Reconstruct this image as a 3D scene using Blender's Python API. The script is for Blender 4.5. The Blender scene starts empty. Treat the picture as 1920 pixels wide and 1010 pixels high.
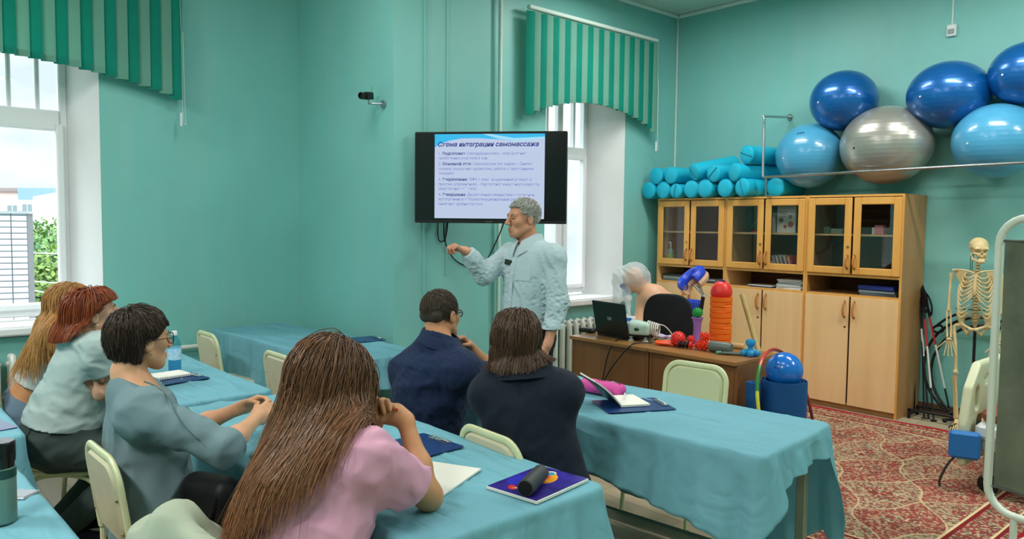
import bpy, math, random
import numpy as np
from mathutils import Vector, Matrix, Euler

random.seed(7); RNG = np.random.default_rng(7)
SC = bpy.context.scene
COL = SC.collection
PI = math.pi

# ------------------------------------------------------------------ camera
# the room: x = 0, y = 0 below the camera; window walls run along y, the cabinet wall along x
CAM_Z, FOC = 1.6, 1422.6
_th, _ro, _ya = 6.0231e-2, 1.048e-2, 2.41690
AF = np.array([math.cos(_ya)*math.cos(_th), math.sin(_ya)*math.cos(_th), -math.sin(_th)])
_r = np.array([math.sin(_ya), -math.cos(_ya), 0.0]); _u = np.cross(_r, AF)
AR = math.cos(_ro)*_r + math.sin(_ro)*_u
AU = -math.sin(_ro)*_r + math.cos(_ro)*_u
CAMP = np.array([0, 0, CAM_Z])
cam_d = bpy.data.cameras.new('camera'); cam = bpy.data.objects.new('camera', cam_d); COL.objects.link(cam)
cam.matrix_world = Matrix(((AR[0], AU[0], -AF[0], 0), (AR[1], AU[1], -AF[1], 0), (AR[2], AU[2], -AF[2], CAM_Z), (0, 0, 0, 1)))
cam_d.sensor_width = 36; cam_d.lens = FOC/1920*36; cam_d.clip_start = .05; cam_d.clip_end = 300
SC.camera = cam
def at(px, py, D):
    """a point of the room at depth D along the viewing direction (survey of the photograph)"""
    return CAMP + (AF + AR*(px-960)/FOC - AU*(py-505)/FOC)*D
def atz(px, py, z=0):
    d = AF + AR*(px-960)/FOC - AU*(py-505)/FOC
    return CAMP + d*(z-CAM_Z)/d[2]
def aty(px, py, y):
    d = AF + AR*(px-960)/FOC - AU*(py-505)/FOC
    return CAMP + d*y/d[1]
def atx(px, py, x):
    d = AF + AR*(px-960)/FOC - AU*(py-505)/FOC
    return CAMP + d*x/d[0]

# ------------------------------------------------------------------ colour management, world, daylight
SC.view_settings.view_transform = 'Standard'; SC.view_settings.look = 'None'
SC.view_settings.gamma = 1; SC.view_settings.use_curve_mapping = False
SC.view_settings.exposure = 0.10
SC.cycles.max_bounces = 7; SC.cycles.diffuse_bounces = 4; SC.cycles.glossy_bounces = 3
SC.cycles.transmission_bounces = 6; SC.cycles.transparent_max_bounces = 12
SC.cycles.caustics_reflective = False; SC.cycles.caustics_refractive = False
SC.cycles.sample_clamp_indirect = 4.0

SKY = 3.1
FILL_POWER = 38.0  # strength of the fill panels added under the ceiling
def make_world():
    w = bpy.data.worlds.new('sky'); SC.world = w; w.use_nodes = True
    nt = w.node_tree; N = nt.nodes; L = nt.links; N.clear()
    tc = N.new('ShaderNodeTexCoord'); sep = N.new('ShaderNodeSeparateXYZ'); L.new(tc.outputs['Generated'], sep.inputs[0])
    mp = N.new('ShaderNodeMapping'); mp.inputs['Scale'].default_value = (1, 1, 3.2); L.new(tc.outputs['Generated'], mp.inputs[0])
    nz = N.new('ShaderNodeTexNoise'); nz.inputs['Scale'].default_value = 5.0; nz.inputs['Detail'].default_value = 6
    L.new(mp.outputs[0], nz.inputs['Vector'])
    rp = N.new('ShaderNodeValToRGB'); rp.color_ramp.elements[0].position = .40; rp.color_ramp.elements[1].position = .62
    rp.color_ramp.elements[0].color = (.74, .82, .96, 1); rp.color_ramp.elements[1].color = (1, 1, 1, 1)
    L.new(nz.outputs['Fac'], rp.inputs[0])
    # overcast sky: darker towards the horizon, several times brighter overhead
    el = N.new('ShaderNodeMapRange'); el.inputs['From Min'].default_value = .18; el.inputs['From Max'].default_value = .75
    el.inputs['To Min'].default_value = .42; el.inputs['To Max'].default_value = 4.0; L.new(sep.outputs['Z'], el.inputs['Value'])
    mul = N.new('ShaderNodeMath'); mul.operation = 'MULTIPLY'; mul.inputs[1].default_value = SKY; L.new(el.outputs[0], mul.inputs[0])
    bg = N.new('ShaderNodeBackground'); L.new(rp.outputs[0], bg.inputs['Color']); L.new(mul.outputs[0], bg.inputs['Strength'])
    out = N.new('ShaderNodeOutputWorld'); L.new(bg.outputs[0], out.inputs[0])
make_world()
def portal(name, x, y0, y1, z0, z1):
    l = bpy.data.lights.new(name, 'AREA'); l.shape = 'RECTANGLE'; l.size = z1-z0; l.size_y = y1-y0
    l.cycles.is_portal = True
    o = bpy.data.objects.new(name, l); COL.objects.link(o)
    o.location = (x, (y0+y1)/2, (z0+z1)/2); o.rotation_euler = (0, -PI/2, 0)

# ------------------------------------------------------------------ object helpers
WM = {}
def setp(o, label=None, cat=None, group=None, kind=None):
    if label: o['label'] = label
    if cat: o['category'] = cat
    if group: o['group'] = group
    if kind: o['kind'] = kind
    return o
def thing(name, label, cat, loc=(0, 0, 0), rz=0.0, group=None):
    o = bpy.data.objects.new(name, None); COL.objects.link(o); o.empty_display_size = .05
    o.location = tuple(float(v) for v in loc); o.rotation_euler = (0, 0, rz)
    WM[o.name] = Matrix.Translation(Vector(o.location)) @ Matrix.Rotation(rz, 4, 'Z')
    return setp(o, label, cat, group)
def mw(o): return WM.get(o.name, Matrix.Identity(4))
def kids(o): return [c for c in bpy.data.objects if c.parent == o]
CHILD = {}
def link(name, me, mat, parent=None, world=False):
    o = bpy.data.objects.new(name, me); COL.objects.link(o)
    if mat is not None:
        me.materials.clear(); me.materials.append(mat)
    if parent is not None:
        o.parent = parent; CHILD.setdefault(parent.name, []).append(o)
        if world: me.transform(mw(parent).inverted())
        WM[o.name] = mw(parent)
    else: WM[o.name] = Matrix.Identity(4)
    return o
def dup(root, loc, rz=0.0, label=None, cat=None, group=None):
    r = root.copy(); COL.objects.link(r); r.location = tuple(float(v) for v in loc)
    r.rotation_euler = (r.rotation_euler[0], r.rotation_euler[1], rz)
    WM[r.name] = Matrix.Translation(Vector(r.location)) @ Matrix.Rotation(rz, 4, 'Z')
    setp(r, label, cat, group)
    def rec(src, dst):
        for ch in CHILD.get(src.name, []):
            c = ch.copy(); COL.objects.link(c); c.parent = dst; CHILD.setdefault(dst.name, []).append(c)
            rec(ch, c)
    rec(root, r)
    return r

def mesh_np(name, V, F, smooth=True, sharp=None, attr=None):
    """mesh from arrays; F is (n,3) or (n,4) or a list of index tuples"""
    me = bpy.data.meshes.new(name)
    V = np.asarray(V, dtype=np.float32)
    if isinstance(F, np.ndarray):
        n, k = F.shape
        me.vertices.add(len(V)); me.vertices.foreach_set('co', V.ravel())
        me.loops.add(n*k); me.loops.foreach_set('vertex_index', F.astype(np.int32).ravel())
        me.polygons.add(n); me.polygons.foreach_set('loop_start', np.arange(0, n*k, k, dtype=np.int32))
        me.update(calc_edges=True); me.validate()
    else:
        me.from_pydata([tuple(map(float, v)) for v in V], [], F); me.update()
    me.polygons.foreach_set('use_smooth', np.full(len(me.polygons), smooth))
    if smooth and sharp: me.set_sharp_from_angle(angle=math.radians(sharp))
    if attr:
        for an, val in attr.items():
            a = me.attributes.new(an, 'FLOAT', 'POINT'); a.data.foreach_set('value', np.asarray(val, dtype=np.float32))
    return me

def unit(v):
    v = np.asarray(v, float); return v/max(np.linalg.norm(v), 1e-9)
def basis(z, up=(0, 0, 1)):
    """3x3 with columns x,y,z; z along the given axis"""
    z = unit(z); up = np.asarray(up, float)
    if abs(z @ up) > .98*np.linalg.norm(up): up = np.array([0, 1., 0]) if abs(z[1]) < .9 else np.array([1., 0, 0])
    x = unit(np.cross(up, z)); y = np.cross(z, x)
    return np.stack([x, y, z], 1)
def rotz(a): c, s = math.cos(a), math.sin(a); return np.array([[c, -s, 0], [s, c, 0], [0, 0, 1.]])
def rotx(a): c, s = math.cos(a), math.sin(a); return np.array([[1., 0, 0], [0, c, -s], [0, s, c]])
def roty(a): c, s = math.cos(a), math.sin(a); return np.array([[c, 0, s], [0, 1., 0], [-s, 0, c]])
I3 = np.eye(3)

class MB:
    """collects closed shapes and links them as ONE mesh object"""
    def __init__(s): s.V = []; s.F = []; s.n = 0
    def add(s, V, F):
        V = np.asarray(V, float); s.V.append(V); s.F.extend([tuple(int(i)+s.n for i in f) for f in F]); s.n += len(V); return s
    def box(s, c, size, R=I3, bev=0.0):
        hx, hy, hz = [d/2 for d in size]; c = np.asarray(c, float)
        if bev <= 0:
            P = np.array([[sx*hx, sy*hy, sz*hz] for sx in (-1, 1) for sy in (-1, 1) for sz in (-1, 1)])
            F = [(0, 1, 3, 2), (4, 6, 7, 5), (0, 4, 5, 1), (2, 3, 7, 6), (0, 2, 6, 4), (1, 5, 7, 3)]
            return s.add(P@R.T+c, F)
        b = min(bev, hx*.98, hy*.98, hz*.98); P = []; idx = {}
        for sx in (-1, 1):
            for sy in (-1, 1):
                for sz in (-1, 1):
                    for ax in range(3):
                        p = np.array([sx*(hx-b), sy*(hy-b), sz*(hz-b)]); p[ax] += (sx, sy, sz)[ax]*b
                        idx[(sx, sy, sz, ax)] = len(P); P.append(p)
        F = []
        def g(ax, sg, a, b_):  # vertex on face ax with sign sg, other signs a,b_
            t = [0, 0, 0]; o = [i for i in range(3) if i != ax]; t[ax] = sg; t[o[0]] = a; t[o[1]] = b_; return (t[0], t[1], t[2])
        for ax in range(3):
            for sg in (-1, 1):
                q = [idx[g(ax, sg, a, b_)+(ax,)] for a, b_ in ((-1, -1), (1, -1), (1, 1), (-1, 1))]
                F.append(q if (sg > 0) == (ax != 1) else q[::-1])
        for ax in range(3):       # edges along ax
            o = [i for i in range(3) if i != ax]
            for a in (-1, 1):
                for b_ in (-1, 1):
                    def v(sg, on): 
                        t = [0, 0, 0]; t[ax] = sg; t[o[0]] = a; t[o[1]] = b_; return idx[(t[0], t[1], t[2], on)]
                    q = [v(-1, o[0]), v(1, o[0]), v(1, o[1]), v(-1, o[1])]
                    F.append(q)
        for sx in (-1, 1):
            for sy in (-1, 1):
                for sz in (-1, 1): F.append([idx[(sx, sy, sz, k)] for k in range(3)])
        P = np.array(P)
        # consistent outward winding
        FF = []
        for f in F:
            a, b2, c2 = P[f[0]], P[f[1]], P[f[2]]; nrm = np.cross(b2-a, c2-a); ctr = P[list(f)].mean(0)
            FF.append(f if nrm@ctr > 0 else f[::-1])
        return s.add(P@R.T+c, FF)
    def tube(s, path, r, n=10, closed=False, cap=True, flat=None, up=(0, 0, 1)):
        P = np.asarray(path, float); m = len(P)
        rr = np.full(m, r, float) if np.isscalar(r) else np.asarray(r, float)
        T = np.zeros_like(P)
        if closed: T = np.roll(P, -1, 0)-np.roll(P, 1, 0)
        else:
            T[1:-1] = P[2:]-P[:-2]; T[0] = P[1]-P[0]; T[-1] = P[-1]-P[-2]
        T /= np.maximum(np.linalg.norm(T, axis=1, keepdims=True), 1e-9)
        B = basis(T[0], up); x = B[:, 0]; V = []
        for i in range(m):
            x = x-T[i]*(x@T[i]); x = unit(x); y = np.cross(T[i], x)
            for k in range(n):
                a = 2*PI*k/n; fx = 1 if flat is None else flat
                V.append(P[i]+rr[i]*(math.cos(a)*x*fx+math.sin(a)*y))
        F = []
        for i in range(m if closed else m-1):
            j = (i+1) % m
            for k in range(n): k2 = (k+1) % n; F.append((i*n+k, i*n+k2, j*n+k2, j*n+k))
        if cap and not closed:
            F.append(tuple(range(n-1, -1, -1))); F.append(tuple((m-1)*n+k for k in range(n)))
        return s.add(V, F)
    def cyl(s, a, b, r, r2=None, n=16): return s.tube([a, b], [r, r if r2 is None else r2], n)
    def lathe(s, prof, c=(0, 0, 0), R=I3, n=24):
        """profile of (radius, height); closes on the axis where radius is 0"""
        V = []; F = []; rows = []
        for r, z in prof:
            if r < 1e-6: rows.append([len(V)]); V.append((0, 0, z))
            else:
                rows.append(list(range(len(V), len(V)+n)))
                V += [(r*math.cos(2*PI*k/n), r*math.sin(2*PI*k/n), z) for k in range(n)]
        for a, b in zip(rows[:-1], rows[1:]):
            for k in range(n):
                k2 = (k+1) % n
                if len(a) == 1 and len(b) == 1: break
                if len(a) == 1: F.append((a[0], b[k], b[k2])[::-1])
                elif len(b) == 1: F.append((a[k], a[k2], b[0]))
                else: F.append((a[k], a[k2], b[k2], b[k]))
        if len(rows[0]) > 1: F.append(tuple(rows[0][::-1]))
        if len(rows[-1]) > 1: F.append(tuple(rows[-1]))
        return s.add(np.array(V)@np.asarray(R).T+np.asarray(c, float), F)
    def ball(s, c, r, R=I3, nu=24, nv=14):
        r = (r, r, r) if np.isscalar(r) else r; prof = [(math.sin(PI*i/nv), -math.cos(PI*i/nv)) for i in range(nv+1)]
        prof[0] = (0, -1); prof[-1] = (0, 1)
        b = MB().lathe(prof, n=nu); return s.add((b.V[0]*np.array(r))@np.asarray(R).T+np.asarray(c, float), b.F)
    def prism(s, poly, d0, d1, M=I3, c=(0, 0, 0)):
        """polygon in local xy, extruded in local z from d0 to d1"""
        n = len(poly); V = [(x, y, d0) for x, y in poly]+[(x, y, d1) for x, y in poly]
        F = [tuple(range(n-1, -1, -1)), tuple(range(n, 2*n))]+[(k, (k+1) % n, n+(k+1) % n, n+k) for k in range(n)]
        return s.add(np.array(V)@np.asarray(M).T+np.asarray(c, float), F)
    def sheet(s, G, thick=0.0, closed_u=False):
        """grid of points (nu,nv,3) as a sheet; thickness along normals"""
        G = np.asarray(G, float); nu, nv = G.shape[:2]
        def faces(o, flip):
            out = []
            for i in range(nu if closed_u else nu-1):
                for j in range(nv-1):
                    i2 = (i+1) % nu; q = (o+i*nv+j, o+i2*nv+j, o+i2*nv+j+1, o+i*nv+j+1); out.append(q[::-1] if flip else q)
            return out
        if thick == 0: return s.add(G.reshape(-1, 3), faces(0, False))
        du = np.gradient(G, axis=0); dv = np.gradient(G, axis=1); nn = np.cross(du, dv); nn /= np.maximum(np.linalg.norm(nn, axis=2, keepdims=True), 1e-9)
        A = G+nn*thick/2; B = G-nn*thick/2; V = np.concatenate([A.reshape(-1, 3), B.reshape(-1, 3)]); o = nu*nv
        F = faces(0, False)+faces(o, True)
        for i in range(nu if closed_u else nu-1):
            i2 = (i+1) % nu
            F.append((i*nv, o+i*nv, o+i2*nv, i2*nv)); F.append((i*nv+nv-1, i2*nv+nv-1, o+i2*nv+nv-1, o+i*nv+nv-1))
        if not closed_u:
            for j in range(nv-1):
                F.append((j, j+1, o+j+1, o+j)); k = (nu-1)*nv; F.append((k+j, o+k+j, o+k+j+1, k+j+1))
        return s.add(V, F)
    def xf(s, R=I3, t=(0, 0, 0)):
        s.V = [v@np.asarray(R).T+np.asarray(t, float) for v in s.V]; return s
    def merge(s, o):
        for v in [np.concatenate(o.V)] if o.V else []: s.add(v, o.F)
        return s
    def build(s, name, mat, parent=None, world=False, sharp=35, kind=None, label=None):
        me = mesh_np(name, np.concatenate(s.V), s.F, True, sharp)
        o = link(name, me, mat, parent, world)
        if kind: o['kind'] = kind
        if label: o['label'] = label
        return o

def rrect(w, h, r, n=6, cx=0, cy=0):
    out = []
    for (sx, sy, a0) in ((1, 1, 0), (-1, 1, PI/2), (-1, -1, PI), (1, -1, 1.5*PI)):
        for k in range(n+1):
            a = a0+PI/2*k/n; out.append((cx+sx*(w/2-r)+r*math.cos(a), cy+sy*(h/2-r)+r*math.sin(a)))
    return out
def catmull(pts, n=8, closed=False):
    P = np.asarray(pts, float); out = []; m = len(P)
    for i in range(m if closed else m-1):
        if closed: p0, p1, p2, p3 = P[(i-1) % m], P[i], P[(i+1) % m], P[(i+2) % m]
        else: p0, p1, p2, p3 = P[max(i-1, 0)], P[i], P[i+1], P[min(i+2, m-1)]
        for k in range(n):
            t = k/n; out.append(.5*((2*p1)+(p2-p0)*t+(2*p0-5*p1+4*p2-p3)*t*t+(-p0+3*p1-3*p2+p3)*t**3))
    if not closed: out.append(P[-1])
    return np.array(out)

# ------------------------------------------------------------------ materials
def lin(h):
    h = h.lstrip('#'); c = [int(h[i:i+2], 16)/255 for i in (0, 2, 4)]
    return tuple(v/12.92 if v <= .04045 else ((v+.055)/1.055)**2.4 for v in c)
MATS = {}
def mat(name, col, rough=.5, spec=.4, metal=0.0, var=0.0, vscale=6.0, bump=0.0, bscale=60.0, transl=0.0, coat=0.0, stretch=None, alpha=1.0, sss=0.0, sheen=0.0, bdist=.004, col2=None, bdetail=4):
    """principled material, a slow colour variation and a fine bump, all procedural in object space"""
    if name in MATS: return MATS[name]
    m = bpy.data.materials.new(name); m.use_nodes = True; MATS[name] = m
    nt = m.node_tree; N = nt.nodes; L = nt.links; p = N['Principled BSDF']; out = N['Material Output']
    c = lin(col); p.inputs['Base Color'].default_value = (*c, 1); p.inputs['Roughness'].default_value = rough
    p.inputs['Specular IOR Level'].default_value = spec; p.inputs['Metallic'].default_value = metal
    p.inputs['Coat Weight'].default_value = coat; p.inputs['Alpha'].default_value = alpha; p.inputs['Sheen Weight'].default_value = sheen
    if sss: p.inputs['Subsurface Weight'].default_value = sss; p.inputs['Subsurface Radius'].default_value = (.012, .005, .003); p.inputs['Subsurface Scale'].default_value = 1
    if var or bump or col2:
        tc = N.new('ShaderNodeTexCoord'); vec = tc.outputs['Object']
        if stretch:
            mp = N.new('ShaderNodeMapping'); mp.inputs['Scale'].default_value = stretch; L.new(vec, mp.inputs[0]); vec = mp.outputs[0]
    if var or col2:
        nz = N.new('ShaderNodeTexNoise'); nz.inputs['Scale'].default_value = vscale; nz.inputs['Detail'].default_value = 5; L.new(vec, nz.inputs['Vector'])
        mx = N.new('ShaderNodeMix'); mx.data_type = 'RGBA'
        c2 = lin(col2) if col2 else tuple(v*(1-var) for v in c); c1 = c if col2 else tuple(min(1, v*(1+var)) for v in c)
        mx.inputs[6].default_value = (*c1, 1); mx.inputs[7].default_value = (*c2, 1)
        mr = N.new('ShaderNodeMapRange'); mr.inputs['From Min'].default_value = .3; mr.inputs['From Max'].default_value = .7; L.new(nz.outputs['Fac'], mr.inputs['Value'])
        L.new(mr.outputs[0], mx.inputs[0]); L.new(mx.outputs[2], p.inputs['Base Color'])
    if bump:
        nb = N.new('ShaderNodeTexNoise'); nb.inputs['Scale'].default_value = bscale; nb.inputs['Detail'].default_value = bdetail; L.new(vec, nb.inputs['Vector'])
        bp = N.new('ShaderNodeBump'); bp.inputs['Strength'].default_value = bump; bp.inputs['Distance'].default_value = bdist
        L.new(nb.outputs['Fac'], bp.inputs['Height']); L.new(bp.outputs[0], p.inputs['Normal'])
    if transl:
        tr = N.new('ShaderNodeBsdfTranslucent'); tr.inputs['Color'].default_value = (*c, 1)
        src = p.inputs['Base Color'].links
        if src: L.new(src[0].from_socket, tr.inputs['Color'])
        ms = N.new('ShaderNodeMixShader'); ms.inputs[0].default_value = transl
        L.new(p.outputs[0], ms.inputs[1]); L.new(tr.outputs[0], ms.inputs[2]); L.new(ms.outputs[0], out.inputs[0])
    return m
def emit(name, col, s=1.0):
    if name in MATS: return MATS[name]
    m = bpy.data.materials.new(name); m.use_nodes = True; MATS[name] = m; N = m.node_tree.nodes
    p = N['Principled BSDF']; p.inputs['Base Color'].default_value = (0, 0, 0, 1); p.inputs['Roughness'].default_value = .3
    p.inputs['Emission Color'].default_value = (*lin(col), 1); p.inputs['Emission Strength'].default_value = s
    return m
def glass(name, tint='#ffffff', rough=0.0, ior=1.45, thin=True, mixv=.9):
    """thin panes: mostly clear with a fresnel-like reflection; solid: refractive"""
    if name in MATS: return MATS[name]
    m = bpy.data.materials.new(name); m.use_nodes = True; MATS[name] = m; nt = m.node_tree; N = nt.nodes; L = nt.links; out = N['Material Output']
    if thin:
        tr = N.new('ShaderNodeBsdfTransparent'); tr.inputs[0].default_value = (*lin(tint), 1)
        gl = N.new('ShaderNodeBsdfGlossy'); gl.inputs['Roughness'].default_value = rough
        fr = N.new('ShaderNodeFresnel'); ge = N.new('ShaderNodeNewGeometry'); mi = N.new('ShaderNodeMapRange')
        mi.inputs['To Min'].default_value = ior; mi.inputs['To Max'].default_value = 1/ior      # same reflection seen from either side
        L.new(ge.outputs['Backfacing'], mi.inputs['Value']); L.new(mi.outputs[0], fr.inputs[0])
        ms = N.new('ShaderNodeMixShader'); L.new(fr.outputs[0], ms.inputs[0]); L.new(tr.outputs[0], ms.inputs[1]); L.new(gl.outputs[0], ms.inputs[2]); L.new(ms.outputs[0], out.inputs[0])
    else:
        p = N['Principled BSDF']; p.inputs['Base Color'].default_value = (*lin(tint), 1); p.inputs['Roughness'].default_value = rough
        p.inputs['IOR'].default_value = ior; p.inputs['Transmission Weight'].default_value = 1.0
    return m
A = at
RV = np.array([AR[0], AR[1], 0.]); FV = unit(np.array([AF[0], AF[1], 0.])); UPV = np.array([0, 0, 1.])
# ------------------------------------------------------------------ organic surfaces: blended distance fields, meshed by surface nets
def _len(a): return np.sqrt(np.einsum('...i,...i->...', a, a))
class Cone:
    """capsule between a and b with radii ra, rb; optional elliptic flattening (axis, factor)"""
    def __init__(s, a, b, ra, rb=None, k=.02, flat=None):
        s.a = np.asarray(a, float); s.b = np.asarray(b, float); s.ra = ra; s.rb = ra if rb is None else rb; s.k = k
        s.flat = None if flat is None else (unit(flat[0]), flat[1])
    def bb(s):
        m = max(s.ra, s.rb)*(1 if s.flat is None else max(1, s.flat[1])); return np.minimum(s.a, s.b)-m, np.maximum(s.a, s.b)+m
    def d(s, P):
        ba = s.b-s.a; pa = P-s.a; h = np.clip(pa@ba/max(ba@ba, 1e-12), 0, 1); q = pa-h[..., None]*ba
        if s.flat is not None:
            n, f = s.flat; c = q@n; q = q+n*(c*(1/f-1))[..., None]
        return _len(q)-(s.ra+(s.rb-s.ra)*h)
    def moved(s, g): return Cone(s.a, s.b, s.ra+g, s.rb+g, s.k, s.flat)
class Ell:
    def __init__(s, c, r, R=I3, k=.02): s.c = np.asarray(c, float); s.r = np.asarray((r, r, r) if np.isscalar(r) else r, float); s.R = np.asarray(R, float); s.k = k
    def bb(s):
        e = np.sqrt(((s.R*s.r)**2).sum(1)); return s.c-e, s.c+e
    def d(s, P):
        q = (P-s.c)@s.R; k0 = _len(q/s.r); k1 = _len(q/(s.r*s.r)); return k0*(k0-1)/np.maximum(k1, 1e-6)
    def moved(s, g): return Ell(s.c, s.r+g, s.R, s.k)
class RBox:
    def __init__(s, c, h, r, R=I3, k=.02): s.c = np.asarray(c, float); s.h = np.asarray(h, float); s.rr = r; s.R = np.asarray(R, float); s.k = k
    def bb(s):
        e = np.abs(s.R)@s.h; return s.c-e, s.c+e
    def d(s, P):
        q = np.abs((P-s.c)@s.R)-(s.h-s.rr); return _len(np.maximum(q, 0))+np.minimum(q.max(-1), 0)-s.rr
    def moved(s, g): return RBox(s.c, s.h+g, s.rr+g, s.R, s.k)
def smin(a, b, k): 
    h = np.maximum(k-np.abs(a-b), 0)/k; return np.minimum(a, b)-h*h*k*.25
def sdf_at(prims, P):
    """distance at points P (for collision)"""
    out = None
    for p in prims:
        d = p.d(P); out = d if out is None else smin(out, d, max(p.k, 1e-4))
    return out
def surface(prims, h, cuts=(), subs=(), disp=None, pad=.02, lo=None, hi=None, name='body'):
    """smooth union of prims, minus subs, clipped by half spaces (point, outward normal) -> (V, F)"""
    bbs = [p.bb() for p in prims]
    L0 = np.min([b[0] for b in bbs], 0)-pad; H0 = np.max([b[1] for b in bbs], 0)+pad
    if lo is not None: L0 = np.maximum(L0, lo)
    if hi is not None: H0 = np.minimum(H0, hi)
    n = np.ceil((H0-L0)/h).astype(int)+1
    ax = [L0[i]+h*np.arange(n[i]) for i in range(3)]
    Fd = np.full(n, .15, np.float32)
    def sub(b0, b1, m):
        i0 = np.clip(np.floor((b0-m-L0)/h).astype(int), 0, n); i1 = np.clip(np.ceil((b1+m-L0)/h).astype(int)+1, 0, n)
        return tuple(slice(a, b) for a, b in zip(i0, i1))
    def pts(sl): 
        X, Y, Z = np.meshgrid(ax[0][sl[0]], ax[1][sl[1]], ax[2][sl[2]], indexing='ij'); return np.stack([X, Y, Z], -1)
    for p, (b0, b1) in zip(prims, bbs):
        sl = sub(b0, b1, p.k+3*h)
        if any(s.stop <= s.start for s in sl): continue
        Fd[sl] = smin(Fd[sl], p.d(pts(sl)).astype(np.float32), max(p.k, 1e-4))
    for p in subs:
        b0, b1 = p.bb(); sl = sub(b0, b1, p.k+3*h)
        if any(s.stop <= s.start for s in sl): continue
        Fd[sl] = -smin(-Fd[sl], p.d(pts(sl)).astype(np.float32), max(p.k, 1e-4))
    if disp is not None:
        m = np.abs(Fd) < .03; idx = np.argwhere(m); Pp = L0+idx*h; Fd[m] += disp(Pp).astype(np.float32)
    for (pt, nv, *kk) in cuts:
        nv = unit(nv); c = (ax[0]-pt[0])[:, None, None]*nv[0]+(ax[1]-pt[1])[None, :, None]*nv[1]+(ax[2]-pt[2])[None, None, :]*nv[2]
        if kk:      # local cut: only within radius kk[0] of the point
            r2 = (ax[0]-pt[0])[:, None, None]**2+(ax[1]-pt[1])[None, :, None]**2+(ax[2]-pt[2])[None, None, :]**2
            c = np.where(r2 < kk[0]**2, c, -1)
        Fd = np.maximum(Fd, c.astype(np.float32))
    # closed at the grid border
    for a in range(3):
        s0 = [slice(None)]*3; s0[a] = 0; Fd[tuple(s0)] = np.maximum(Fd[tuple(s0)], h*.3); s0[a] = -1; Fd[tuple(s0)] = np.maximum(Fd[tuple(s0)], h*.3)
    ins = Fd < 0; m = n-1
    c8 = [ins[i:i+m[0], j:j+m[1], k:k+m[2]] for i in (0, 1) for j in (0, 1) for k in (0, 1)]
    cnt = sum(c.astype(np.int8) for c in c8); act = (cnt > 0) & (cnt < 8)
    cid = np.full(m, -1, np.int64); idx = np.argwhere(act); cid[act] = np.arange(len(idx))
    acc = np.zeros((len(idx), 3)); w = np.zeros(len(idx)); I, J, K = idx.T
    for a in range(3):
        o = [b for b in range(3) if b != a]
        for u in (0, 1):
            for v in (0, 1):
                q0 = [I, J, K]; q0[o[0]] = q0[o[0]]+u; q0[o[1]] = q0[o[1]]+v; q1 = list(q0); q1[a] = q1[a]+1
                f0 = Fd[tuple(q0)]; f1 = Fd[tuple(q1)]; x = (f0 < 0) != (f1 < 0); t = np.where(x, f0/np.where(x, f0-f1, 1), 0)
                p = np.zeros((len(idx), 3)); p[:, o[0]] = u; p[:, o[1]] = v; p[:, a] = t; acc += p*x[:, None]; w += x
    V = L0+(idx+acc/np.maximum(w, 1)[:, None])*h
    Fs = []
    for a in range(3):
        o = [b for b in range(3) if b != a]; sA = [slice(1, m[0]), slice(1, m[1]), slice(1, m[2])]; sA[a] = slice(0, m[a])
        A = ins[tuple(sA)]; sB = list(sA); sB[a] = slice(1, m[a]+1); B = ins[tuple(sB)]
        x = np.argwhere(A != B); inside_first = A[A != B]; g = x.copy(); 
        for b in o: g[:, b] += 1
        q = []
        for (u, v) in ((-1, -1), (0, -1), (0, 0), (-1, 0)):
            c = g.copy(); c[:, o[0]] += u; c[:, o[1]] += v; q.append(cid[c[:, 0], c[:, 1], c[:, 2]])
        q = np.stack(q, 1); flip = inside_first if a != 1 else ~inside_first
        q = np.where(flip[:, None], q, q[:, ::-1]); Fs.append(q)
    Fq = np.concatenate(Fs); Fq = Fq[(Fq >= 0).all(1)]
    return V, Fq
def relax(V, F, it=2, lam=.5):
    e = np.concatenate([F[:, [0, 1]], F[:, [1, 2]], F[:, [2, 3]], F[:, [3, 0]]]); 
    for _ in range(it):
        S = np.zeros_like(V); c = np.zeros(len(V))
        for a, b in ((0, 1), (1, 0)):
            np.add.at(S, e[:, a], V[e[:, b]]); np.add.at(c, e[:, a], 1)
        V = V+lam*(S/np.maximum(c, 1)[:, None]-V)
    return V
def organic(name, prims, h, mt, parent=None, it=1, **kw):
    V, F = surface(prims, h, **kw)
    if it: V = relax(V, F, it)
    return link(name, mesh_np(name, V, F), mt, parent, world=parent is not None)
def folds(seed, amp, freq, axis=None, n=7):
    """cloth wrinkles: sum of warped directional waves"""
    g = np.random.default_rng(seed); ks = g.normal(0, 1, (n, 3)); ks /= np.linalg.norm(ks, axis=1, keepdims=True)
    if axis is not None:
        ax = unit(axis); ks = ks-.75*(ks@ax)[:, None]*ax
    ks *= 2.6*freq*g.uniform(.5, 1.6, (n, 1)); ph = g.uniform(0, 6.28, n); am = g.uniform(.4, 1, n); wk = g.normal(0, 1, (n, 3))*freq*.8
    def f(P):
        o = np.zeros(len(P))
        for i in range(n): o += am[i]*np.sin(P@ks[i]+ph[i]+1.4*np.sin(P@wk[i]+i))
        o /= n**.5; return amp*(np.abs(o)*1.15-.45+o*.35)
    return f
# ------------------------------------------------------------------ the room shell
XW, XL, XC, YR = -5.212, -6.17, -4.667, 7.03       # window wall, left wall, chimney breast, cabinet wall
YA, YC, ZC = 2.987, 3.882, 3.915                    # recess corner, breast end, ceiling
XB, YB = 2.6, -4.4                                   # the sides behind the camera

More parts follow.
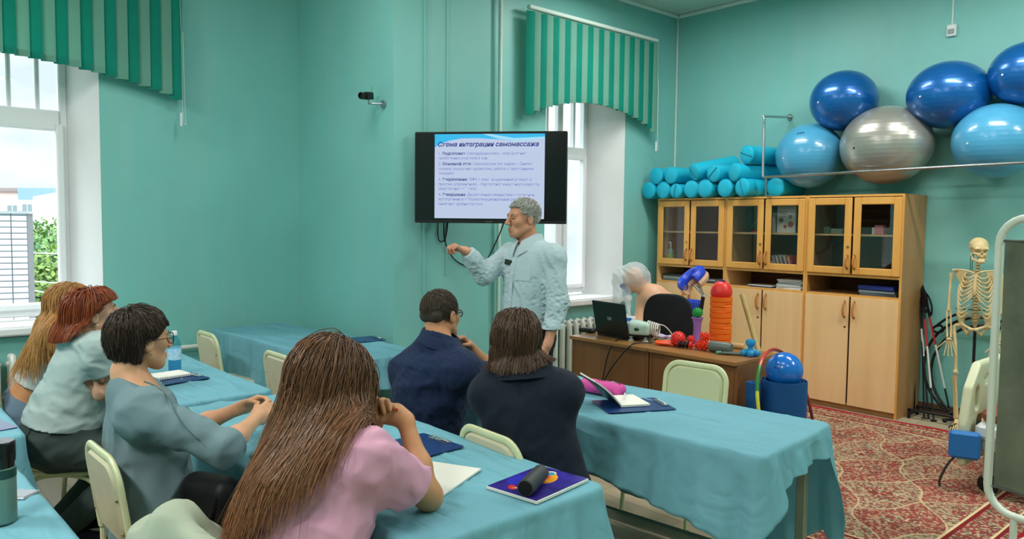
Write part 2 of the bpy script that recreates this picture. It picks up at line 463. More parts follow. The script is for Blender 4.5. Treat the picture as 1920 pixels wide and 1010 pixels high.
def wall_mat():
    m = mat('teal_wall_paint', '#80C4BE', rough=.42, spec=.35, var=.075, vscale=1.1, bump=.12, bscale=9, bdist=.01)
    nt = m.node_tree; N = nt.nodes; L = nt.links
    # vertical brush and patch marks over the slow blotches
    p = N['Principled BSDF']; src = p.inputs['Base Color'].links[0].from_socket
    tc = N.new('ShaderNodeTexCoord'); mp = N.new('ShaderNodeMapping'); mp.inputs['Scale'].default_value = (4.5, 4.5, .55); L.new(tc.outputs['Object'], mp.inputs[0])
    nz = N.new('ShaderNodeTexNoise'); nz.inputs['Scale'].default_value = 1.6; nz.inputs['Detail'].default_value = 7; L.new(mp.outputs[0], nz.inputs['Vector'])
    mr = N.new('ShaderNodeMapRange'); mr.inputs['From Min'].default_value = .35; mr.inputs['From Max'].default_value = .7; mr.inputs['To Min'].default_value = 0; mr.inputs['To Max'].default_value = .35; L.new(nz.outputs['Fac'], mr.inputs['Value'])
    mx = N.new('ShaderNodeMix'); mx.data_type = 'RGBA'; L.new(mr.outputs[0], mx.inputs[0]); L.new(src, mx.inputs[6]); mx.inputs[7].default_value = (*lin('#95C4BC'), 1)
    L.new(mx.outputs[2], p.inputs['Base Color'])
    return m
M_wall = wall_mat()
M_white = mat('white_reveal_paint', '#E4E4E4', rough=.5, var=.03, vscale=3, bump=.05, bscale=14)
M_pvc = mat('white_pvc', '#E8EAEC', rough=.3, spec=.5)
M_ceil = mat('ceiling_paint', '#C9DBD2', rough=.7, var=.03, vscale=1.5)
M_cream = mat('cream_paint', '#D3D6A8', rough=.35, spec=.5, var=.05, vscale=8, bump=.04, bscale=30)

def floor_mat():
    m = mat('pale_plank_floor', '#C2B094', rough=.38, spec=.4); nt = m.node_tree; N = nt.nodes; L = nt.links; p = N['Principled BSDF']
    tc = N.new('ShaderNodeTexCoord'); mp = N.new('ShaderNodeMapping'); L.new(tc.outputs['Object'], mp.inputs[0])
    br = N.new('ShaderNodeTexBrick'); L.new(mp.outputs[0], br.inputs[0]); br.inputs['Scale'].default_value = 1
    br.inputs['Brick Width'].default_value = 1.2; br.inputs['Row Height'].default_value = .14; br.inputs['Mortar Size'].default_value = .0025
    br.inputs['Color1'].default_value = (*lin('#C9B99E'), 1); br.inputs['Color2'].default_value = (*lin('#B5A58B'), 1); br.inputs['Mortar'].default_value = (*lin('#8A7B66'), 1)
    m2 = N.new('ShaderNodeMapping'); m2.inputs['Scale'].default_value = (2, 26, 1); L.new(tc.outputs['Object'], m2.inputs[0])
    nz = N.new('ShaderNodeTexNoise'); nz.inputs['Scale'].default_value = 1.6; nz.inputs['Detail'].default_value = 6; L.new(m2.outputs[0], nz.inputs['Vector'])
    mx = N.new('ShaderNodeMix'); mx.data_type = 'RGBA'; mx.blend_type = 'MULTIPLY'; mx.inputs[0].default_value = .6
    rp = N.new('ShaderNodeValToRGB'); rp.color_ramp.elements[0].color = (.62, .58, .52, 1); rp.color_ramp.elements[1].color = (1.1, 1.08, 1.05, 1); L.new(nz.outputs['Fac'], rp.inputs[0])
    L.new(br.outputs['Color'], mx.inputs[6]); L.new(rp.outputs[0], mx.inputs[7]); L.new(mx.outputs[2], p.inputs['Base Color'])
    return m
def S(name, mb, m): 
    o = mb.build(name, m, sharp=30); o['kind'] = 'structure'; return o
S('floor', MB().box(((XL+XB)/2, (YR+YB)/2, -.06), (XB-XL+.6, YR-YB+.6, .12)), floor_mat())
S('ceiling', MB().box(((XL+XB)/2, (YR+YB)/2, ZC+.06), (XB-XL+.6, YR-YB+.6, .12)), M_ceil)
S('wall_right', MB().box(((XL+XB)/2, YR+.1, ZC/2), (XB-XL+.6, .2, ZC)), M_wall)
S('wall_back', MB().box(((XL+XB)/2, YB-.1, ZC/2), (XB-XL+.6, .2, ZC)), M_wall)
S('wall_near', MB().box((XB+.1, (YR+YB)/2, ZC/2), (.2, YR-YB, ZC)), M_wall)
S('wall_return', MB().box(((XL+XC)/2-.15, (YA+YC)/2, ZC/2), (XC-XL+.3, YC-YA, ZC)), M_wall)   # breast between recess and window bay

def holed_wall(name, x, y0, y1, holes, thick=.62):
    """wall slab at x (room face) going outward, with rectangular openings (ya, yb, za, zb, splay)"""
    mb = MB(); ys = sorted(holes); cur = y0
    def seg(a, b, z0, z1):
        if b-a > 1e-4: mb.box((x-thick/2, (a+b)/2, (z0+z1)/2), (thick, b-a, z1-z0))
    for (ya, yb, za, zb, sp) in ys:
        seg(cur, ya, 0, ZC); seg(ya, yb, 0, za); seg(ya, yb, zb, ZC); cur = yb
    seg(cur, y1, 0, ZC)
    return S(name, mb, M_wall)
W1 = (-.32, 1.44, .78, 3.12, .14); W2 = (5.02, 6.171, .78, 3.12, .19); W3 = (-3.6, -1.84, .78, 3.12, .14)
holed_wall('wall_left', XL, YB, YA, [W1, W3])
holed_wall('wall_window', XW, YC, YR, [W2])

M_pane = glass('window_glass', '#F4F8F6')
def window(name, x, hole, deep, mull, trans=(2.28, 2.39), sash=None):
    """splayed white reveals, upvc frame with a transom, mullioned top lights and panes, stone sill"""
    ya, yb, za, zb, sp = hole; xf = x-deep; root = MB()
    fa, fb = ya+sp, yb-sp
    def pan(a0, a1, b0, b1):   # wedge of reveal between wall edge and frame edge
        return np.array([a0, a1, b0, b1])
    mb = root
    th = .02
    for (yo, yi, sg) in ((yb, fb, 1), (ya, fa, -1)):       # side reveals, thick wedges
        poly = [(x, yo), (x, yo+sg*.001), (xf-.12, yo+sg*.001), (xf-.12, yi), (xf, yi)]
        if sg < 0: poly = poly[::-1]
        mb.prism(poly[::-1], za, zb)
    mb.prism([(x, zb), (xf-.12, zb), (xf-.12, zb-.1), (xf, zb-.1)], fa, fb, M=np.array([[1, 0, 0], [0, 0, 1], [0, 1, 0]]))
    o = S(name, mb, M_white)
    def part(nm, b, m): q = b.build(nm, m, o, sharp=30); return q
    fr = MB(); w = .055; d = .07
    def bar(y0, y1, z0, z1, dd=d, off=0): fr.box((xf-.03+off, (y0+y1)/2, (z0+z1)/2), (dd, y1-y0, z1-z0), bev=.008)
    z0, z1 = za+.1, zb-.1
    bar(fa, fa+w, z0, z1); bar(fb-w, fb, z0, z1); bar(fa+w, fb-w, z0, z0+w); bar(fa+w, fb-w, z1-w, z1)
    bar(fa+w, fb-w, trans[0], trans[1], .09, .01)
    for (y, zA, zB, ww) in mull: bar(y-ww/2, y+ww/2, zA, zB, .06)
    part('window_frame', fr, M_pvc)
    sh = MB()
    for (y0, y1, zA, zB) in sash or []:                    # opening sashes, a second narrower frame
        s2 = .05
        for (a, b, c, e) in ((y0, y0+s2, zA, zB), (y1-s2, y1, zA, zB), (y0+s2, y1-s2, zA, zA+s2), (y0+s2, y1-s2, zB-s2, zB)):
            sh.box((xf+.0, (a+b)/2, (c+e)/2), (.075, b-a, e-c), bev=.01)
    if sash: part('window_sash', sh, M_pvc)
    part('pane', MB().box((xf-.045, (fa+fb)/2, (z0+z1)/2), (.006, fb-fa-.06, z1-z0-.06)), M_pane)
    part('window_sill', MB().box((x-deep/2+.02, (ya+yb)/2, za+.02+.03), (deep+.16, yb-ya-.004, .06), bev=.012).box((x+.08, (ya+yb)/2, za+.05), (.05, yb-ya+.1, .06), bev=.012), M_white)
    portal(name+'_daylight', xf-.1, fa, fb, z0, z1)
    return o
window('window_1', XL, W1, .34, [(.75, 2.39, 3.02, .035), (.935, 2.39, 3.02, .03), (1.112, 2.39, 3.02, .03), (.56, .88, 3.02, .09), (.38, 2.39, 3.02, .03), (.2, 2.39, 3.02, .03)], (2.29, 2.40),
       sash=[(.60, 1.27, .93, 2.30), (-.13, .52, .93, 2.30)])
window('window_2', XW, W2, .36, [(5.585, .88, 3.02, .075), (5.79, 2.4, 3.02, .03), (5.40, 2.4, 3.02, .03)], (2.31, 2.40), sash=[(5.62, 5.95, .93, 2.32), (5.24, 5.55, .93, 2.32)])
window('window_added', XL, W3, .34, [(-2.72, .88, 3.02, .09)], (2.29, 2.40))  # unseen window behind the camera, added for daylight fill from the left

M_corn = mat('cornice_white', '#D5E4DC', rough=.6)
def trim(name, a, b, nrm, z):
    a = np.array(a, float); b = np.array(b, float); c = (a+b)/2; L_ = np.linalg.norm(b-a); d = unit(np.append(b-a, 0)); n = np.array([nrm[0], nrm[1], 0.])
    R = np.stack([d, n, np.array([0, 0, 1.])], 1)
    S(name, MB().box((c[0]+n[0]*.02, c[1]+n[1]*.02, z), (L_, .04, .04), R, bev=.012), M_corn)
trim('trim_1', (XW+.04, YR), (XB, YR), (0, -1), ZC-.02); trim('trim_2', (XW, YC), (XW, YR), (1, 0), ZC-.02); trim('trim_3', (XL, YB), (XL, YA), (1, 0), ZC-.02)
# raised seams on the chimney breast panelling
S('trim_4', MB().box((XC+.006, 3.252, ZC/2), (.012, .014, ZC)).box((XC+.004, 3.46, ZC/2+.6), (.008, .02, ZC-1.2), bev=.003), M_wall)
S('trim_5', MB().box((XW+.01, YR-.008, ZC/2), (.02, .016, ZC), bev=.005), M_corn)
S('baseboard_right', MB().box(((XW+XB)/2, YR-.01, .045), (XB-XW, .02, .09), bev=.006), mat('brown_skirting', '#6B4A34', rough=.4))
S('baseboard_left', MB().box((XL+.01, (YB+YA)/2, .045), (.02, YA-YB, .09), bev=.006), MATS['brown_skirting'])

# added fill panels under the ceiling, out of view, weighted to brighten the walls
M_fillbody = mat('fill_housing', '#E6E6E2', rough=.4)
M_diff = emit('fill_diffuser', '#FFFDF6', 2.2)
_lp = None
FILL_POS = [(-3.9, 5.3), (-1.6, 5.3), (.8, 5.3), (-3.9, 2.0), (-1.6, 2.0), (.8, 2.0), (-3.9, -1.4), (-1.2, -1.4)]
for i, (x, y) in enumerate(FILL_POS):
    if _lp is None:
        _lp = thing('fill_panel', 'long white fill light panel added on the ceiling', 'ceiling light', (x, y, ZC-.1), 0, 'added fill lights on the ceiling')
        MB().box((0, 0, .06), (1.24, .3, .08), bev=.015).build('housing', M_fillbody, _lp)
        MB().box((0, 0, .012), (1.2, .26, .022), bev=.008).build('diffuser', M_diff, _lp)
        cl = _lp
    else: cl = dup(_lp, (x, y, ZC-.1))
    l = bpy.data.lights.new('fill_glow', 'AREA'); l.shape = 'RECTANGLE'; l.size = 1.2; l.size_y = .26; l.energy = FILL_POWER*{(-1.6, 5.3): 1.3, (.8, 5.3): 1.7, (-3.9, 5.3): .95, (-3.9, 2.0): .5, (-1.6, 2.0): .4, (.8, 2.0): .6}.get((x, y), 2.4); l.color = (1, .985, .95)
    lo = bpy.data.objects.new('fill_glow', l); COL.objects.link(lo); lo.location = (0, 0, -.02); lo.parent = cl
# ------------------------------------------------------------------ massage tables under disposable cloths
def cloth_mat():
    m = mat('cyan_nonwoven_cloth', '#88C6D5', rough=.62, spec=.25, var=.05, vscale=2.2, bump=.22, bscale=7, bdist=.012, transl=.34, bdetail=8)
    nt = m.node_tree; N = nt.nodes; L = nt.links; p = N['Principled BSDF']
    tc = N.new('ShaderNodeTexCoord'); nz = N.new('ShaderNodeTexNoise'); nz.inputs['Scale'].default_value = 420; L.new(tc.outputs['Object'], nz.inputs['Vector'])
    wv = N.new('ShaderNodeTexNoise'); wv.inputs['Scale'].default_value = 2.6; wv.inputs['Detail'].default_value = 2; wv.inputs['Distortion'].default_value = 1.2; mp = N.new('ShaderNodeMapping'); mp.inputs['Scale'].default_value = (1.0, 4.2, 1.5); mp.inputs['Rotation'].default_value = (0, 0, .5)
    L.new(tc.outputs['Object'], mp.inputs[0]); L.new(mp.outputs[0], wv.inputs['Vector'])
    b0 = [n for n in N if n.type == 'BUMP'][0]
    b1 = N.new('ShaderNodeBump'); b1.inputs['Strength'].default_value = .12; b1.inputs['Distance'].default_value = .002; L.new(nz.outputs['Fac'], b1.inputs['Height'])
    b2 = N.new('ShaderNodeBump'); b2.inputs['Strength'].default_value = .55; b2.inputs['Distance'].default_value = .03; L.new(wv.outputs['Fac'], b2.inputs['Height'])
    L.new(b2.outputs[0], b1.inputs['Normal']); L.new(b1.outputs[0], b0.inputs['Normal'])
    return m
M_cloth = cloth_mat()
M_leg = mat('grey_green_steel', '#8C9486', rough=.35, spec=.5, var=.05)
M_ply = mat('table_board', '#9A8F7C', rough=.6)

def interp(s, pts):
    xs = [p[0] for p in pts]; ys = [p[1] for p in pts]
    return float(np.interp(s, xs, ys))
def make_cloth(L_, W_, H, drops, seed, flare=.10, fold=.016, creases=(), floor_gap=.012, tails=None):
    """cloth over a box of L x W; drops = {side: [(t, drop)...]}, sides in order front(-y) right(+x) back(+y) left(-x)"""
    rg = np.random.default_rng(seed); r = .045; hx, hy = L_/2+.006, W_/2+.006
    P = []; nrm = []; sid = []
    sides = [('front', (-hx, -hy), (hx, -hy), (0, -1)), ('right', (hx, -hy), (hx, hy), (1, 0)), ('back', (hx, hy), (-hx, hy), (0, 1)), ('left', (-hx, hy), (-hx, -hy), (-1, 0))]
    for k, (nm, a, b, n) in enumerate(sides):
        a = np.array(a); b = np.array(b); ln = np.linalg.norm(b-a); d = (b-a)/ln; m = int(ln/.018)
        for i in range(m+1):
            t = i/m; P.append(a+d*(r+(ln-2*r)*t)); nrm.append(np.array(n, float)); sid.append((nm, t))
        n2 = np.array(sides[(k+1) % 4][3], float); c = b-d*r-np.array(n)*r
        for i in range(1, 14):
            a2 = PI/2*i/14; nn = np.array(n)*math.cos(a2)+n2*math.sin(a2); P.append(c+nn*r); nrm.append(nn); sid.append((nm+'_c', i/14))
    P = np.array(P); nrm = np.array(nrm); m = len(P); D = np.zeros(m)
    order = ['front', 'right', 'back', 'left']
    for i, (nm, t) in enumerate(sid):
        if nm.endswith('_c'):
            q = nm[:-2]; nx = order[(order.index(q)+1) % 4]; a = interp(1, drops[q]); b = interp(0, drops[nx])
            tail = (tails or {}).get(q, .06); D[i] = a*(1-t)+b*t+tail*math.sin(PI*t)
        else: D[i] = interp(t, drops[nm])
    arc = np.concatenate([[0], np.cumsum(np.linalg.norm(np.diff(P, axis=0), axis=1))])
    corner = np.array([math.sin(PI*t) if nm.endswith('_c') else 0 for nm, t in sid])
    for _ in range(30): corner = np.maximum(corner, .93*np.maximum(np.roll(corner, 1), np.roll(corner, -1)))
    ph = 2*PI*arc/.23+1.3*np.sin(arc*3.1+seed)+np.cumsum(rg.normal(0, .06, m))
    wav = (.55*np.sin(ph)+.35*np.sin(2.3*ph+1)+.25*np.sin(.45*ph+2))
    wr = rg.normal(0, 1, m); 
    for _ in range(2): wr = (wr+np.roll(wr, 1)+np.roll(wr, -1))/3
    rows = []
    cx = np.clip(P[:, 0], -(hx-hy), hx-hy); C0 = np.stack([cx, np.zeros(m)], 1)
    for f in np.linspace(0.0, 1.0, 46)[:-1]**.9:
        q = C0+(P-nrm*.02-C0)*f; rows.append(np.stack([q[:, 0], q[:, 1], np.full(m, H)], 1))
    for a in (0, .35, .7, 1.0, 1.3):
        z = H-.02*(1-math.cos(a)); q = P-nrm*.02*(1-math.sin(a)); rows.append(np.stack([q[:, 0], q[:, 1], np.full(m, z)], 1))
    nS = 22
    for k in range(1, nS+1):
        t = k/nS; dd = .02+(D-.02)*t
        amp = fold*(t**.8)*(1+2.6*corner)+.010*wr*math.exp(-((t-.16)/.13)**2)
        off = flare*dd*(.25+.75*t)*(.8+.9*corner)+amp*wav+np.abs(fold*t)*1.2
        q = P+nrm*off[:, None]; rows.append(np.stack([q[:, 0], q[:, 1], np.maximum(H-dd, floor_gap)], 1))
    G = np.array(rows)                                    # (rows, m, 3)
    x, y = G[..., 0], G[..., 1]
    top = np.zeros(G.shape[:2]); 
    for i in range(14):
        k = rg.normal(0, 1, 2)*rg.uniform(3, 11); k[0] *= .45; top += np.sin(x*k[0]+y*k[1]+rg.uniform(0, 6))*.0011
    for i in range(46):                                     # short pinched wrinkles
        x0, y0 = rg.uniform(-hx, hx), rg.uniform(-hy, hy); ang = rg.normal(.25, .55); dl = -(x-x0)*math.sin(ang)+(y-y0)*math.cos(ang); al = (x-x0)*math.cos(ang)+(y-y0)*math.sin(ang)
        top += rg.uniform(.003, .009)*np.exp(-np.abs(dl+.012*np.sin(al*14+i))/rg.uniform(.008, .018))*np.exp(-(al/rg.uniform(.05, .16))**2)
    for (x0, y0, ang, h, w) in creases:                    # sharp lines left from the folded pack
        dline = -(x-x0)*math.sin(ang)+(y-y0)*math.cos(ang); along = (x-x0)*math.cos(ang)+(y-y0)*math.sin(ang); top += h*np.exp(-np.abs(dline+.01*np.sin(along*9))/w)*np.exp(-(along/.22)**2)
    G[..., 2] += np.where(G[..., 2] > H-.03, top+.0035, 0)
    return G.transpose(1, 0, 2)
def cloth_obj(name, c, rz, label, group=None, **kw):
    G = make_cloth(**kw); t = MB().sheet(G, 0, closed_u=True)
    o = t.build(name, M_cloth, sharp=70); o.location = (c[0], c[1], 0); o.rotation_euler = (0, 0, rz)
    md = o.modifiers.new('thickness', 'SOLIDIFY'); md.thickness = .0012; md.offset = 1
    setp(o, label, 'tablecloth', group); return o
def table_obj(c, rz, L_, W_, H, label, stretcher=True, inset=.085):
    t = thing('massage_table', label, 'table', (c[0], c[1], 0), rz, 'long tables under the cyan cloths')
    MB().prism(rrect(L_-.03, W_-.03, .05, 5), H-.055, H-.006).build('tabletop', M_ply, t)
    for sx in (-1, 1):
        for sy in (-1, 1):
            MB().box((sx*(L_/2-inset), sy*(W_/2-inset), (H-.055)/2), (.04, .04, H-.055), bev=.004).build('leg', M_leg, t)
    fr = MB()
    for sy in (-1, 1): fr.box((0, sy*(W_/2-inset), H-.075), (L_-2*inset-.04, .03, .04))
    for sx in (-1, 1):
        fr.box((sx*(L_/2-inset), 0, H-.075), (.03, W_-2*inset-.04, .04)); fr.box((sx*(L_/2-inset), 0, .2), (.03, W_-2*inset-.04, .03))
    fr.build('table_frame', M_leg, t)
    if stretcher: MB().box((0, 0, .2), (L_-2*inset-.03, .04, .045), bev=.004).build('stretcher', M_leg, t)
    return t
# right table in front of the desk, turned about five degrees
RT = dict(c=(-2.40, 2.77), rz=.098, L=1.86, W=.68)
table_obj(RT['c'], RT['rz'], RT['L'], RT['W'], .745, 'long table right of the dark jacket, its grey-green legs showing below the cloth')
cloth_obj('tablecloth', RT['c'], RT['rz'], 'cyan cloth with long front drape and knotted corner on the right-hand table', 'cyan tablecloths',
          L_=RT['L'], W_=RT['W'], H=.75, seed=3, flare=.07, fold=.013, tails={'front': .0, 'right': .14},
          drops={'front': [(0, .20), (.3, .20), (.55, .22), (.8, .29), (.95, .34), (1, .36)], 'right': [(0, .24), (.10, .17), (.3, .13), (.6, .11), (.9, .12), (1, .30)], 'back': [(0, .50), (.12, .66), (.6, .6), (1, .4)], 'left': [(0, .3), (1, .3)]},
          creases=[(.35, -.1, .35, .003, .008), (-.2, .05, 1.2, .003, .01), (.55, .1, -.3, .004, .012), (.1, 0, .12, .002, .006)])
MT = dict(c=(-2.57, 1.47), rz=0.0, L=1.93, W=.74)
table_obj(MT['c'], 0, MT['L'], MT['W'], .745, 'long table at which the woman in pink sits')
cloth_obj('tablecloth', MT['c'], 0, 'cyan cloth under the elbow of the woman in pink, with a rounded near end', 'cyan tablecloths',
          L_=MT['L'], W_=MT['W'], H=.75, seed=5, flare=.10, fold=.008, tails={'front': .05, 'right': .10},
          drops={'front': [(0, .3), (1, .22)], 'right': [(0, .14), (.4, .12), (.8, .12), (1, .17)], 'back': [(0, .26), (.3, .22), (1, .25)], 'left': [(0, .3), (1, .3)]},
          creases=[(.5, .12, .5, .004, .01), (.1, .2, -.2, .003, .012), (.6, -.2, 1.1, .003, .01)])
T3 = dict(c=(-4.53, 1.33), rz=0.0, L=1.80, W=.56)
table_obj(T3['c'], 0, T3['L'], T3['W'], .745, 'long table carrying the water bottle, beside the left window')
cloth_obj('tablecloth', T3['c'], 0, 'cyan cloth under the water bottle', 'cyan tablecloths',
          L_=T3['L'], W_=T3['W'], H=.75, seed=8, flare=.08, fold=.006, drops={k: [(0, .2), (.5, .17), (1, .2)] for k in ('front', 'right', 'back', 'left')}, creases=[(.2, 0, .3, .003, .012)])
BT = dict(c=(-5.07, 2.52), rz=.07, L=1.92, W=.6)
table_obj(BT['c'], BT['rz'], BT['L'], BT['W'], .745, 'long table pushed into the recess corner of the wall')
cloth_obj('tablecloth', BT['c'], BT['rz'], 'cyan cloth hanging in low folds on the table in the wall recess', 'cyan tablecloths',
          L_=BT['L'], W_=BT['W'], H=.75, seed=11, flare=.08, fold=.012, tails={'front': .12, 'left': .02},
          drops={'front': [(0, .55), (.25, .42), (.45, .5), (.8, .3), (1, .26)], 'right': [(0, .28), (.3, .2), (1, .22)], 'back': [(0, .3), (1, .3)], 'left': [(0, .3), (.6, .45), (1, .55)]})
F4 = dict(c=(-2.29, .10), rz=.035, L=1.80, W=.70)
table_obj(F4['c'], F4['rz'], F4['L'], F4['W'], .745, 'long table with the thermos at the lower edge of the picture')
cloth_obj('tablecloth', F4['c'], F4['rz'], 'creased pale cyan cloth under the green thermos', 'cyan tablecloths',
          L_=F4['L'], W_=F4['W'], H=.75, seed=14, flare=.08, fold=.008, drops={k: [(0, .2), (.5, .16), (1, .2)] for k in ('front', 'right', 'back', 'left')},
          creases=[(-.55, .1, .35, .006, .012), (-.4, -.02, .25, .006, .014), (-.35, .22, .45, .004, .01), (-.7, .05, -.5, .004, .012)])
F5 = dict(c=(-4.36, .17), rz=.0, L=1.80, W=.70)
table_obj(F5['c'], 0, F5['L'], F5['W'], .745, 'long table at the left edge, behind the one with the thermos')
cloth_obj('tablecloth', F5['c'], 0, 'cyan cloth with a deep hanging corner at the left edge', 'cyan tablecloths',
          L_=F5['L'], W_=F5['W'], H=.75, seed=17, flare=.10, fold=.010, tails={'right': .12, 'front': .1}, drops={k: [(0, .3), (.5, .22), (1, .3)] for k in ('front', 'right', 'back', 'left')})

# ------------------------------------------------------------------ cream tube chairs
M_pad = mat('cream_vinyl_pad', '#C9C0A2', rough=.45, spec=.4, var=.04, vscale=9, bump=.05, bscale=40)
M_padg = mat('pale_green_vinyl', '#C6C9A0', rough=.4, spec=.45, var=.03, vscale=6)
M_rivet = mat('rivet_brass', '#A8925E', rough=.3, metal=.9)
M_rubber = mat('black_rubber', '#1B1B1C', rough=.6)
def make_chair(label, loc, rz, padm):
    t = thing('stacking_chair', label, 'chair', loc, rz, 'cream metal chairs at the tables')
    hw, top, yb = .19, .80, -.2
    pth = []
    def back_pt(x, z): return (x, yb-.05*max(0, (z-.44))/.35, z)
    pts = [(-hw, .47)]+[(-hw, .6)]
    for k in range(9): a = PI-PI/2*k/8; pts.append((-hw+.085+.085*math.cos(a), top-.085+.085*math.sin(a)))
    for k in range(9): a = PI/2-PI/2*k/8; pts.append((hw-.085+.085*math.cos(a), top-.085+.085*math.sin(a)))
    pts += [(hw, .6), (hw, .47)]
    path = [back_pt(x, z) for x, z in pts]
    MB().tube(path, .011, 10, flat=1.45, up=(0, 1, 0)).build('back_frame', M_cream, t)
    poly = [(x*.955, z) for x, z in rrect(2*hw-.018, top-.52, .08, 6, 0, (top+.50)/2-.006)]
    bp = MB(); n = len(poly)
    V = []; 
    for (sc, dy) in ((.93, .016), (1, .006), (1, -.006), (.93, -.016)):
        for x, z in poly:
            zc = (top+.5)/2; xx = x*sc; zz = zc+(z-zc)*sc; b = back_pt(xx, zz); V.append((b[0], b[1]+dy, b[2]))
    F = [tuple(range(n))[::-1]]+[(r*n+k, r*n+(k+1) % n, (r+1)*n+(k+1) % n, (r+1)*n+k) for r in range(3) for k in range(n)]+[tuple(range(3*n, 4*n))]
    bp.add(V, [f[::-1] for f in F]); bp.build('backrest', padm, t)
    for sx in (-1, 1):
        for z in (.55, .67):
            b = back_pt(sx*(hw-.025), z); MB().ball((b[0], b[1]-.014, b[2]), (.006, .004, .006), nu=10, nv=6).build('rivet', M_rivet, t)
    sp = rrect(.39, .39, .07, 6, 0, 0); n = len(sp); V = []
    for (sc, z) in ((.9, .425), (1, .432), (1, .452), (.95, .464), (.6, .470)):
        V += [(x*sc, y*sc, z) for x, y in sp]
    F = [tuple(range(n))[::-1]]+[(r*n+k, r*n+(k+1) % n, (r+1)*n+(k+1) % n, (r+1)*n+k) for r in range(4) for k in range(n)]+[tuple(range(4*n, 5*n))]
    MB().add(V, F).build('seat', padm, t)
    sf = MB()
    sf.tube(catmull([(-.18, -.17, .418), (-.18, 0, .416), (-.18, .13, .416), (-.12, .185, .416), (0, .19, .416), (.12, .185, .416), (.18, .13, .416), (.18, 0, .416), (.18, -.17, .418)], 4), .011, 8)
    sf.tube([(-.18, -.17, .418), (.18, -.17, .418)], .01, 8)
    sf.build('seat_frame', M_cream, t)
    for sx in (-1, 1):
        q = MB().tube([(sx*hw, yb, .48), (sx*hw, yb+.0, .40), (sx*(hw+.012), yb-.035, .02)], .011, 8).build('leg', M_cream, t)
        MB().cyl((sx*(hw+.012), yb-.036, .022), (sx*(hw+.0125), yb-.037, .0), .015, n=10).build('foot_cap', M_rubber, q)
        q = MB().tube(catmull([(sx*.18, .02, .41), (sx*.182, .10, .40), (sx*.186, .16, .36), (sx*.19, .185, .25), (sx*.197, .21, .02)], 5), .011, 8).build('leg', M_cream, t)
        MB().cyl((sx*.197, .21, .022), (sx*.1975, .2105, .0), .015, n=10).build('foot_cap', M_rubber, q)
    return t
CH = make_chair('cream chair standing empty between left window and table in the recess', (-5.42, 2.17-.0, 0), .0, M_pad)
def chair(x, y, rz, label): return dup(CH, (x, y, 0), rz, label)
chair(-4.31, 2.19, -.0, 'cream chair standing empty, drawn up to the table in the recess')
chair(-3.055, 2.05, -.03, 'cream chair of the man in navy, behind the clasped hands of the woman in pink')
chair(-2.17, 2.075, -.06, 'cream chair of the woman in the dark jacket, worn at its top edge')
chair(-2.875, .90, .02, 'cream chair of the woman in grey, its side post chipped')
STOOL_AT = (-4.14, .85)
chair(-4.86, .82, .0, 'cream chair of the long-haired blonde woman')
chair(-1.90, .88, .0, 'cream chair of the woman in pink, grey-green jacket over its back')
G5 = make_chair('pale green chair standing empty before the brown desk', (-2.50, 3.42, 0), PI+.13, M_padg); G5['group'] = 'cream metal chairs at the tables'

def stool():
    t = thing('stool', 'cream tube stool on which the woman in the white t-shirt sits', 'stool', (*STOOL_AT, 0), -.70)
    sp = rrect(.40, .37, .08, 6, 0, 0); n = len(sp); V = []
    for (sc, z) in ((.9, .425), (1, .432), (1, .452), (.95, .464), (.6, .470)): V += [(x*sc, y*sc, z) for x, y in sp]
    F = [tuple(range(n))[::-1]]+[(r*n+k, r*n+(k+1) % n, (r+1)*n+(k+1) % n, (r+1)*n+k) for r in range(4) for k in range(n)]+[tuple(range(4*n, 5*n))]
    MB().add(V, F).build('seat', M_pad, t); MB().tube(catmull([(x*.94, y*.94, .416) for x, y in rrect(.40, .37, .08, 2)], 3, True), .011, 8, closed=True).build('seat_frame', M_cream, t)
    for s in (-1, 1): MB().tube(catmull([(s*.165, -.19, .01), (s*.165, -.17, .30), (s*.165, -.13, .375), (s*.165, -.05, .398), (s*.165, .05, .398), (s*.165, .13, .375), (s*.165, .17, .30), (s*.165, .19, .01)], 5), .012, 8).build('leg_frame', M_cream, t)
stool()
# ------------------------------------------------------------------ cabinets along the right wall
def wood(name, c1, c2, scale=(1, 1, .09), rough=.38, sc=9):
    return mat(name, c1, col2=c2, rough=rough, spec=.45, vscale=sc, stretch=scale, bump=.02, bscale=40)
M_beech = wood('beech_veneer', '#F0C793', '#E6BA84')
M_beechf = wood('beech_frame', '#E6AB5A', '#DA9C4A')
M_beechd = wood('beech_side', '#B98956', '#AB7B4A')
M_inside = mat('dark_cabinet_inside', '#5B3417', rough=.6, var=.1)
M_cabglass = glass('cabinet_glass', '#E9ECEA', ior=1.5)
M_handle = mat('honey_wood_handle', '#C07A3C', rough=.35, spec=.5)
M_bronze = mat('bronze_fitting', '#7A5A3A', rough=.35, metal=.8)
CX0, CWD, CY, CD, CH_ = -5.048, .8357, 6.545, .462, 1.88
def handle(parent, x, z0, z1, y):
    p = catmull([(x, y, z1), (x+.002, y-.028, z1-.012), (x, y-.036, (z0+z1)/2), (x+.002, y-.028, z0+.012), (x, y, z0)], 6)
    h = MB().tube(p, [.006+.004*math.sin(PI*i/(len(p)-1)) for i in range(len(p))], 8).build('handle', M_handle, parent)
    for zz in (z1, z0): MB().ball((x, y-.004, zz), (.009, .008, .012), nu=10, nv=8).build('handle_end', M_bronze, parent)
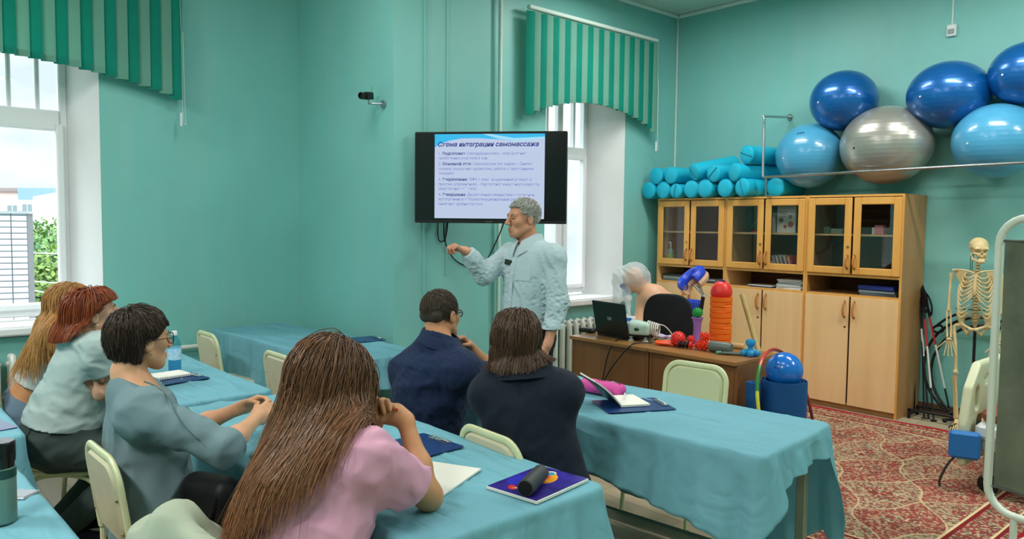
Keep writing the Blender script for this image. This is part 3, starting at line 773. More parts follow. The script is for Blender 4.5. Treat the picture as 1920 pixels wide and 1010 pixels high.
def cabinet(i, label):
    x0 = CX0+i*CWD; t = thing('cabinet', label, 'cabinet', (x0+CWD/2, CY, 0), 0, 'beech cabinets on the right wall')
    w = CWD-.002; b = MB(); th = .018; fr = .019
    for sx in (-1, 1): b.box((sx*(w/2-th/2), CD/2, CH_/2), (th, CD, CH_), bev=.002)
    b.box((0, CD/2, CH_-th/2), (w-2*th, CD, th)); 
    for z in (1.178, 1.008, .06): b.box((0, CD/2, z), (w-2*th, CD-.004, .02))
    b.box((0, .03, .025), (w-2*th, .02, .05))
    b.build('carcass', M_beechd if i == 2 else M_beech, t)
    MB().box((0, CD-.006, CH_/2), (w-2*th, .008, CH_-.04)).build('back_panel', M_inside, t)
    MB().box((0, CD/2+.02, 1.532), (w-2*th-.002, CD-.06, .016)).build('shelf', M_beech, t)
    ed = MB()                                               # honey edging on the front
    for sx in (-1, 1): ed.box((sx*(w/2-.009), -.003, CH_/2), (.018, .006, CH_))
    for z in (CH_-.008, 1.178, 1.008): ed.box((0, -.003, z), (w-.036, .006, .018))
    ed.build('edging', M_beechf, t)
    dz0, dz1, s = 1.193, 1.855, .062
    for sx in (-1, 1):
        cx = sx*(w/4-.004); dw = w/2-.026
        d = MB()
        for sg in (-1, 1):
            d.box((cx+sg*(dw/2-s/2), -.012, (dz0+dz1)/2), (s, .02, dz1-dz0), bev=.006)
            d.box((cx, -.012, (dz0+s/2 if sg < 0 else dz1-s/2)), (dw-2*s+.006, .02, s), bev=.006)
        d = d.build('glass_door', M_beechf, t)
        MB().box((cx, -.012, (dz0+dz1)/2), (dw-2*s+.01, .004, dz1-dz0-2*s+.01)).build('pane', M_cabglass, d)
        handle(d, sx*.032, 1.245, 1.355, -.022)
        if sx < 0: MB().cyl((-.032, -.02, 1.43), (-.032, -.027, 1.43), .011, n=14).build('lock', M_rivet, d)
        d = MB().box((sx*(w/4-.003), -.009, (.05+1.0)/2), (w/2-.022, .018, .945), bev=.002).build('door', M_beech, t)
        handle(d, sx*.042, .822, .955, -.018)
        if sx < 0: MB().cyl((-.035, -.016, .735), (-.035, -.021, .735), .009, n=12).build('lock', M_bronze, d)
    return t
cabinet(0, 'beech cabinet with glass doors in the corner, hand sanitizer bottle behind its glass')
cabinet(1, 'middle beech cabinet with glass doors, books behind its glass')
cabinet(2, 'beech cabinet with glass doors at the open end of the row, by the walking poles')
# ------------------------------------------------------------------ vertical blinds
M_slatd = mat('teal_slat_fabric', '#27B49F', rough=.7, spec=.2, transl=.58, var=.06, vscale=3)
M_slatl = mat('mint_slat_fabric', '#9CD2C2', rough=.7, spec=.2, transl=.58, var=.04, vscale=3)
M_slathd = mat('teal_slat_hem', '#168F7F', rough=.6, spec=.3, transl=.25)
M_slathl = mat('mint_slat_hem', '#6DB59F', rough=.6, spec=.3, transl=.25)
def blind(label, x, y0, y1, zt, arch, first_dark, chain_y, name='vertical_blind'):
    t = thing(name, label, 'window blind', (x, (y0+y1)/2, zt), 0, 'vertical blinds above the windows')
    MB().box((0, 0, .02), (.05, y1-y0+.06, .035), bev=.008).build('headrail', M_corn, t)
    MB().box((-.035, 0, .022), (.03, y1-y0-.2, .02)).build('wall_bracket', M_corn, t)
    n = int(round((y1-y0)/.0766)); w = .089
    for i in range(n+1):
        y = y0+(y1-y0)*i/n; zb = arch(i/n); dk = (i % 2 == 0) == first_dark
        a = -.22+RNG.normal(0, .03); R = rotz(a); sway = RNG.normal(0, .004)
        yc = y-(y0+y1)/2; ztop = -.012; zl = zb-zt
        nz = 6; G = np.zeros((5, nz, 3))
        for u in range(5):
            for k in range(nz):
                uu = (u/4-.5)*w; z = ztop+(zl-ztop)*k/(nz-1); q = R@np.array([.006*math.cos(uu/w*PI)+sway*k/(nz-1), uu, 0]); G[u, k] = (q[0], yc+q[1], z)
        s = MB().sheet(G, .0012).build('slat', M_slatd if dk else M_slatl, t)
        MB().box((sway, yc, zl+.02), (.007, w+.001, .042), R, bev=.002).build('slat_hem', M_slathd if dk else M_slathl, s)
    yy = chain_y-(y0+y1)/2
    MB().tube(catmull([(.02, yy, 0), (.02, yy+.01, -.5), (.025, yy+.012, arch(1)-zt-.12), (.03, yy+.035, arch(1)-zt-.18), (.02, yy+.03, arch(1)-zt-.1), (.02, yy+.02, -.4)], 6), .0016, 5).build('chain', M_corn, t)
    MB().cyl((.02, yy, arch(1)-zt-.10), (.02, yy, arch(1)-zt-.2), .009, n=10).build('chain_weight', M_pvc, t)
    return t
blind('teal and mint striped blind over the right window, cut in an arch', XW+.115, 4.705, 6.495, 3.52, lambda u: 2.585+.195*max(0, math.sin(PI*min(max(u, 0), 1)))**.75, True, 6.52)
blind('teal and mint striped blind over the left window, cut by the picture edge', XL+.115, -.80, 1.945, 3.42, lambda u: 2.515+.185*max(0, math.sin(PI*min(max(u, 0), 1)))**.7, True, 1.97)

# ------------------------------------------------------------------ television on a swivel arm
def text_mesh(s, size, bold=0.0, shear=0.0, width=None, align='LEFT'):
    cu = bpy.data.curves.new('t', 'FONT'); cu.body = s; cu.size = size; cu.offset = bold; cu.shear = shear; cu.align_x = align
    o = bpy.data.objects.new('t', cu); COL.objects.link(o); bpy.context.view_layer.update()
    me = bpy.data.meshes.new_from_object(o.evaluated_get(bpy.context.evaluated_depsgraph_get()))
    V = np.array([v.co[:] for v in me.vertices]).reshape(-1, 3); F = [tuple(p.vertices) for p in me.polygons]
    bpy.data.objects.remove(o); bpy.data.curves.remove(cu); bpy.data.meshes.remove(me)
    if len(V):
        V[:, 0] -= V[:, 0].min()
        if width: V[:, 0] *= width/max(V[:, 0].max(), 1e-6)
        if align == 'CENTER' : V[:, 0] -= V[:, 0].max()/2
    return V, F
M_blackgloss = mat('black_gloss_plastic', '#08080A', rough=.22, spec=.5)
M_black = mat('black_plastic', '#121214', rough=.45, spec=.4)
M_blackmat = mat('black_matt', '#17171A', rough=.8, spec=.2)
M_cable = mat('black_cable', '#141417', rough=.5)
def tv():
    l0 = at(777, 247, 5.44); r0 = at(1064, 245, 5.28); zb = at(777, 417, 5.44)[2]
    c = (l0+r0)/2; W_ = np.linalg.norm((r0-l0)[:2]); H_ = l0[2]-zb; ang = math.atan2(r0[1]-l0[1], r0[0]-l0[0])
    t = thing('television', 'wide black television on the wall showing a slide', 'television', (c[0], c[1], zb), ang)
    # local: x right along the screen, -y towards the room
    MB().box((0, .03, H_/2), (W_, .04, H_), bev=.006).build('housing', M_black, t)
    MB().box((0, .062, H_*.45), (W_*.8, .04, H_*.6), bev=.015).build('back_cover', M_black, t)
    MB().box((0, .0085, H_/2+.006), (W_-.02, .004, H_-.035)).build('screen', M_blackgloss, t)
    MB().box((0, .006, .012), (.055, .002, .005)).build('maker_badge', mat('badge_grey', '#77777C', rough=.3, metal=.7), t)
    arm = MB().box((0, .10, H_*.45), (.25, .03, .25), bev=.005)
    pa = np.array([0, .11, H_*.45]); 
    wl = Matrix.Rotation(-ang, 3, 'Z') @ Vector((XC+.012-c[0], 3.55-c[1], 0)); wl = np.array([wl.x, wl.y, H_*.45])
    mid = (pa+wl)/2+np.array([.12, 0.02, 0]); arm.tube([pa, mid], .02, 8).tube([mid, wl], .02, 8); 
    arm.build('wall_arm', M_blackmat, t)
    sx0, sx1, sz0, sz1 = -W_/2+.136*W_, -W_/2+.857*W_, H_*.052, H_*.972
    sw, sh = sx1-sx0, sz1-sz0
    sl = MB().box(((sx0+sx1)/2, .005, (sz0+sz1)/2), (sw, .002, sh)).build('slide', emit('slide_white', '#C9D6F3', .80), t)
    def P(u, v): return (sx0+u*sw, sz1-v*sh)               # slide coordinates, v downwards
    def flat(poly, y, m, nm):
        MB().prism([P(u, v) for u, v in poly], -y-.0004, -y+.0004, M=np.array([[1, 0, 0], [0, 0, -1], [0, 1, 0]])).build(nm, m, sl)
    us = np.linspace(0, 1, 25)
    wave = [(u, .075+.05*math.sin(2.6*u+1.0)-(.02*u)) for u in us]
    low = [(0, .155), (.06, .11), (.14, .075), (.25, .052), (.4, .05), (.55, .062), (.7, .08), (.85, .075), (1, .045)]
    flat([(0, 0), (1, 0)]+[(u, v) for u, v in low[::-1]], .0032, emit('slide_cyan', '#27B9EE', .9), 'slide_banner')
    flat([(.44, .0), (.50, .0), (.72, .05), (1, .035), (1, .06), (.75, .085), (.6, .062)], .0026, emit('slide_pale_cyan', '#9FDDF6', .9), 'slide_wave')
    tb = MB(); bb = MB()
    def put(mb, s, u, v, size, u1=None, bold=0, shear=0):
        V, F = text_mesh(s, size*sh, bold*sh, shear, None if u1 is None else (u1-u)*sw)
        if len(V):
            x, z = P(u, v); mb.add(np.stack([V[:, 0]+x, np.full(len(V), .0022), V[:, 1]+z], 1), F)
    k = lambda x: (x-163)/725
    put(tb, 'Схема интеграции самомассажа', k(185), .145, .073, k(850), .0022, .22)
    rows = [(210, '1.', 'Подготовка', ': Самодиагностика – определение', 770, 365), (240, None, None, 'проблемных участков и зон', 512, 0),
            (278, '2.', 'Основной этап', ': Самомассаж (по зонам) – Снятие', 808, 405), (310, None, None, 'спазма, улучшение кровотока, работа с триггерными', 815, 0), (340, None, None, 'точками', 288, 0),
            (380, '3.', 'Закрепление', ': ЛФК + миофасциальный релиз(1-3', 803, 380), (411, None, None, 'простых упражнения) – Укрепление мышечного корсета,', 858, 0), (441, None, None, 'закрепление эффекта', 440, 0),
            (480, '4.', 'Завершение', ': Дыхательная гимнастика + элементы', 825, 370), (510, None, None, 'аутотренинга + Психоэмоциональная разгрузка,', 800, 0), (541, None, None, 'снижение уровня стресса', 483, 0)]
    for (y, num, hd, rest, x1, xh) in rows:
        v = (y-75)/553; s = .046
        if num: put(bb, num, k(190), v, s); put(tb, hd, k(216), v, s, k(xh), .0012); put(bb, rest, k(xh+2), v, s, k(x1))
        else: put(bb, rest, k(190), v, s, k(x1))
    tb.build('slide_heading', emit('slide_navy', '#2A2A86', .9), sl, sharp=None); bb.build('slide_text', emit('slide_violet', '#6C6CC0', .9), sl, sharp=None)
    return t
tv()
def cable(name, label, pts, r, m=None, cat='cable'):
    return setp(MB().tube(catmull(pts, 8), r, 6).build(name, m or M_cable), label, cat)
wx = XC+.012
cable('cable', 'black cable looped in a short bight under the television', [atx(822, 412, wx), atx(821, 435, wx), atx(823, 450, wx+.004), atx(831, 452, wx+.004), atx(837, 438, wx+.004), atx(840, 412, wx)], .005)
cable('cable', 'black cable hanging from the television down behind the raised hand', [atx(832, 412, wx), atx(833, 445, wx+.012), atx(843, 474, wx+.012), atx(860, 492, wx), atx(885, 500, wx), atx(905, 490, wx)], .005)
cable('cable', 'black cable running slantwise from the television behind the speaker', [at(946, 414, 5.55), at(936, 440, 5.62), at(922, 470, 5.74), atx(907, 498, wx+.012)], .005)

# security camera
def seccam():
    b = atx(717, 196, XC-.06); y = YA
    c = np.array([-4.79, y-.004, 2.455])
    t = thing('security_camera', 'small black camera on a bracket on the wall left of the television', 'security camera', c, 0)
    M_sil = mat('silver_bracket', '#A9ADB0', rough=.3, metal=.8)
    MB().cyl((0, 0, 0), (0, -.012, 0), .028, n=18).build('wall_plate', M_sil, t)
    MB().tube([(0, -.01, 0), (-.03, -.06, -.0), (-.06, -.09, .0), (-.06, -.09, .03)], .007, 8).build('bracket', M_sil, t)
    R = rotz(.5)@rotx(.12)
    o = np.array([-.06, -.10, .055])
    MB().box(o, (.058, .085, .052), R, bev=.005).build('camera_body', M_black, t)
    MB().lathe([(0, 0), (.02, 0), (.022, .03), (.026, .034), (.026, .045), (.02, .046), (.016, .03), (0, .028)], o+R@np.array([0, -.043, -.002]), R@rotx(PI/2), 16).build('lens', M_blackgloss, t)
    MB().cyl(o+R@np.array([.015, .03, .02]), o+R@np.array([.015, .05, .065]), .003, n=6).build('antenna', M_sil, t)
seccam()

# radiators, pipes
M_rad = mat('radiator_paint', '#D6D9D0', rough=.35, spec=.5, var=.04, bump=.03, bscale=25)
def radiator(x, y0, y1, label):
    t = thing('radiator', label, 'radiator', (x, (y0+y1)/2, 0), 0, 'cast radiators under the windows')
    n = int((y1-y0)/.096)
    for i in range(n):
        y = -(y1-y0)/2+.05+i*.096; b = MB()
        for dx in (-.045, .045): b.tube(catmull([(dx*.4, y, .13), (dx, y, .18), (dx, y, .40), (dx, y, .60), (dx*.4, y, .665)], 4), .024, 10, flat=1.25, up=(0, 1, 0))
        b.box((0, y, .62), (.07, .07, .05), bev=.02).box((0, y, .165), (.07, .07, .05), bev=.02)
        b.build('radiator_section', M_rad, t)
    MB().cyl((0, -(y1-y0)/2, .165), (0, (y1-y0)/2-.04, .165), .018, n=10).build('pipe_joint', M_rad, t)
    return t
radiator(XW+.10, 4.99, 6.15, 'white cast radiator under the right window, behind the desk')
radiator(XL+.10, -.26, 1.25, 'white cast radiator under the left window, by the blonde woman')
setp(MB().tube([(XW+.055, 4.402, 0), (XW+.055, 4.402, ZC)], .019, 12).build('heating_pipe', M_corn), 'pale riser pipe on the wall behind the television', 'pipe')
setp(MB().tube(catmull([(XL+.10, 1.22, .165), (XL+.06, 1.5, .165), (XL+.05, 1.62, .3), (XL+.05, 1.66, .58), (XL+.05, 1.72, .605), (XL+.05, 2.2, .605), (XL+.05, 2.93, .605)], 6), .018, 10).build('heating_pipe', M_rad), 'pale pipe running low along the left wall behind an empty chair', 'pipe')
# alarm sensor
t = thing('alarm_sensor', 'small white sensor box high on the right wall, cable above it', 'sensor', (-2.41, YR, 3.215))
MB().box((0, -.016, .035), (.075, .03, .10), bev=.008).build('sensor_housing', M_pvc, t)
MB().box((0, -.033, .025), (.05, .006, .04), bev=.003).build('sensor_window', mat('sensor_grey', '#9AA4A0', rough=.5), t)
MB().box((0, -.004, .39), (.014, .008, .6), bev=.002).build('cable_duct', M_corn, t)

# ------------------------------------------------------------------ bolsters on the cabinets
M_bol = mat('turquoise_vinyl', '#17B4D3', rough=.45, spec=.4, var=.04, vscale=5, bump=.1, bscale=16, bdist=.004)
M_zip = mat('zip_dark', '#0E6F8A', rough=.6)
def bolster(c, ax, L_, r, label, seam=None, roll=0.0):
    R = basis(ax); o = np.asarray(c, float)
    t = thing('bolster', label, 'bolster', o, 0, 'turquoise bolsters on the cabinets')
    prof = [(0, -.012), (r*.5, -.010), (r*.86, -.004), (r*.965, .002), (r*.998, .012), (r*.985, .03), (r, .10), (r*.99, L_*.5), (r, L_-.1), (r*.985, L_-.03), (r*.99, L_-.012), (r*.9, L_), (0, L_+.008)]
    MB().lathe(prof, (0, 0, 0), R, 32).build('cover', M_bol, t)
    MB().tube([R@np.array([r*1.0*math.cos(a), r*1.0*math.sin(a), .008]) for a in np.linspace(0, 2*PI, 33)[:-1]], .0028, 5, closed=True).build('piping', M_bol, t)
    if seam is not None:
        d = np.array([math.cos(seam), math.sin(seam), 0]); 
        MB().tube([R@(d*r*q+np.array([0, 0, -.0135+.011*abs(q)**3])) for q in np.linspace(-.9, .9, 9)], .0042, 6).build('zip', M_zip, t)
rb = .086; zc = 1.882+rb
Y0 = 6.44
B1 = [(-5.105, .04, None), (-4.93, .0, None), (-4.755, .02, 1.75), (-4.58, -.02, None), (-4.405, .03, None), (-4.19, .10, None), (-3.985, .16, 1.25)]
tx = ['first of the bottom row, against the window wall', 'second from the corner in the bottom row', 'third in the bottom row, slightly smaller with a dark zip', 'fourth in the bottom row', 'fifth in the bottom row', 'sixth in the bottom row, beside a gap', 'last of the bottom row, with a slanting zip']
for i, (x, tilt, seam) in enumerate(B1):
    r = .072 if i == 2 else rb
    bolster((x, Y0+.02*(i % 2), 1.882+r), (tilt, 1, 0), .5, r, 'turquoise bolster, '+tx[i], seam)
bolster((-3.735, 6.60, zc), (.0, 1, 0), .40, rb, 'turquoise bolster in shade behind the steel strut')
z2 = zc+.150
B2 = [(-5.02, .05, 0, None, 'upper bolster nearest the corner'), (-4.83, .1, 0, None, 'second bolster of the upper row'), (-4.545, .42, .22, .75, 'upper bolster tilted up at the back, zip across its end'), (-4.318, .18, .0, 2.4, 'upper bolster with a torn zip flap'), (-4.085, .36, .0, None, 'upper bolster under the single topmost one')]
for (x, tl, up, seam, lb) in B2: bolster((x, Y0+.01, z2+(.02 if up else 0)), (tl, 1, up), .5, rb, 'turquoise '+lb, seam)
bolster((-3.985, Y0+.06, z2+.165), (.25, 1, 0), .45, rb, 'darker turquoise bolster lying alone on top of the pile', .3)

# ------------------------------------------------------------------ wall rail and gym balls
M_chrome = mat('brushed_chrome', '#B9BDBF', rough=.22, metal=1.0)
ry = 6.455
t = thing('wall_rail', 'chrome tube rail holding the gym balls against the wall', 'rail', (-3.78, ry, 1.88))
o = np.array([-3.78, ry, 1.88])
MB().tube(catmull([np.array(p)-o for p in [(-3.84, YR-.005, 2.672), (-3.80, ry+.06, 2.625), (-3.785, ry, 2.60), (-3.783, ry, 2.5), (-3.778, ry, 2.10), (-3.76, ry, 2.062), (-3.70, ry, 2.058), (-3.0, ry, 2.066), (-2.2, ry, 2.078), (-1.2, ry, 2.085), (-.4, ry, 2.09)]], 6), .0125, 10).build('tube', M_chrome, t)
MB().cyl(np.array([-3.84, YR, 2.672])-o, np.array([-3.84, YR-.012, 2.672])-o, .03, n=18).build('wall_flange', M_chrome, t)
MB().cyl(np.array([-3.745, ry, 1.885])-o, np.array([-3.745, ry, 2.058])-o, .011, n=10).cyl(np.array([-3.745, ry, 1.885])-o, np.array([-3.745, ry+.11, 1.885])-o, .011, n=10).build('strut', M_chrome, t)
MB().cyl(np.array([-.4, ry, 2.09])-o, np.array([-.4, YR, 2.09])-o, .0125, n=10).build('end_tube', M_chrome, t)
def ballmat(n, c, rough=.2, metal=0., c2=None, coat=.5):
    m = mat(n, c, rough=rough, spec=.5, metal=metal, coat=coat); nt = m.node_tree; N = nt.nodes; L = nt.links; p = N['Principled BSDF']
    tc = N.new('ShaderNodeTexCoord'); wv = N.new('ShaderNodeTexWave'); wv.wave_type = 'BANDS'; wv.bands_direction = 'Z'; wv.inputs['Scale'].default_value = 9; wv.inputs['Distortion'].default_value = .3
    L.new(tc.outputs['Object'], wv.inputs[0]); bp = N.new('ShaderNodeBump'); bp.inputs['Strength'].default_value = .05; bp.inputs['Distance'].default_value = .01; L.new(wv.outputs['Fac'], bp.inputs['Height']); L.new(bp.outputs[0], p.inputs['Normal'])
    p.inputs['Coat Roughness'].default_value = .12
    return m
M_bdk = ballmat('pearl_dark_blue', '#0B5FA8', .3, .35); M_blt = ballmat('matt_light_blue', '#4C9FC8', .28); M_bsv = ballmat('pearl_silver', '#A9A79F', .3, .55)
def gymball(px, py, rx, rz, m, label, tilt=0.0, ryy=.285):
    c = aty(px, py, YR-ryy-.003)
    t = thing('gym_ball', label, 'exercise ball', c, 0, 'gym balls above the cabinets')
    R = roty(tilt)@rotx(.5)
    nu, nv = 48, 32
    q = MB().ball((0, 0, 0), 1, rotx(.6)@roty(.4), nu, nv); V = q.V[0]*np.array([rx, ryy, rz]); 
    MB().add(V, q.F).build('shell', m, t)
    d = unit(np.array([-.35, -.85, -.1])); pv = d*np.array([rx, ryy, rz])
    MB().cyl(pv*.985, pv*1.012, .008, n=10).build('valve', M_pvc if m is not M_bsv else M_rubber, t)
    return t
gymball(1582, 189, .290, .266, M_bdk, 'dark blue gym ball resting between the light blue and the silver one', ryy=.275)
LB = gymball(1518, 292, .305, .296, M_blt, 'light blue gym ball beside the bolsters, small printed mark on it')
gymball(1661, 272, .378, .332, M_bsv, 'large silver gym ball behind the chrome rail', ryy=.31)
gymball(1778, 178, .312, .268, M_bdk, 'dark blue gym ball to the right above the silver one', ryy=.28)
gymball(1868, 264, .312, .286, M_blt, 'light blue gym ball at the right edge above the skeleton')
gymball(1926, 138, .262, .238, M_bdk, 'dark blue gym ball cut by the right edge of the picture', ryy=.25)
def ball_mark():
    V, F = text_mesh('Gym', .07, .002, .2); n = []
    for x, y, z in V:
        d = unit(np.array([-.02+(x-.06)*3.0, -.80, .62+y*2.6])); n.append(d*np.array([.305, .285, .296])*1.004)
    return V, F, n
def doodle():
    mb = MB()
    for cx in (-.10, -.02, .06):
        pts = []
        for a in np.linspace(0, 1.7*PI, 12):
            d = unit(np.array([cx+.10+.035*math.cos(a), -.80, .66+.03*math.sin(a)+cx*.2])); pts.append(d*np.array([.305, .285, .296])*1.003)
        mb.tube(pts, .0022, 5)
    mb.build('printed_mark', M_blackmat, LB)
doodle()
# ------------------------------------------------------------------ rug
def rug_mat():
    m = mat('persian_rug_pile', '#8E3A34', rough=.95, spec=.1); nt = m.node_tree; N = nt.nodes; L = nt.links; p = N['Principled BSDF']
    tc = N.new('ShaderNodeTexCoord'); sp = N.new('ShaderNodeSeparateXYZ'); L.new(tc.outputs['Object'], sp.inputs[0])
    def M(op, a, b=None, c=None):
        n = N.new('ShaderNodeMath'); n.operation = op
        for i, v in enumerate((a, b, c)):
            if v is None: continue
            if isinstance(v, (int, float)): n.inputs[i].default_value = v
            else: L.new(v, n.inputs[i])
        return n.outputs[0]
    def mixc(f, a, b):
        n = N.new('ShaderNodeMix'); n.data_type = 'RGBA'; L.new(f, n.inputs[0])
        for i, v in ((6, a), (7, b)):
            if isinstance(v, str): n.inputs[i].default_value = (*lin(v), 1)
            else: L.new(v, n.inputs[i])
        return n.outputs[2]
    x, y = sp.outputs['X'], sp.outputs['Y']
    # wavy diamond lattice
    wob = M('MULTIPLY', M('SINE', M('MULTIPLY', y, 13.0)), .035); xx = M('ADD', x, wob); yy = M('ADD', y, M('MULTIPLY', M('SINE', M('MULTIPLY', x, 15.0)), .02))
    u = M('ADD', M('MULTIPLY', xx, 2.1), M('MULTIPLY', yy, 1.35)); v = M('SUBTRACT', M('MULTIPLY', xx, 2.1), M('MULTIPLY', yy, 1.35))
    fu = M('ABSOLUTE', M('SUBTRACT', M('FRACT', u), .5)); fv = M('ABSOLUTE', M('SUBTRACT', M('FRACT', v), .5))
    edge = M('MAXIMUM', fu, fv); line = M('GREATER_THAN', edge, .487)
    par = M('MODULO', M('ADD', M('FLOOR', u), M('ADD', M('FLOOR', v), 100)), 2.0)
    vo = N.new('ShaderNodeTexVoronoi'); vo.inputs['Scale'].default_value = 70; mpv = N.new('ShaderNodeMapping'); mpv.inputs['Scale'].default_value = (1, 1.25, 1); L.new(tc.outputs['Object'], mpv.inputs[0]); L.new(mpv.outputs[0], vo.inputs['Vector'])
    sv = N.new('ShaderNodeSeparateColor'); L.new(vo.outputs['Color'], sv.inputs[0])
    def ramp(src, stops):
        r = N.new('ShaderNodeValToRGB'); r.color_ramp.interpolation = 'CONSTANT'; e = r.color_ramp.elements
        while len(e) < len(stops): e.new(.5)
        for k, (pos, c) in enumerate(stops): e[k].position = pos; e[k].color = (*lin(c), 1)
        L.new(src, r.inputs[0]); return r.outputs[0]
    A = ramp(sv.outputs[0], [(0, '#964A42'), (.32, '#8A3E3A'), (.50, '#B49A7A'), (.70, '#6E4A3E'), (.82, '#AE8268')])
    B = ramp(sv.outputs[0], [(0, '#AE9678'), (.26, '#8A8068'), (.42, '#964A40'), (.66, '#B8A284'), (.84, '#6A4C3E')])
    C = ramp(sv.outputs[1], [(0, '#98463F'), (.3, '#BCA684'), (.5, '#8A3F3A'), (.7, '#7A7E68'), (.85, '#5A3E34')])
    body = mixc(par, A, B)
    inner = M('LESS_THAN', edge, .2); body = mixc(inner, body, C)
    body = mixc(line, body, '#C2AA84'); red = M('MULTIPLY', M('GREATER_THAN', edge, .44), M('LESS_THAN', edge, .482)); pass
    # border bands measured from the rug edge
    ex = M('SUBTRACT', RUG[2]/2, M('ABSOLUTE', x)); ey = M('SUBTRACT', RUG[3]/2, M('ABSOLUTE', y)); e = M('MINIMUM', ex, ey)
    brd = M('LESS_THAN', e, .30); body = mixc(brd, body, C)
    for a, b, c in ((.285, .30, '#D9C094'), (.262, .285, '#7C2426'), (.105, .118, '#D9C094'), (.085, .105, '#7C2426'), (0, .035, '#9E1F2A')):
        f = M('MULTIPLY', M('GREATER_THAN', e, a), M('LESS_THAN', e, b)); body = mixc(f, body, c)
    nz = N.new('ShaderNodeTexNoise'); nz.inputs['Scale'].default_value = 260; L.new(tc.outputs['Object'], nz.inputs['Vector'])
    L.new(body, p.inputs['Base Color']); bp = N.new('ShaderNodeBump'); bp.inputs['Strength'].default_value = .5; bp.inputs['Distance'].default_value = .004; L.new(nz.outputs['Fac'], bp.inputs['Height']); L.new(bp.outputs[0], p.inputs['Normal'])
    return m
RUG = (-2.32, 5.0, 2.45, 2.88)
def rug():
    cx, cy, w, h = RUG; t = thing('rug', 'red and cream patterned rug on the floor before the cabinets', 'rug', (cx, cy, 0), 0)
    nu, nv = 50, 60; G = np.zeros((nu, nv, 3))
    for i in range(nu):
        for j in range(nv):
            x = (i/(nu-1)-.5)*w; y = (j/(nv-1)-.5)*h
            z = .009+.0015*math.sin(x*7+y*3)
            if y > h/2-.10: z += .010*max(0, math.sin(x*5.2+1.1))*(y-(h/2-.10))/.10
            G[i, j] = (x, y+.012*math.sin(x*4.1)*(j/(nv-1)), z)
    MB().sheet(G, .012).build('pile', rug_mat(), t)
    fr = MB()
    M_fr = mat('red_fringe', '#8E1D28', rough=.9); 
    G2 = np.array([[(x, h/2+.012*math.sin(x*4.1)+dy, .007+.010*max(0, math.sin(x*5.2+1.1))*(1-dy/.05)) for dy in (-.004, .02, .045)] for x in np.linspace(-w/2, w/2, 60)])
    MB().sheet(G2, .006).build('fringe', M_fr, t)
rug()

# ------------------------------------------------------------------ desks
M_desk = mat('brown_laminate', '#8A5A34', rough=.35, spec=.5, col2='#7A4D2B', vscale=8, stretch=(1, 1, .1)); M_deskt = mat('brown_laminate_top', '#A0703F', rough=.3, spec=.5, col2='#8F6238', vscale=7, stretch=(.1, 1, 1))
def desk(x0, x1, label):
    t = thing('desk', label, 'desk', ((x0+x1)/2, 4.17, 0), 0, 'brown desks'); w = x1-x0-.004
    MB().box((0, .255, .737), (w, .53, .026), bev=.003).build('desktop', M_deskt, t)
    for s in (-1, 1): MB().box((s*(w/2-.012), .26, .362), (.022, .48, .723), bev=.002).build('side_panel', M_desk, t)
    MB().box((0, .03, .395), (w-.05, .018, .655), bev=.002).build('front_panel', M_desk, t)
    return t
desk(-4.03, -3.288, 'brown desk on which the laptop stands'); desk(-3.284, -2.585, 'brown desk crowded with massage balls and an orange roller')
DZ = .7505
def on_desk(px, py): p = atz(px, py, DZ); return p
# laptop
def laptop():
    a = on_desk(1121, 627); b = on_desk(1177, 638); c = (a+b)/2; ang = math.atan2(b[1]-a[1], b[0]-a[0]); w = np.linalg.norm(b-a)+.0
    w = .37
    t = thing('laptop', 'black laptop seen from behind its lid', 'laptop', c, ang)
    M_lap = mat('laptop_black', '#15161A', rough=.3, spec=.5, bump=.02, bscale=200)
    MB().box((0, .125, .012), (w, .25, .022), bev=.005).build('keyboard_base', M_lap, t)
    R = rotx(.20); lid = MB().box(R@np.array([0, 0, .13])+np.array([0, 0, .018]), (w, .011, .255), R, bev=.004).build('lid', M_lap, t)
    V, F = text_mesh('acer', .05, .001, 0, .05); V = np.stack([-.5*0+V[:, 0]-.025, np.full(len(V), -.0063), V[:, 1]], 1)@R.T+R@np.array([0, 0, .12])+np.array([0, 0, .018])
    MB().add(V, F).build('lid_lettering', mat('lettering_silver', '#B9BCC2', rough=.3, metal=.5), lid, sharp=None)
    MB().box(R@np.array([0, .0062, .13])+np.array([0, 0, .018]), (w-.03, .001, .225), R).build('display', emit('laptop_display', '#A9B7D8', .35), lid)
laptop()
p = on_desk(1098, 624); t = thing('router', 'small black box left of the laptop', 'router', p, .3)
MB().box((0, .04, .019), (.13, .09, .036), bev=.012).build('router_case', M_black, t)
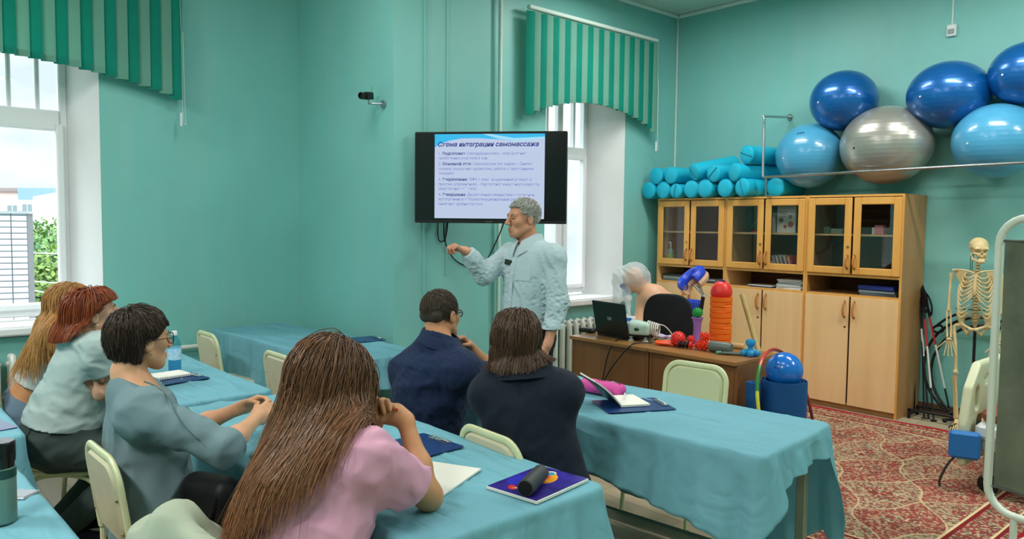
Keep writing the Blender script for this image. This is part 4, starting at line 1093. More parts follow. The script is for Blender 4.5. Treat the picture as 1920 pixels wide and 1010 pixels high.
# grey-green massage machine with its coiled cord
M_mint = mat('pale_mint_plastic', '#B8CFC2', rough=.35, spec=.5); M_cordw = mat('white_cord', '#DAD6CC', rough=.5); M_suck = mat('clear_suction', '#9C9C90', rough=.25)
def device():
    p = on_desk(1196, 640); t = thing('massage_device', 'pale mint electric massager with a coiled cord, between laptop and red ball', 'massager', p, .35)
    org = [RBox((0, .05, .088), (.085, .055, .05), .03, k=.02), Ell((-.03, .05, .10), (.07, .05, .05), k=.03)]
    V, F = surface(org, .006); link('massager_body', mesh_np('b', relax(V, F, 2), F), M_mint, t)
    MB().box((0, .05, .042), (.166, .108, .012), bev=.005).build('base_plate', M_blackmat, t)
    for sx in (-1, 1):
        for y in (.01, .09): MB().lathe([(.026, 0), (.022, .006), (.010, .016), (.010, .038), (0, .038)], (sx*.055, y, 0), n=16).build('suction_foot', M_suck, t)
    MB().ball((-.01, -.008, .09), (.021, .004, .013), nu=18, nv=10).build('oval_badge', mat('badge_green', '#2C4A38', rough=.3), t)
    co = []
    for i in range(110):
        a = i/110*2*PI*5.5; co.append((.055+.085*i/110, .055+.040*math.cos(a), .105+.045*math.sin(a)-.02*i/110))
    MB().tube(co, .0055, 6).build('coiled_cord', M_cordw, t)
    MB().tube(catmull([(.12, .05, .13), (.18, .06, .12), (.235, .07, .06), (.25, .08, .006)], 6), .004, 6).build('cord', M_cordw, t)
device()
def dcable(label, pts): setp(MB().tube(catmull(pts, 8), .0045, 6).build('cable', M_cable), label, 'cable')
yF = 4.155
dcable('thin black cable hanging down the desk front below the laptop', [on_desk(1176, 636)+np.array([0, .03, .006]), on_desk(1160, 638)+np.array([0, -.01, .008]), aty(1146, 650, yF), aty(1138, 672, yF-.002), aty(1132, 700, yF-.004), aty(1126, 730, yF)])
dcable('black cable running slantwise down the desk front from the mint massager', [on_desk(1214, 645)+np.array([0, .05, .006]), on_desk(1190, 645)+np.array([0, .01, .006]), aty(1180, 650, yF-.004), aty(1160, 672, yF-.004), aty(1140, 700, yF-.004), aty(1124, 730, yF)])

def spiky(c, r, m, sp=.007, n=70, parent=None, nm='spiky_shell', rs=.006):
    mb = MB().ball((0, 0, 0), r, nu=20, nv=14); i = np.arange(n); ph = np.arccos(1-2*(i+.5)/n); th = PI*(1+5**.5)*i
    for a, b in zip(ph, th):
        d = np.array([math.sin(a)*math.cos(b), math.sin(a)*math.sin(b), math.cos(a)]); mb.cyl(d*r*.97, d*(r+sp), rs, rs*.35, 6)
    mb.xf(I3, c); return mb.build(nm, m, parent, sharp=50)
M_red = mat('red_rubber', '#E0261F', rough=.4, spec=.5); M_orange = mat('orange_foam', '#F06A14', rough=.6, spec=.3); M_green = mat('green_rubber', '#15933A', rough=.4); M_purple = mat('lilac_plastic', '#9A6BB8', rough=.35); M_orr = mat('orange_red_gel', '#F5431B', rough=.3, spec=.5, transl=.25)
M_navyp = mat('dark_violet_plastic', '#3A2F6B', rough=.4)
def desk_clutter():
    p = on_desk(1268, 650); t = thing('massage_ball', 'red knobbly massage ball next to the orange mitt', 'massage ball', p, 0, 'massage aids on the desk')
    spiky((0, .02, .056), .05, M_red, .005, 90, t, 'ball_shell')
    p = on_desk(1247, 648); t = thing('massage_mitt', 'flat orange rubber mitt lying at the front of the desk', 'mitt', p, .3)
    G = np.array([[((u-.5)*.13, (v-.5)*.09+.03, .012+.02*math.sin(PI*u)*math.sin(PI*v)) for v in np.linspace(0, 1, 9)] for u in np.linspace(0, 1, 12)]); MB().sheet(G, .014).build('mitt_shell', mat('orange_rubber', '#F4562A', rough=.5), t)
    MB().tube(catmull([(-.065, -.01, .018), (-.075, .03, .024), (-.065, .075, .018)], 5), .007, 8).build('cuff', M_orange, t)
    p = on_desk(1238, 640); t = thing('folded_cloth', 'small folded lilac and white cloth behind the orange mitt', 'cloth', p, .2)
    for k, c in enumerate(('#D6D8C8', '#C9B6D2')):
        G = np.array([[((u-.5)*(.16-.03*k), (v-.5)*.09+.08, .012+.016*k+.006*math.sin(9*u+k)*math.cos(7*v)) for v in np.linspace(0, 1, 9)] for u in np.linspace(0, 1, 14)]); MB().sheet(G, .014).build('fold', mat('folded_cloth_%d' % k, c, rough=.8), t)
    p = on_desk(1286, 653); t = thing('spiked_roller', 'short black and red spiked roller on the desk edge', 'massage roller', p, .2)
    for k in range(4): MB().lathe([(.008, -.010), (.022, -.007), (.026, 0), (.022, .007), (.008, .010)], (-.045+.027*k, .0, .027), roty(PI/2), 12).build('ring', M_black if k < 3 else M_red, t)
    MB().cyl((-.075, 0, .027), (.07, 0, .027), .008, n=10).build('axle', M_red, t)
    p = on_desk(1291, 646); t = thing('massage_ball', 'small red knobbly ball behind the spiked roller', 'massage ball', p, 0, 'massage aids on the desk'); spiky((0, .03, .034), .028, M_red, .006, 40, t, 'ball_shell')
    p = on_desk(1302, 646); t = thing('massage_wand', 'lilac waisted wand standing upright with a green spiky ball on top', 'massage wand', p+np.array([0, .03, 0]), 0)
    MB().lathe([(0, 0), (.034, 0), (.036, .01), (.030, .05), (.026, .1), (.028, .15), (.035, .18), (.042, .186), (.042, .194), (0, .194)], n=24).build('handle', M_purple, t); spiky((0, 0, .228), .033, M_green, .006, 60, t, 'spiky_ball')
    for k, (px, py, r) in enumerate(((1313, 658, .028), (1322, 656, .025), (1316, 648, .03), (1309, 652, .02))):
        pass
    p = on_desk(1316, 657); t = thing('spiky_massager', 'cluster of orange gel spikes before the orange roller', 'massager', p, 0)
    spiky((0, .02, .040), .034, M_orr, .014, 46, t, 'lower_knob', .008); spiky((.0, .03, .092), .026, M_orr, .013, 36, t, 'upper_knob', .007); spiky((-.05, .03, .026), .02, M_orr, .010, 26, t, 'small_knob', .006)
    p = on_desk(1338, 648)+np.array([.0, .08, 0]); t = thing('foam_roller', 'orange ribbed foam roller standing upright', 'foam roller', p, .2)
    mb = MB(); n = 48; prof = []
    H_ = .345; z = 0; rows = []
    for z in np.linspace(0, H_, 70):
        g = (z % .0385)/.0385; groove = .007 if g < .16 else 0
        blk = int(z/.0385)
        rows.append([((.078-groove-(.006 if ((k//6+blk*3) % 4 == 0 and .3 < g < .9 and blk % 3 != 2) else 0))*math.cos(2*PI*k/n), (.078-groove-(.006 if ((k//6+blk*3) % 4 == 0 and .3 < g < .9 and blk % 3 != 2) else 0))*math.sin(2*PI*k/n), z) for k in range(n)])
    V = np.array(rows).reshape(-1, 3); F = [(i*n+k, i*n+(k+1) % n, (i+1)*n+(k+1) % n, (i+1)*n+k) for i in range(69) for k in range(n)]+[tuple(range(n))[::-1], tuple(69*n+k for k in range(n))]
    mb.add(V, F); mb.build('foam', M_orange, t, sharp=25)
    q = p+np.array([0, 0, H_]); t = thing('massage_hemisphere', 'red rubber dome with a dark stripe, on top of the orange roller', 'massage ball', q, .2)
    pr = [(.0, .0), (.066, .0), (.074, .012), (.076, .035), (.070, .065), (.056, .09), (.034, .107), (0, .114)]
    MB().lathe(pr, n=32).build('dome', M_red, t)
    st = [rotz(2.6+PI)@np.array([-r-.002, 0, z]) for r, z in [(.074, .04), (.069, .065), (.056, .091), (.034, .108), (.0, .115), (-.03, .11)]]
    MB().tube(catmull([(q2[0], q2[1], q2[2]) for q2 in st], 4), .010, 8).build('stripe', M_navyp, t)
    p = on_desk(1346, 662); t = thing('massage_roll', 'grey ribbed roll lying on its side', 'massage roller', p+np.array([0, .03, 0]), .1)
    M_gr = mat('grey_green_vinyl', '#5C6660', rough=.4); mb = MB(); n = 40
    pr = [(0, -.08), (.028, -.08), (.036, -.072), (.038, -.06), (.038, .06), (.036, .07), (.03, .078), (0, .08)]
    q2 = MB().lathe(pr, n=n); V = np.concatenate(q2.V); V[:, :2] *= (1-.035*(np.arctan2(V[:, 1], V[:, 0])*9 % (2*PI) < 1.2))[:, None]
    MB().add(V, q2.F).xf(roty(PI/2), (0, 0, .038)).build('roll', M_gr, t); MB().lathe([(0, -.084), (.024, -.084), (.03, -.078)], (0, 0, .038), roty(PI/2), 20).build('end_cap', mat('tan_cap', '#C9A47A', rough=.5), t)
    p = on_desk(1373, 655); t = thing('wooden_roller', 'small pale wooden roller behind the grey roll', 'massage roller', p+np.array([0, .06, 0]), .1)
    MB().lathe([(0, -.05), (.014, -.05), (.02, -.042), (.02, .042), (.014, .05), (0, .05)], (0, 0, .021), roty(PI/2), 18).build('roller_body', mat('pale_wood', '#C8A070', rough=.5), t)
    p = on_desk(1372, 666); t = thing('massage_brush', 'flat grey-green brush on the desk beside the blue figure', 'brush', p, .5)
    MB().box((0, .02, .012), (.13, .05, .016), bev=.006).build('brush_back', M_gr, t); MB().cyl((-.07, .015, .012), (-.10, .0, .012), .010, n=10).build('handle', mat('brush_green', '#4C8F74', rough=.4), t)
    M_bg = mat('blue_clear_gel', '#38AEE0', rough=.12, spec=.7, transl=.4)
    p = on_desk(1402, 668); t = thing('massage_aid', 'blue clear plastic massager shaped like a knobbed star', 'massager', p+np.array([0, .03, 0]), 0)
    for k in range(5): a = k*2*PI/5+.3; MB().ball((.045*math.cos(a), .045*math.sin(a), .022), (.022, .022, .021), nu=14, nv=10).build('knob', M_bg, t)
    MB().lathe([(0, .004), (.035, .006), (.032, .03), (.018, .045), (.016, .06), (.03, .075), (.033, .093), (.026, .108), (0, .114)], n=20).build('stem', M_bg, t)
    return
desk_clutter()
# office chair
def office_chair():
    c = at(1250, 640, 6.35); t = thing('office_chair', 'black office chair behind the desk, only its rounded back showing', 'chair', (c[0], c[1], 0), .35)
    zc = 1.6-(606-421)/FOC*6.3; w, h = .43, .50; n = 14
    G = []
    poly = []
    for k in range(40):
        a = 2*PI*k/40; x = w/2*math.copysign(abs(math.cos(a))**.62, math.cos(a)); z = h/2*math.copysign(abs(math.sin(a))**.75, math.sin(a)); poly.append((x, z))
    mb = MB(); V = []
    for sc, y in ((.86, -.035), (.97, -.028), (1, -.008), (1, .012), (.95, .03), (.6, .042)): V += [(x*sc, y+.05*(x/w)**2*4*.5, zc+z*sc) for x, z in poly]
    F = [tuple(range(40))]+[(r*40+k, (r+1)*40+k, (r+1)*40+(k+1) % 40, r*40+(k+1) % 40) for r in range(5) for k in range(40)]+[tuple(range(200, 240))[::-1]]
    mb.add(V, F).build('backrest', mat('black_upholstery', '#1E1E20', rough=.75, spec=.25, bump=.1, bscale=120), t)
    MB().box((0, .27, .47), (.46, .44, .08), bev=.03).build('seat', M_blackmat, t); MB().box((0, .05, .58), (.06, .02, .3), bev=.005).build('back_bar', M_black, t)
    MB().cyl((0, .27, .09), (0, .27, .43), .028, n=14).build('gas_column', M_black, t)
    for k in range(5):
        a = 2*PI*k/5; e = np.array([.28*math.cos(a), .27+.28*math.sin(a), .07]); MB().tube([(0, .27, .10), e], [.026, .016], 8).build('base_arm', M_black, t); MB().ball(e-np.array([0, 0, .042]), .028, nu=12, nv=8).build('castor', M_black, t)
office_chair()

# massage chair with the blue face cushion
def face_chair():
    c = at(1300, 526, 6.75); t = thing('massage_chair', 'massage chair with blue face cushion on a metal bracket, in front of the cabinets', 'massage chair', (c[0], c[1], 0), .0)
    o = np.array([0, 0, c[2]]); R = basis(unit(-.15*AF-.62*AR+.78*np.array([0, 0, 1])))
    pts = []
    for a in np.linspace(-2.55, 2.55, 30): pts.append(R@np.array([.075*math.cos(a+PI/2+.9), .105*math.sin(a+PI/2+.9), .03])+o)
    M_bl = mat('royal_blue_vinyl', '#2746C9', rough=.35, spec=.5, bump=.04, bscale=30)
    MB().tube(pts, .050, 14, flat=.85).build('face_cushion', M_bl, t)
    MB().tube([p-R[:, 2]*.05 for p in pts], .045, 10).build('cushion_base', mat('tan_vinyl', '#D6A98A', rough=.5), t)
    b0 = o-R[:, 2]*.05; b1 = b0-R[:, 2]*.08+np.array([.02, 0, -.04])
    MB().tube([b0+R[:, 0]*.05, b1], .012, 8).tube([b0-R[:, 0]*.05, b1+np.array([.02, 0, 0])], .012, 8).build('bracket', M_chrome, t)
    MB().tube([b1, b1+np.array([-.06, .06, -.12])], .018, 8).build('adjuster', M_black, t)
    MB().tube([b1+np.array([-.05, .05, -.1]), (-.10, .10, .62), (-.08, -.02, .04)], .022, 8).build('column', M_black, t)
    MB().box((-.08, -.02, .02), (.44, .08, .035), bev=.01).build('foot', M_black, t); MB().box((-.14, .13, .80), (.28, .10, .26), rotx(-.3), bev=.04).build('chest_pad', M_bl, t)
face_chair()

# rolled mats, ball, stick, hoop
M_mat = mat('navy_foam_mat', '#0E4C86', rough=.55, spec=.35, var=.04); M_bball = mat('blue_vinyl_ball', '#0B6BC9', rough=.2, spec=.6, coat=.4)
def rolled(c, r0, r1, turns, h, label, th=.008):
    t = thing('exercise_mat', label, 'exercise mat', c, 0, 'rolled navy mats by the desk')
    n = int(turns*40); out = []
    A = [(r0+(r1-r0)*i/n, 2*PI*turns*i/n) for i in range(n+1)]
    V = []; 
    for r, a in A:
        for rr, z in ((r, 0), (r-th, 0), (r-th, h), (r, h)): V.append((rr*math.cos(a), rr*math.sin(a), z))
    F = [(4*i+k, 4*i+4+k, 4*i+4+(k+1) % 4, 4*i+(k+1) % 4) for i in range(n) for k in range(4)]+[(0, 1, 2, 3)[::-1], tuple(4*n+k for k in range(4))]
    MB().add(V, [f[::-1] for f in F]).build('foam_roll', M_mat, t); return t
bc = at(1469, 700, 4.72)
rolled((bc[0], bc[1], .016), .105, .148, 2.3, .632, 'wide navy mat rolled up and standing on end, blue ball on top')
b2 = at(1417, 720, 4.66); rolled((b2[0]-.01, b2[1]-.01, .016), .016, .048, 3.0, .63, 'slim navy mat rolled tightly, standing at the desk end')
t = thing('exercise_ball', 'small shiny blue ball resting in the rolled mat', 'ball', (bc[0]+.005, bc[1], .648+.062), 0)
MB().ball((0, 0, 0), .112, nu=36, nv=22).build('shell', M_bball, t); MB().cyl((0, -.108, .03), (0, -.114, .031), .006, n=8).build('valve', M_navyp, t)
s0 = at(1392, 552, 5.6); s1 = np.array([bc[0]-.105, bc[1]+.325, .02])
setp(MB().cyl(s1, s0, .0215, .0205, 14).build('gymnastic_stick', mat('varnished_stick', '#B59A62', rough=.4, var=.08, vscale=12)), 'pale wooden stick leaning between the blue ball and the cabinets', 'stick')
def hoop():
    c = at(1476, 792, 4.72); c[2] = .45; h = unit(.62*np.array([AR[0], AR[1], 0])+.78*np.array([AF[0], AF[1], 0])); up = unit(np.array([0, 0, 1])*.96-.27*np.array([AR[0], AR[1], 0]))
    t = thing('hula_hoop', 'striped rainbow hoop standing around the rolled mats', 'hoop', (c[0], c[1], 0), 0); r = .425; cc = np.array([0, 0, r*.96+.02])
    cols = ['#A32B2B', '#C23A2A', '#2F7A3C', '#D8D23A', '#2E62B8', '#7C2A3A', '#2C6B34', '#B5412F', '#D6C63C', '#2A57A8', '#6E2A33', '#8A3A2C', '#2B6E3F', '#6B2530']
    n = len(cols)
    for i, cl in enumerate(cols):
        an = np.linspace(2*PI*i/n, 2*PI*(i+1)/n, 9)+1.25
        MB().tube([cc+r*(math.cos(a)*h+math.sin(a)*up) for a in an], .0105, 8).build('hoop_segment', mat('hoop_'+cl[1:], cl, rough=.3), t)
hoop()
# ------------------------------------------------------------------ contents of the cabinets
def cab_items():
    z1, z2, z0 = 1.189, 1.541, 1.019; yb = CY+.10
    # sanitizer bottle
    t = thing('sanitizer_bottle', 'clear pump bottle with green label behind the first glass door', 'bottle', (-4.935, yb-.02, z1))
    MB().lathe([(0, 0), (.033, 0), (.036, .01), (.036, .12), (.03, .15), (.012, .17), (.012, .18), (0, .18)], n=20).build('bottle_body', mat('frosted_plastic', '#B9CFC6', rough=.25, alpha=.75), t)
    MB().lathe([(.0366, .03), (.0366, .11)], n=20).build('label_band', mat('label_green', '#B9D36A', rough=.5), t)
    MB().cyl((0, 0, .18), (0, 0, .225), .008, n=10).box((-.012, 0, .228), (.045, .014, .012), bev=.004).build('pump', M_pvc, t)
    t = thing('small_bottle', 'small pale bottle beside the sanitizer', 'bottle', (-4.80, yb+.05, z1)); MB().lathe([(0, 0), (.018, 0), (.018, .05), (.008, .065), (.008, .075), (0, .075)], n=14).build('bottle_body', MATS['frosted_plastic'], t)
    g = 'books behind the glass of the middle cabinet'
    def book(x, y, z, w, h, d, c, label, lean=0.0, rz=0.0, flat=False, mats=None):
        t = thing('book', label, 'book', (x, y, z), rz, g); R = roty(lean)
        if flat: MB().box((0, 0, h/2), (w, d, h), bev=.002).build('cover', mat('cover_'+c[1:], c, rough=.5), t); MB().box((0, -.002, h/2), (w-.004, d, h-.006)).build('pages', mat('paper', '#E9E6DC', rough=.8), t)
        else:
            o = R@np.array([0, 0, h/2]); MB().box(o, (w, d, h), R, bev=.0015).build('cover', mat('cover_'+c[1:], c, rough=.45), t); MB().box(o+R@np.array([0, .003, .002]), (w-.005, d, h-.001), R).build('pages', mat('paper', '#E9E6DC', rough=.8), t)
        return t
    xr = -3.78
    b = book(-3.63, yb-.0, z2, .185, .25, .02, '#D9D6D2', 'tall white book facing out on the upper shelf, pictures on its cover')
    for k, (x, z, r, c) in enumerate(((-.05, .12, .022, '#6E6A70'), (.045, .08, .028, '#B36A66'), (.04, .15, .02, '#8C8C92'), (-.01, .06, .016, '#A34A44'))): MB().lathe([(r*.45, -.001), (r, -.001), (r, .001), (r*.45, .001)], (x, -.0115, z), rotx(PI/2), 18).build('cover_picture', mat('print_'+c[1:], c, rough=.5), b)
    for k in range(3): MB().box((-.03, -.0108, .20-.022*k), (.09-.015*k, .0012, .006)).build('cover_line', mat('print_grey', '#8A8A90', rough=.5), b)
    for k, (c, h, lb) in enumerate((('#BFC3C4', .20, 'grey-backed'), ('#2E3338', .205, 'black-backed'), ('#A9AFB0', .19, 'thin pale'))): book(-3.79+.024*k, yb+.02, z2, .018, h, .15, c, lb+' book standing left of the tall white book')
    for k, (c, lb) in enumerate((('#D8D4CC', 'bottom'), ('#B7AFA8', 'second'), ('#E4DFD8', 'third'), ('#C99A90', 'top'))): book(-3.765, yb+.02, z1+.022*k, .10-.008*k, .02, .15, c, lb+' book of the small flat pile on the lower shelf', flat=True)
    cols = ['#5C5A58', '#C9C6C0', '#8A8884', '#D6D2CA', '#6B6964', '#B8B4AC', '#454442', '#D7CFC2', '#C8613C', '#DAD2C4', '#C4552F']
    nm = ['charcoal', 'off-white', 'mid-grey', 'ivory', 'dark grey', 'light grey', 'black', 'cream', 'orange-red', 'pale sand', 'burnt orange']
    for k, c in enumerate(cols): book(-3.715+.0195*k, yb+.02, z1+.002, .014, .135+.006*(k % 3), .14, c, nm[k]+' slim book in the leaning row, '+('next to the flat pile' if k == 0 else 'number %d from the flat pile' % (k+1)), lean=-.32)
    t = thing('ring_binder', 'dark green binder leaning on the upper shelf of the middle cabinet', 'binder', (-3.97, yb+.05, z2), 0); MB().box((0, 0, .125), (.21, .05, .25), bev=.004).build('cover', mat('binder_green', '#16302A', rough=.45), t); MB().box((-.0, -.026, .10), (.15, .002, .003), roty(-.9)).build('elastic', M_leg, t)
    MB().box((0, -.03, .006), (.06, .03, .012), bev=.003).build('red_tab', M_red, t)
    for k, (x, w, h, c, lb) in enumerate(((-3.235, .06, .06, '#4E6A58', 'dark green'), (-3.145, .11, .045, '#7E8A84', 'grey'), (-3.05, .07, .03, '#2C2C2E', 'black'))):
        t = thing('small_box', lb+' little box on the shelf behind the left door of the end cabinet', 'box', (x, yb+.03, z2), 0, 'small boxes in the end cabinet'); MB().box((0, 0, h/2), (w, .09, h), bev=.003).build('carton', mat('carton_'+c[1:], c, rough=.6), t)
    t = thing('small_box', 'pink and white little box on the shelf behind the last glass door', 'box', (-2.785, yb+.03, z2), 0, 'small boxes in the end cabinet'); MB().box((0, 0, .04), (.075, .06, .08), bev=.003).build('carton', mat('carton_pink', '#D98A94', rough=.6), t); MB().box((-.05, 0, .03), (.022, .05, .06), bev=.003).build('side_band', M_pvc, t)
    def pile(x, y, w, d, hs, cs, label, cat, name, g2=None):
        z = z0
        for i, (h, c) in enumerate(zip(hs, cs)):
            t = thing(name, label[i], cat, (x+RNG.normal(0, .006), y+RNG.normal(0, .006), z), RNG.normal(0, .05), g2)
            MB().box((0, 0, h/2), (w, d, h), bev=.002).build('sheets', mat('pile_'+c[1:], c, rough=.5), t); z += h+.0008
    od = ['lowest', 'second', 'third', 'fourth', 'fifth', 'topmost']
    pile(-3.55, CY+.14, .25, .2, [.014]*6, ['#D6D6D0', '#A9AEB0', '#E2E0DA', '#8F9698', '#DAD8D0', '#C4C8C8'], ['%s glossy magazine of the white pile in the middle cabinet' % o for o in od], 'magazine', 'magazine', 'magazines in the open shelf')
    pile(-3.84, CY+.13, .26, .19, [.010, .008], ['#20264A', '#CDD2D6'], ['dark blue folder lying left of the magazines', 'loose white leaflet on the dark blue folder'], 'folder', 'folder')
    pile(-2.76, CY+.15, .30, .22, [.022, .020, .006, .034], ['#4A5660', '#76828A', '#2B3138', '#22337E'], ['lowest grey box file in the end cabinet', 'lighter grey box file above the lowest one', 'thin black folder under the blue one', 'thick blue folder on top in the end cabinet'], 'folder', 'box_file')
    pile(-4.86, CY+.14, .27, .22, [.018, .03, .02], ['#586A66', '#AEB6B4', '#2A2C30'], ['green-grey folder at the bottom of the corner cabinet shelf', 'pale paper stack in the corner cabinet shelf', 'black tray on the paper stack'], 'folder', 'paper_tray')
    pile(-4.45, CY+.14, .22, .2, [.02, .018], ['#33363C', '#8A9094'], ['black folder behind the blue face cushion', 'grey folder lying on the black one'], 'folder', 'paper_tray')
cab_items()

# ------------------------------------------------------------------ skeleton
M_bone = mat('ivory_bone', '#D9C08E', rough=.45, spec=.4, var=.10, vscale=18, bump=.06, bscale=60)
M_boned = mat('bone_cartilage', '#A98E62', rough=.6)
def skeleton():
    t = thing('anatomical_skeleton', 'life-like teaching skeleton hanging on a stand by the right wall', 'skeleton', (-2.03, 6.66, 0), .22)
    W = lambda n, mb, m=M_bone: mb.build(n, m, t)
    T = lambda n, pts, r, k=6: W(n, MB().tube(catmull(pts, 6), r if np.isscalar(r) else np.interp(np.linspace(0, 1, (len(pts)-1)*6+1), np.linspace(0, 1, len(r)), r), k+2))
    def O(n, prims, h, **kw):
        V, F = surface(prims, h, **kw); link(n, mesh_np(n, relax(V, F, 1), F), M_bone, t)
    hz = 1.435                                         # skull, turned a little to its left
    Rh = rotz(.35)@rotx(.06); hp = lambda v: Rh@np.array(v)+np.array([.01, -.02, hz])
    sk = [Ell(hp((0, .015, .03)), (.066, .084, .066), Rh, k=.02), Ell(hp((0, -.035, .015)), (.052, .045, .052), Rh, k=.02), Ell(hp((0, -.055, -.030)), (.036, .026, .034), Rh, k=.015),
          Cone(hp((-.055, -.02, -.022)), hp((-.035, -.062, -.026)), .007, k=.008), Cone(hp((.055, -.02, -.022)), hp((.035, -.062, -.026)), .007, k=.008), Cone(hp((-.04, -.072, .013)), hp((.04, -.072, .013)), .008, k=.012)]
    su = [Ell(hp((-.026, -.078, -.008)), (.018, .03, .015), Rh, k=.006), Ell(hp((.026, -.078, -.008)), (.018, .03, .015), Rh, k=.006), Ell(hp((0, -.085, -.030)), (.009, .022, .014), Rh, k=.005), Ell(hp((-.058, -.03, -.005)), (.016, .022, .018), Rh, k=.008), Ell(hp((.058, -.03, -.005)), (.016, .022, .018), Rh, k=.008)]
    O('skull', sk, .0035, subs=su)
    jw = [Cone(hp((-.05, .0, -.035)), hp((-.042, -.02, -.072)), .009, k=.01), Cone(hp((.05, .0, -.035)), hp((.042, -.02, -.072)), .009, k=.01), Cone(hp((-.042, -.02, -.072)), hp((-.012, -.075, -.086)), .010, k=.01), Cone(hp((.042, -.02, -.072)), hp((.012, -.075, -.086)), .010, k=.01), Cone(hp((-.012, -.075, -.086)), hp((.012, -.075, -.086)), .012, k=.01), Cone(hp((-.02, -.073, -.068)), hp((.02, -.073, -.068)), .007, k=.006)]
    O('jaw', jw, .0035)
    W('skull_seam', MB().tube([hp((.0665*math.cos(a), .015+.0845*math.sin(a), .042)) for a in np.linspace(0, 2*PI, 40)[:-1]], .0014, 4, closed=True), M_boned)
    sp = lambda u: np.array([0, .045-.03*math.sin(u*PI*1.0)*(1 if u < .55 else -.2)+.012*math.cos(u*7), 1.345-u*.47])
    for i in range(21):
        u = i/20; c = sp(u); r = .012+.012*u
        W('vertebra', MB().lathe([(0, -.0085), (r, -.0085), (r*.86, 0), (r, .0085), (0, .0085)], c, n=12).tube([c+np.array([-r-.012, .012, 0]), c+np.array([r+.012, .012, 0])], .004, 5).tube([c, c+np.array([0, .036, -.01])], [.006, .003], 5))
    T('sternum', [(0, -.075, 1.245), (0, -.088, 1.2), (0, -.098, 1.13), (0, -.10, 1.085)], [.017, .012, .013, .006])
    for s in (-1, 1):
        for i in range(10):
            u = .17+.052*i; b = sp(u); zz = b[2]; wd = .062+.052*math.sin(min(1, (i+1.2)/7.5)*PI/2); fz = zz-.045-.012*i if i < 7 else zz-.06-.008*i
            ex = .010 if i < 7 else .028+.016*(i-7); fy = -.080-.002*min(i, 6) if i < 7 else -.07+.014*(i-7); zt = max(1.24-.026*i, 1.09) if i < 7 else fz+.03
            p = [b+np.array([s*.014, .012, 0]), b+np.array([s*wd*.6, .05, -.004]), (s*wd, .03, zz-.02), (s*wd*1.04, -.015, zz-.038), (s*wd*.85, -.062, fz-.002), (s*wd*.45 if i < 7 else s*(wd*.6), fy-.012, (fz+zt)/2-.012), (s*ex, fy, zt)]
            T('rib', p, [.005, .0055, .006, .006, .006, .0055, .005], 4)
        T('clavicle', [(s*.012, -.07, 1.255), (s*.06, -.075, 1.272), (s*.115, -.04, 1.275), (s*.158, -.008, 1.272)], .0065)
        W('scapula', MB().sheet(np.array([[((s*(.065+.095*a*(1-.75*b))), .062-.03*a*(1-b), 1.262-.15*b) for b in np.linspace(0, 1, 5)] for a in np.linspace(0, 1, 5)]), .006).tube([(s*.07, .068, 1.235), (s*.13, .045, 1.262), (s*.163, .0, 1.272)], .007, 6))
        sh = np.array([s*.170, .0, 1.245]); el = np.array([s*.178, .0, .945]); wr = np.array([s*.165, -.03, .735])
        T('humerus', [sh, sh*.5+el*.5+np.array([s*.004, .004, 0]), el], [.019, .010, .009, .010, .017])
        for k in (-1, 1): T('forearm_bone', [el+np.array([k*.011, 0, 0]), (el+wr)/2+np.array([k*.015, 0, 0]), wr+np.array([k*.012, 0, 0])], [.011, .0065, .0065, .009])
        W('wrist', MB().box(wr-np.array([0, 0, .016]), (.042, .02, .026), bev=.009))
        for f in range(5):
            a = (f-2)*.16; base = wr+np.array([(f-2)*.010, 0, -.03]); L3 = (.052, .036, .026) if f else (.03, .03, .024); a2 = a if f else -s*.0+(-.75 if s > 0 else -.75)
            if f == 0 and s > 0: a2 = -.75
            q = base
            for L_ in L3:
                e = q+np.array([math.sin(a2)*L_, -.10*L_, -math.cos(a2)*L_]); W('finger_bone', MB().tube([q, q*.5+e*.5, e], [.006, .0038, .0052], 6)); q = e+np.array([math.sin(a2), 0, -math.cos(a2)])*.003
        hip = np.array([s*.085, .01, .835]); kn = np.array([s*.11, -.01, .455]); an = np.array([s*.09, .02, .085])
        T('femur', [hip, hip+np.array([s*.045, 0, -.01]), hip+np.array([s*.05, 0, -.06]), (hip+kn)/2+np.array([s*.02, -.012, 0]), kn+np.array([0, 0, .03]), kn], [.018, .013, .015, .011, .012, .022])
        W('kneecap', MB().ball(kn+np.array([0, -.03, .01]), (.016, .008, .018), nu=12, nv=8))
        T('tibia', [kn-np.array([0, 0, .02]), kn-np.array([0, 0, .06]), (kn+an)/2, an], [.022, .014, .010, .010, .014]); T('fibula', [kn+np.array([s*.022, .012, -.04]), (kn+an)/2+np.array([s*.016, .012, 0]), an+np.array([s*.018, .004, -.01])], .006)
        W('foot_bone', MB().ball(an+np.array([0, .03, -.045]), (.02, .034, .022), nu=12, nv=8).tube([an+np.array([0, .0, -.02]), an+np.array([0, -.045, -.045])], .018, 8))
        for f in range(5): T('toe_bone', [an+np.array([(f-2)*.008, -.04, -.045]), an+np.array([(f-2)*.014, -.09, -.06]), an+np.array([(f-2)*.016, -.135, -.072])], [.006, .0045, .005], 4)
    pe = []; 
    for s in (-1, 1):
        pe += [Cone((s*.10, .02, .935), (s*.065, -.035, .915), .012, k=.02), Cone((s*.115, .015, .925), (s*.085, .01, .84), .014, .018, k=.02), Cone((s*.055, .055, .92), (s*.105, .035, .935), .014, k=.02), Cone((s*.085, .01, .84), (s*.018, -.05, .815), .011, k=.012), Cone((s*.085, .015, .83), (s*.045, .015, .765), .012, k=.012), Cone((s*.045, .01, .765), (s*.018, -.045, .805), .009, k=.01), Ell((s*.085, .03, .90), (.034, .012, .04), rotz(s*.9), k=.02)]
    pe += [Cone((0, .06, .905), (0, .075, .82), .03, .012, k=.02, flat=((0, 1, 0), .5)), Cone((-.02, -.05, .812), (.02, -.05, .812), .009, k=.01)]
    O('pelvis', pe, .004)
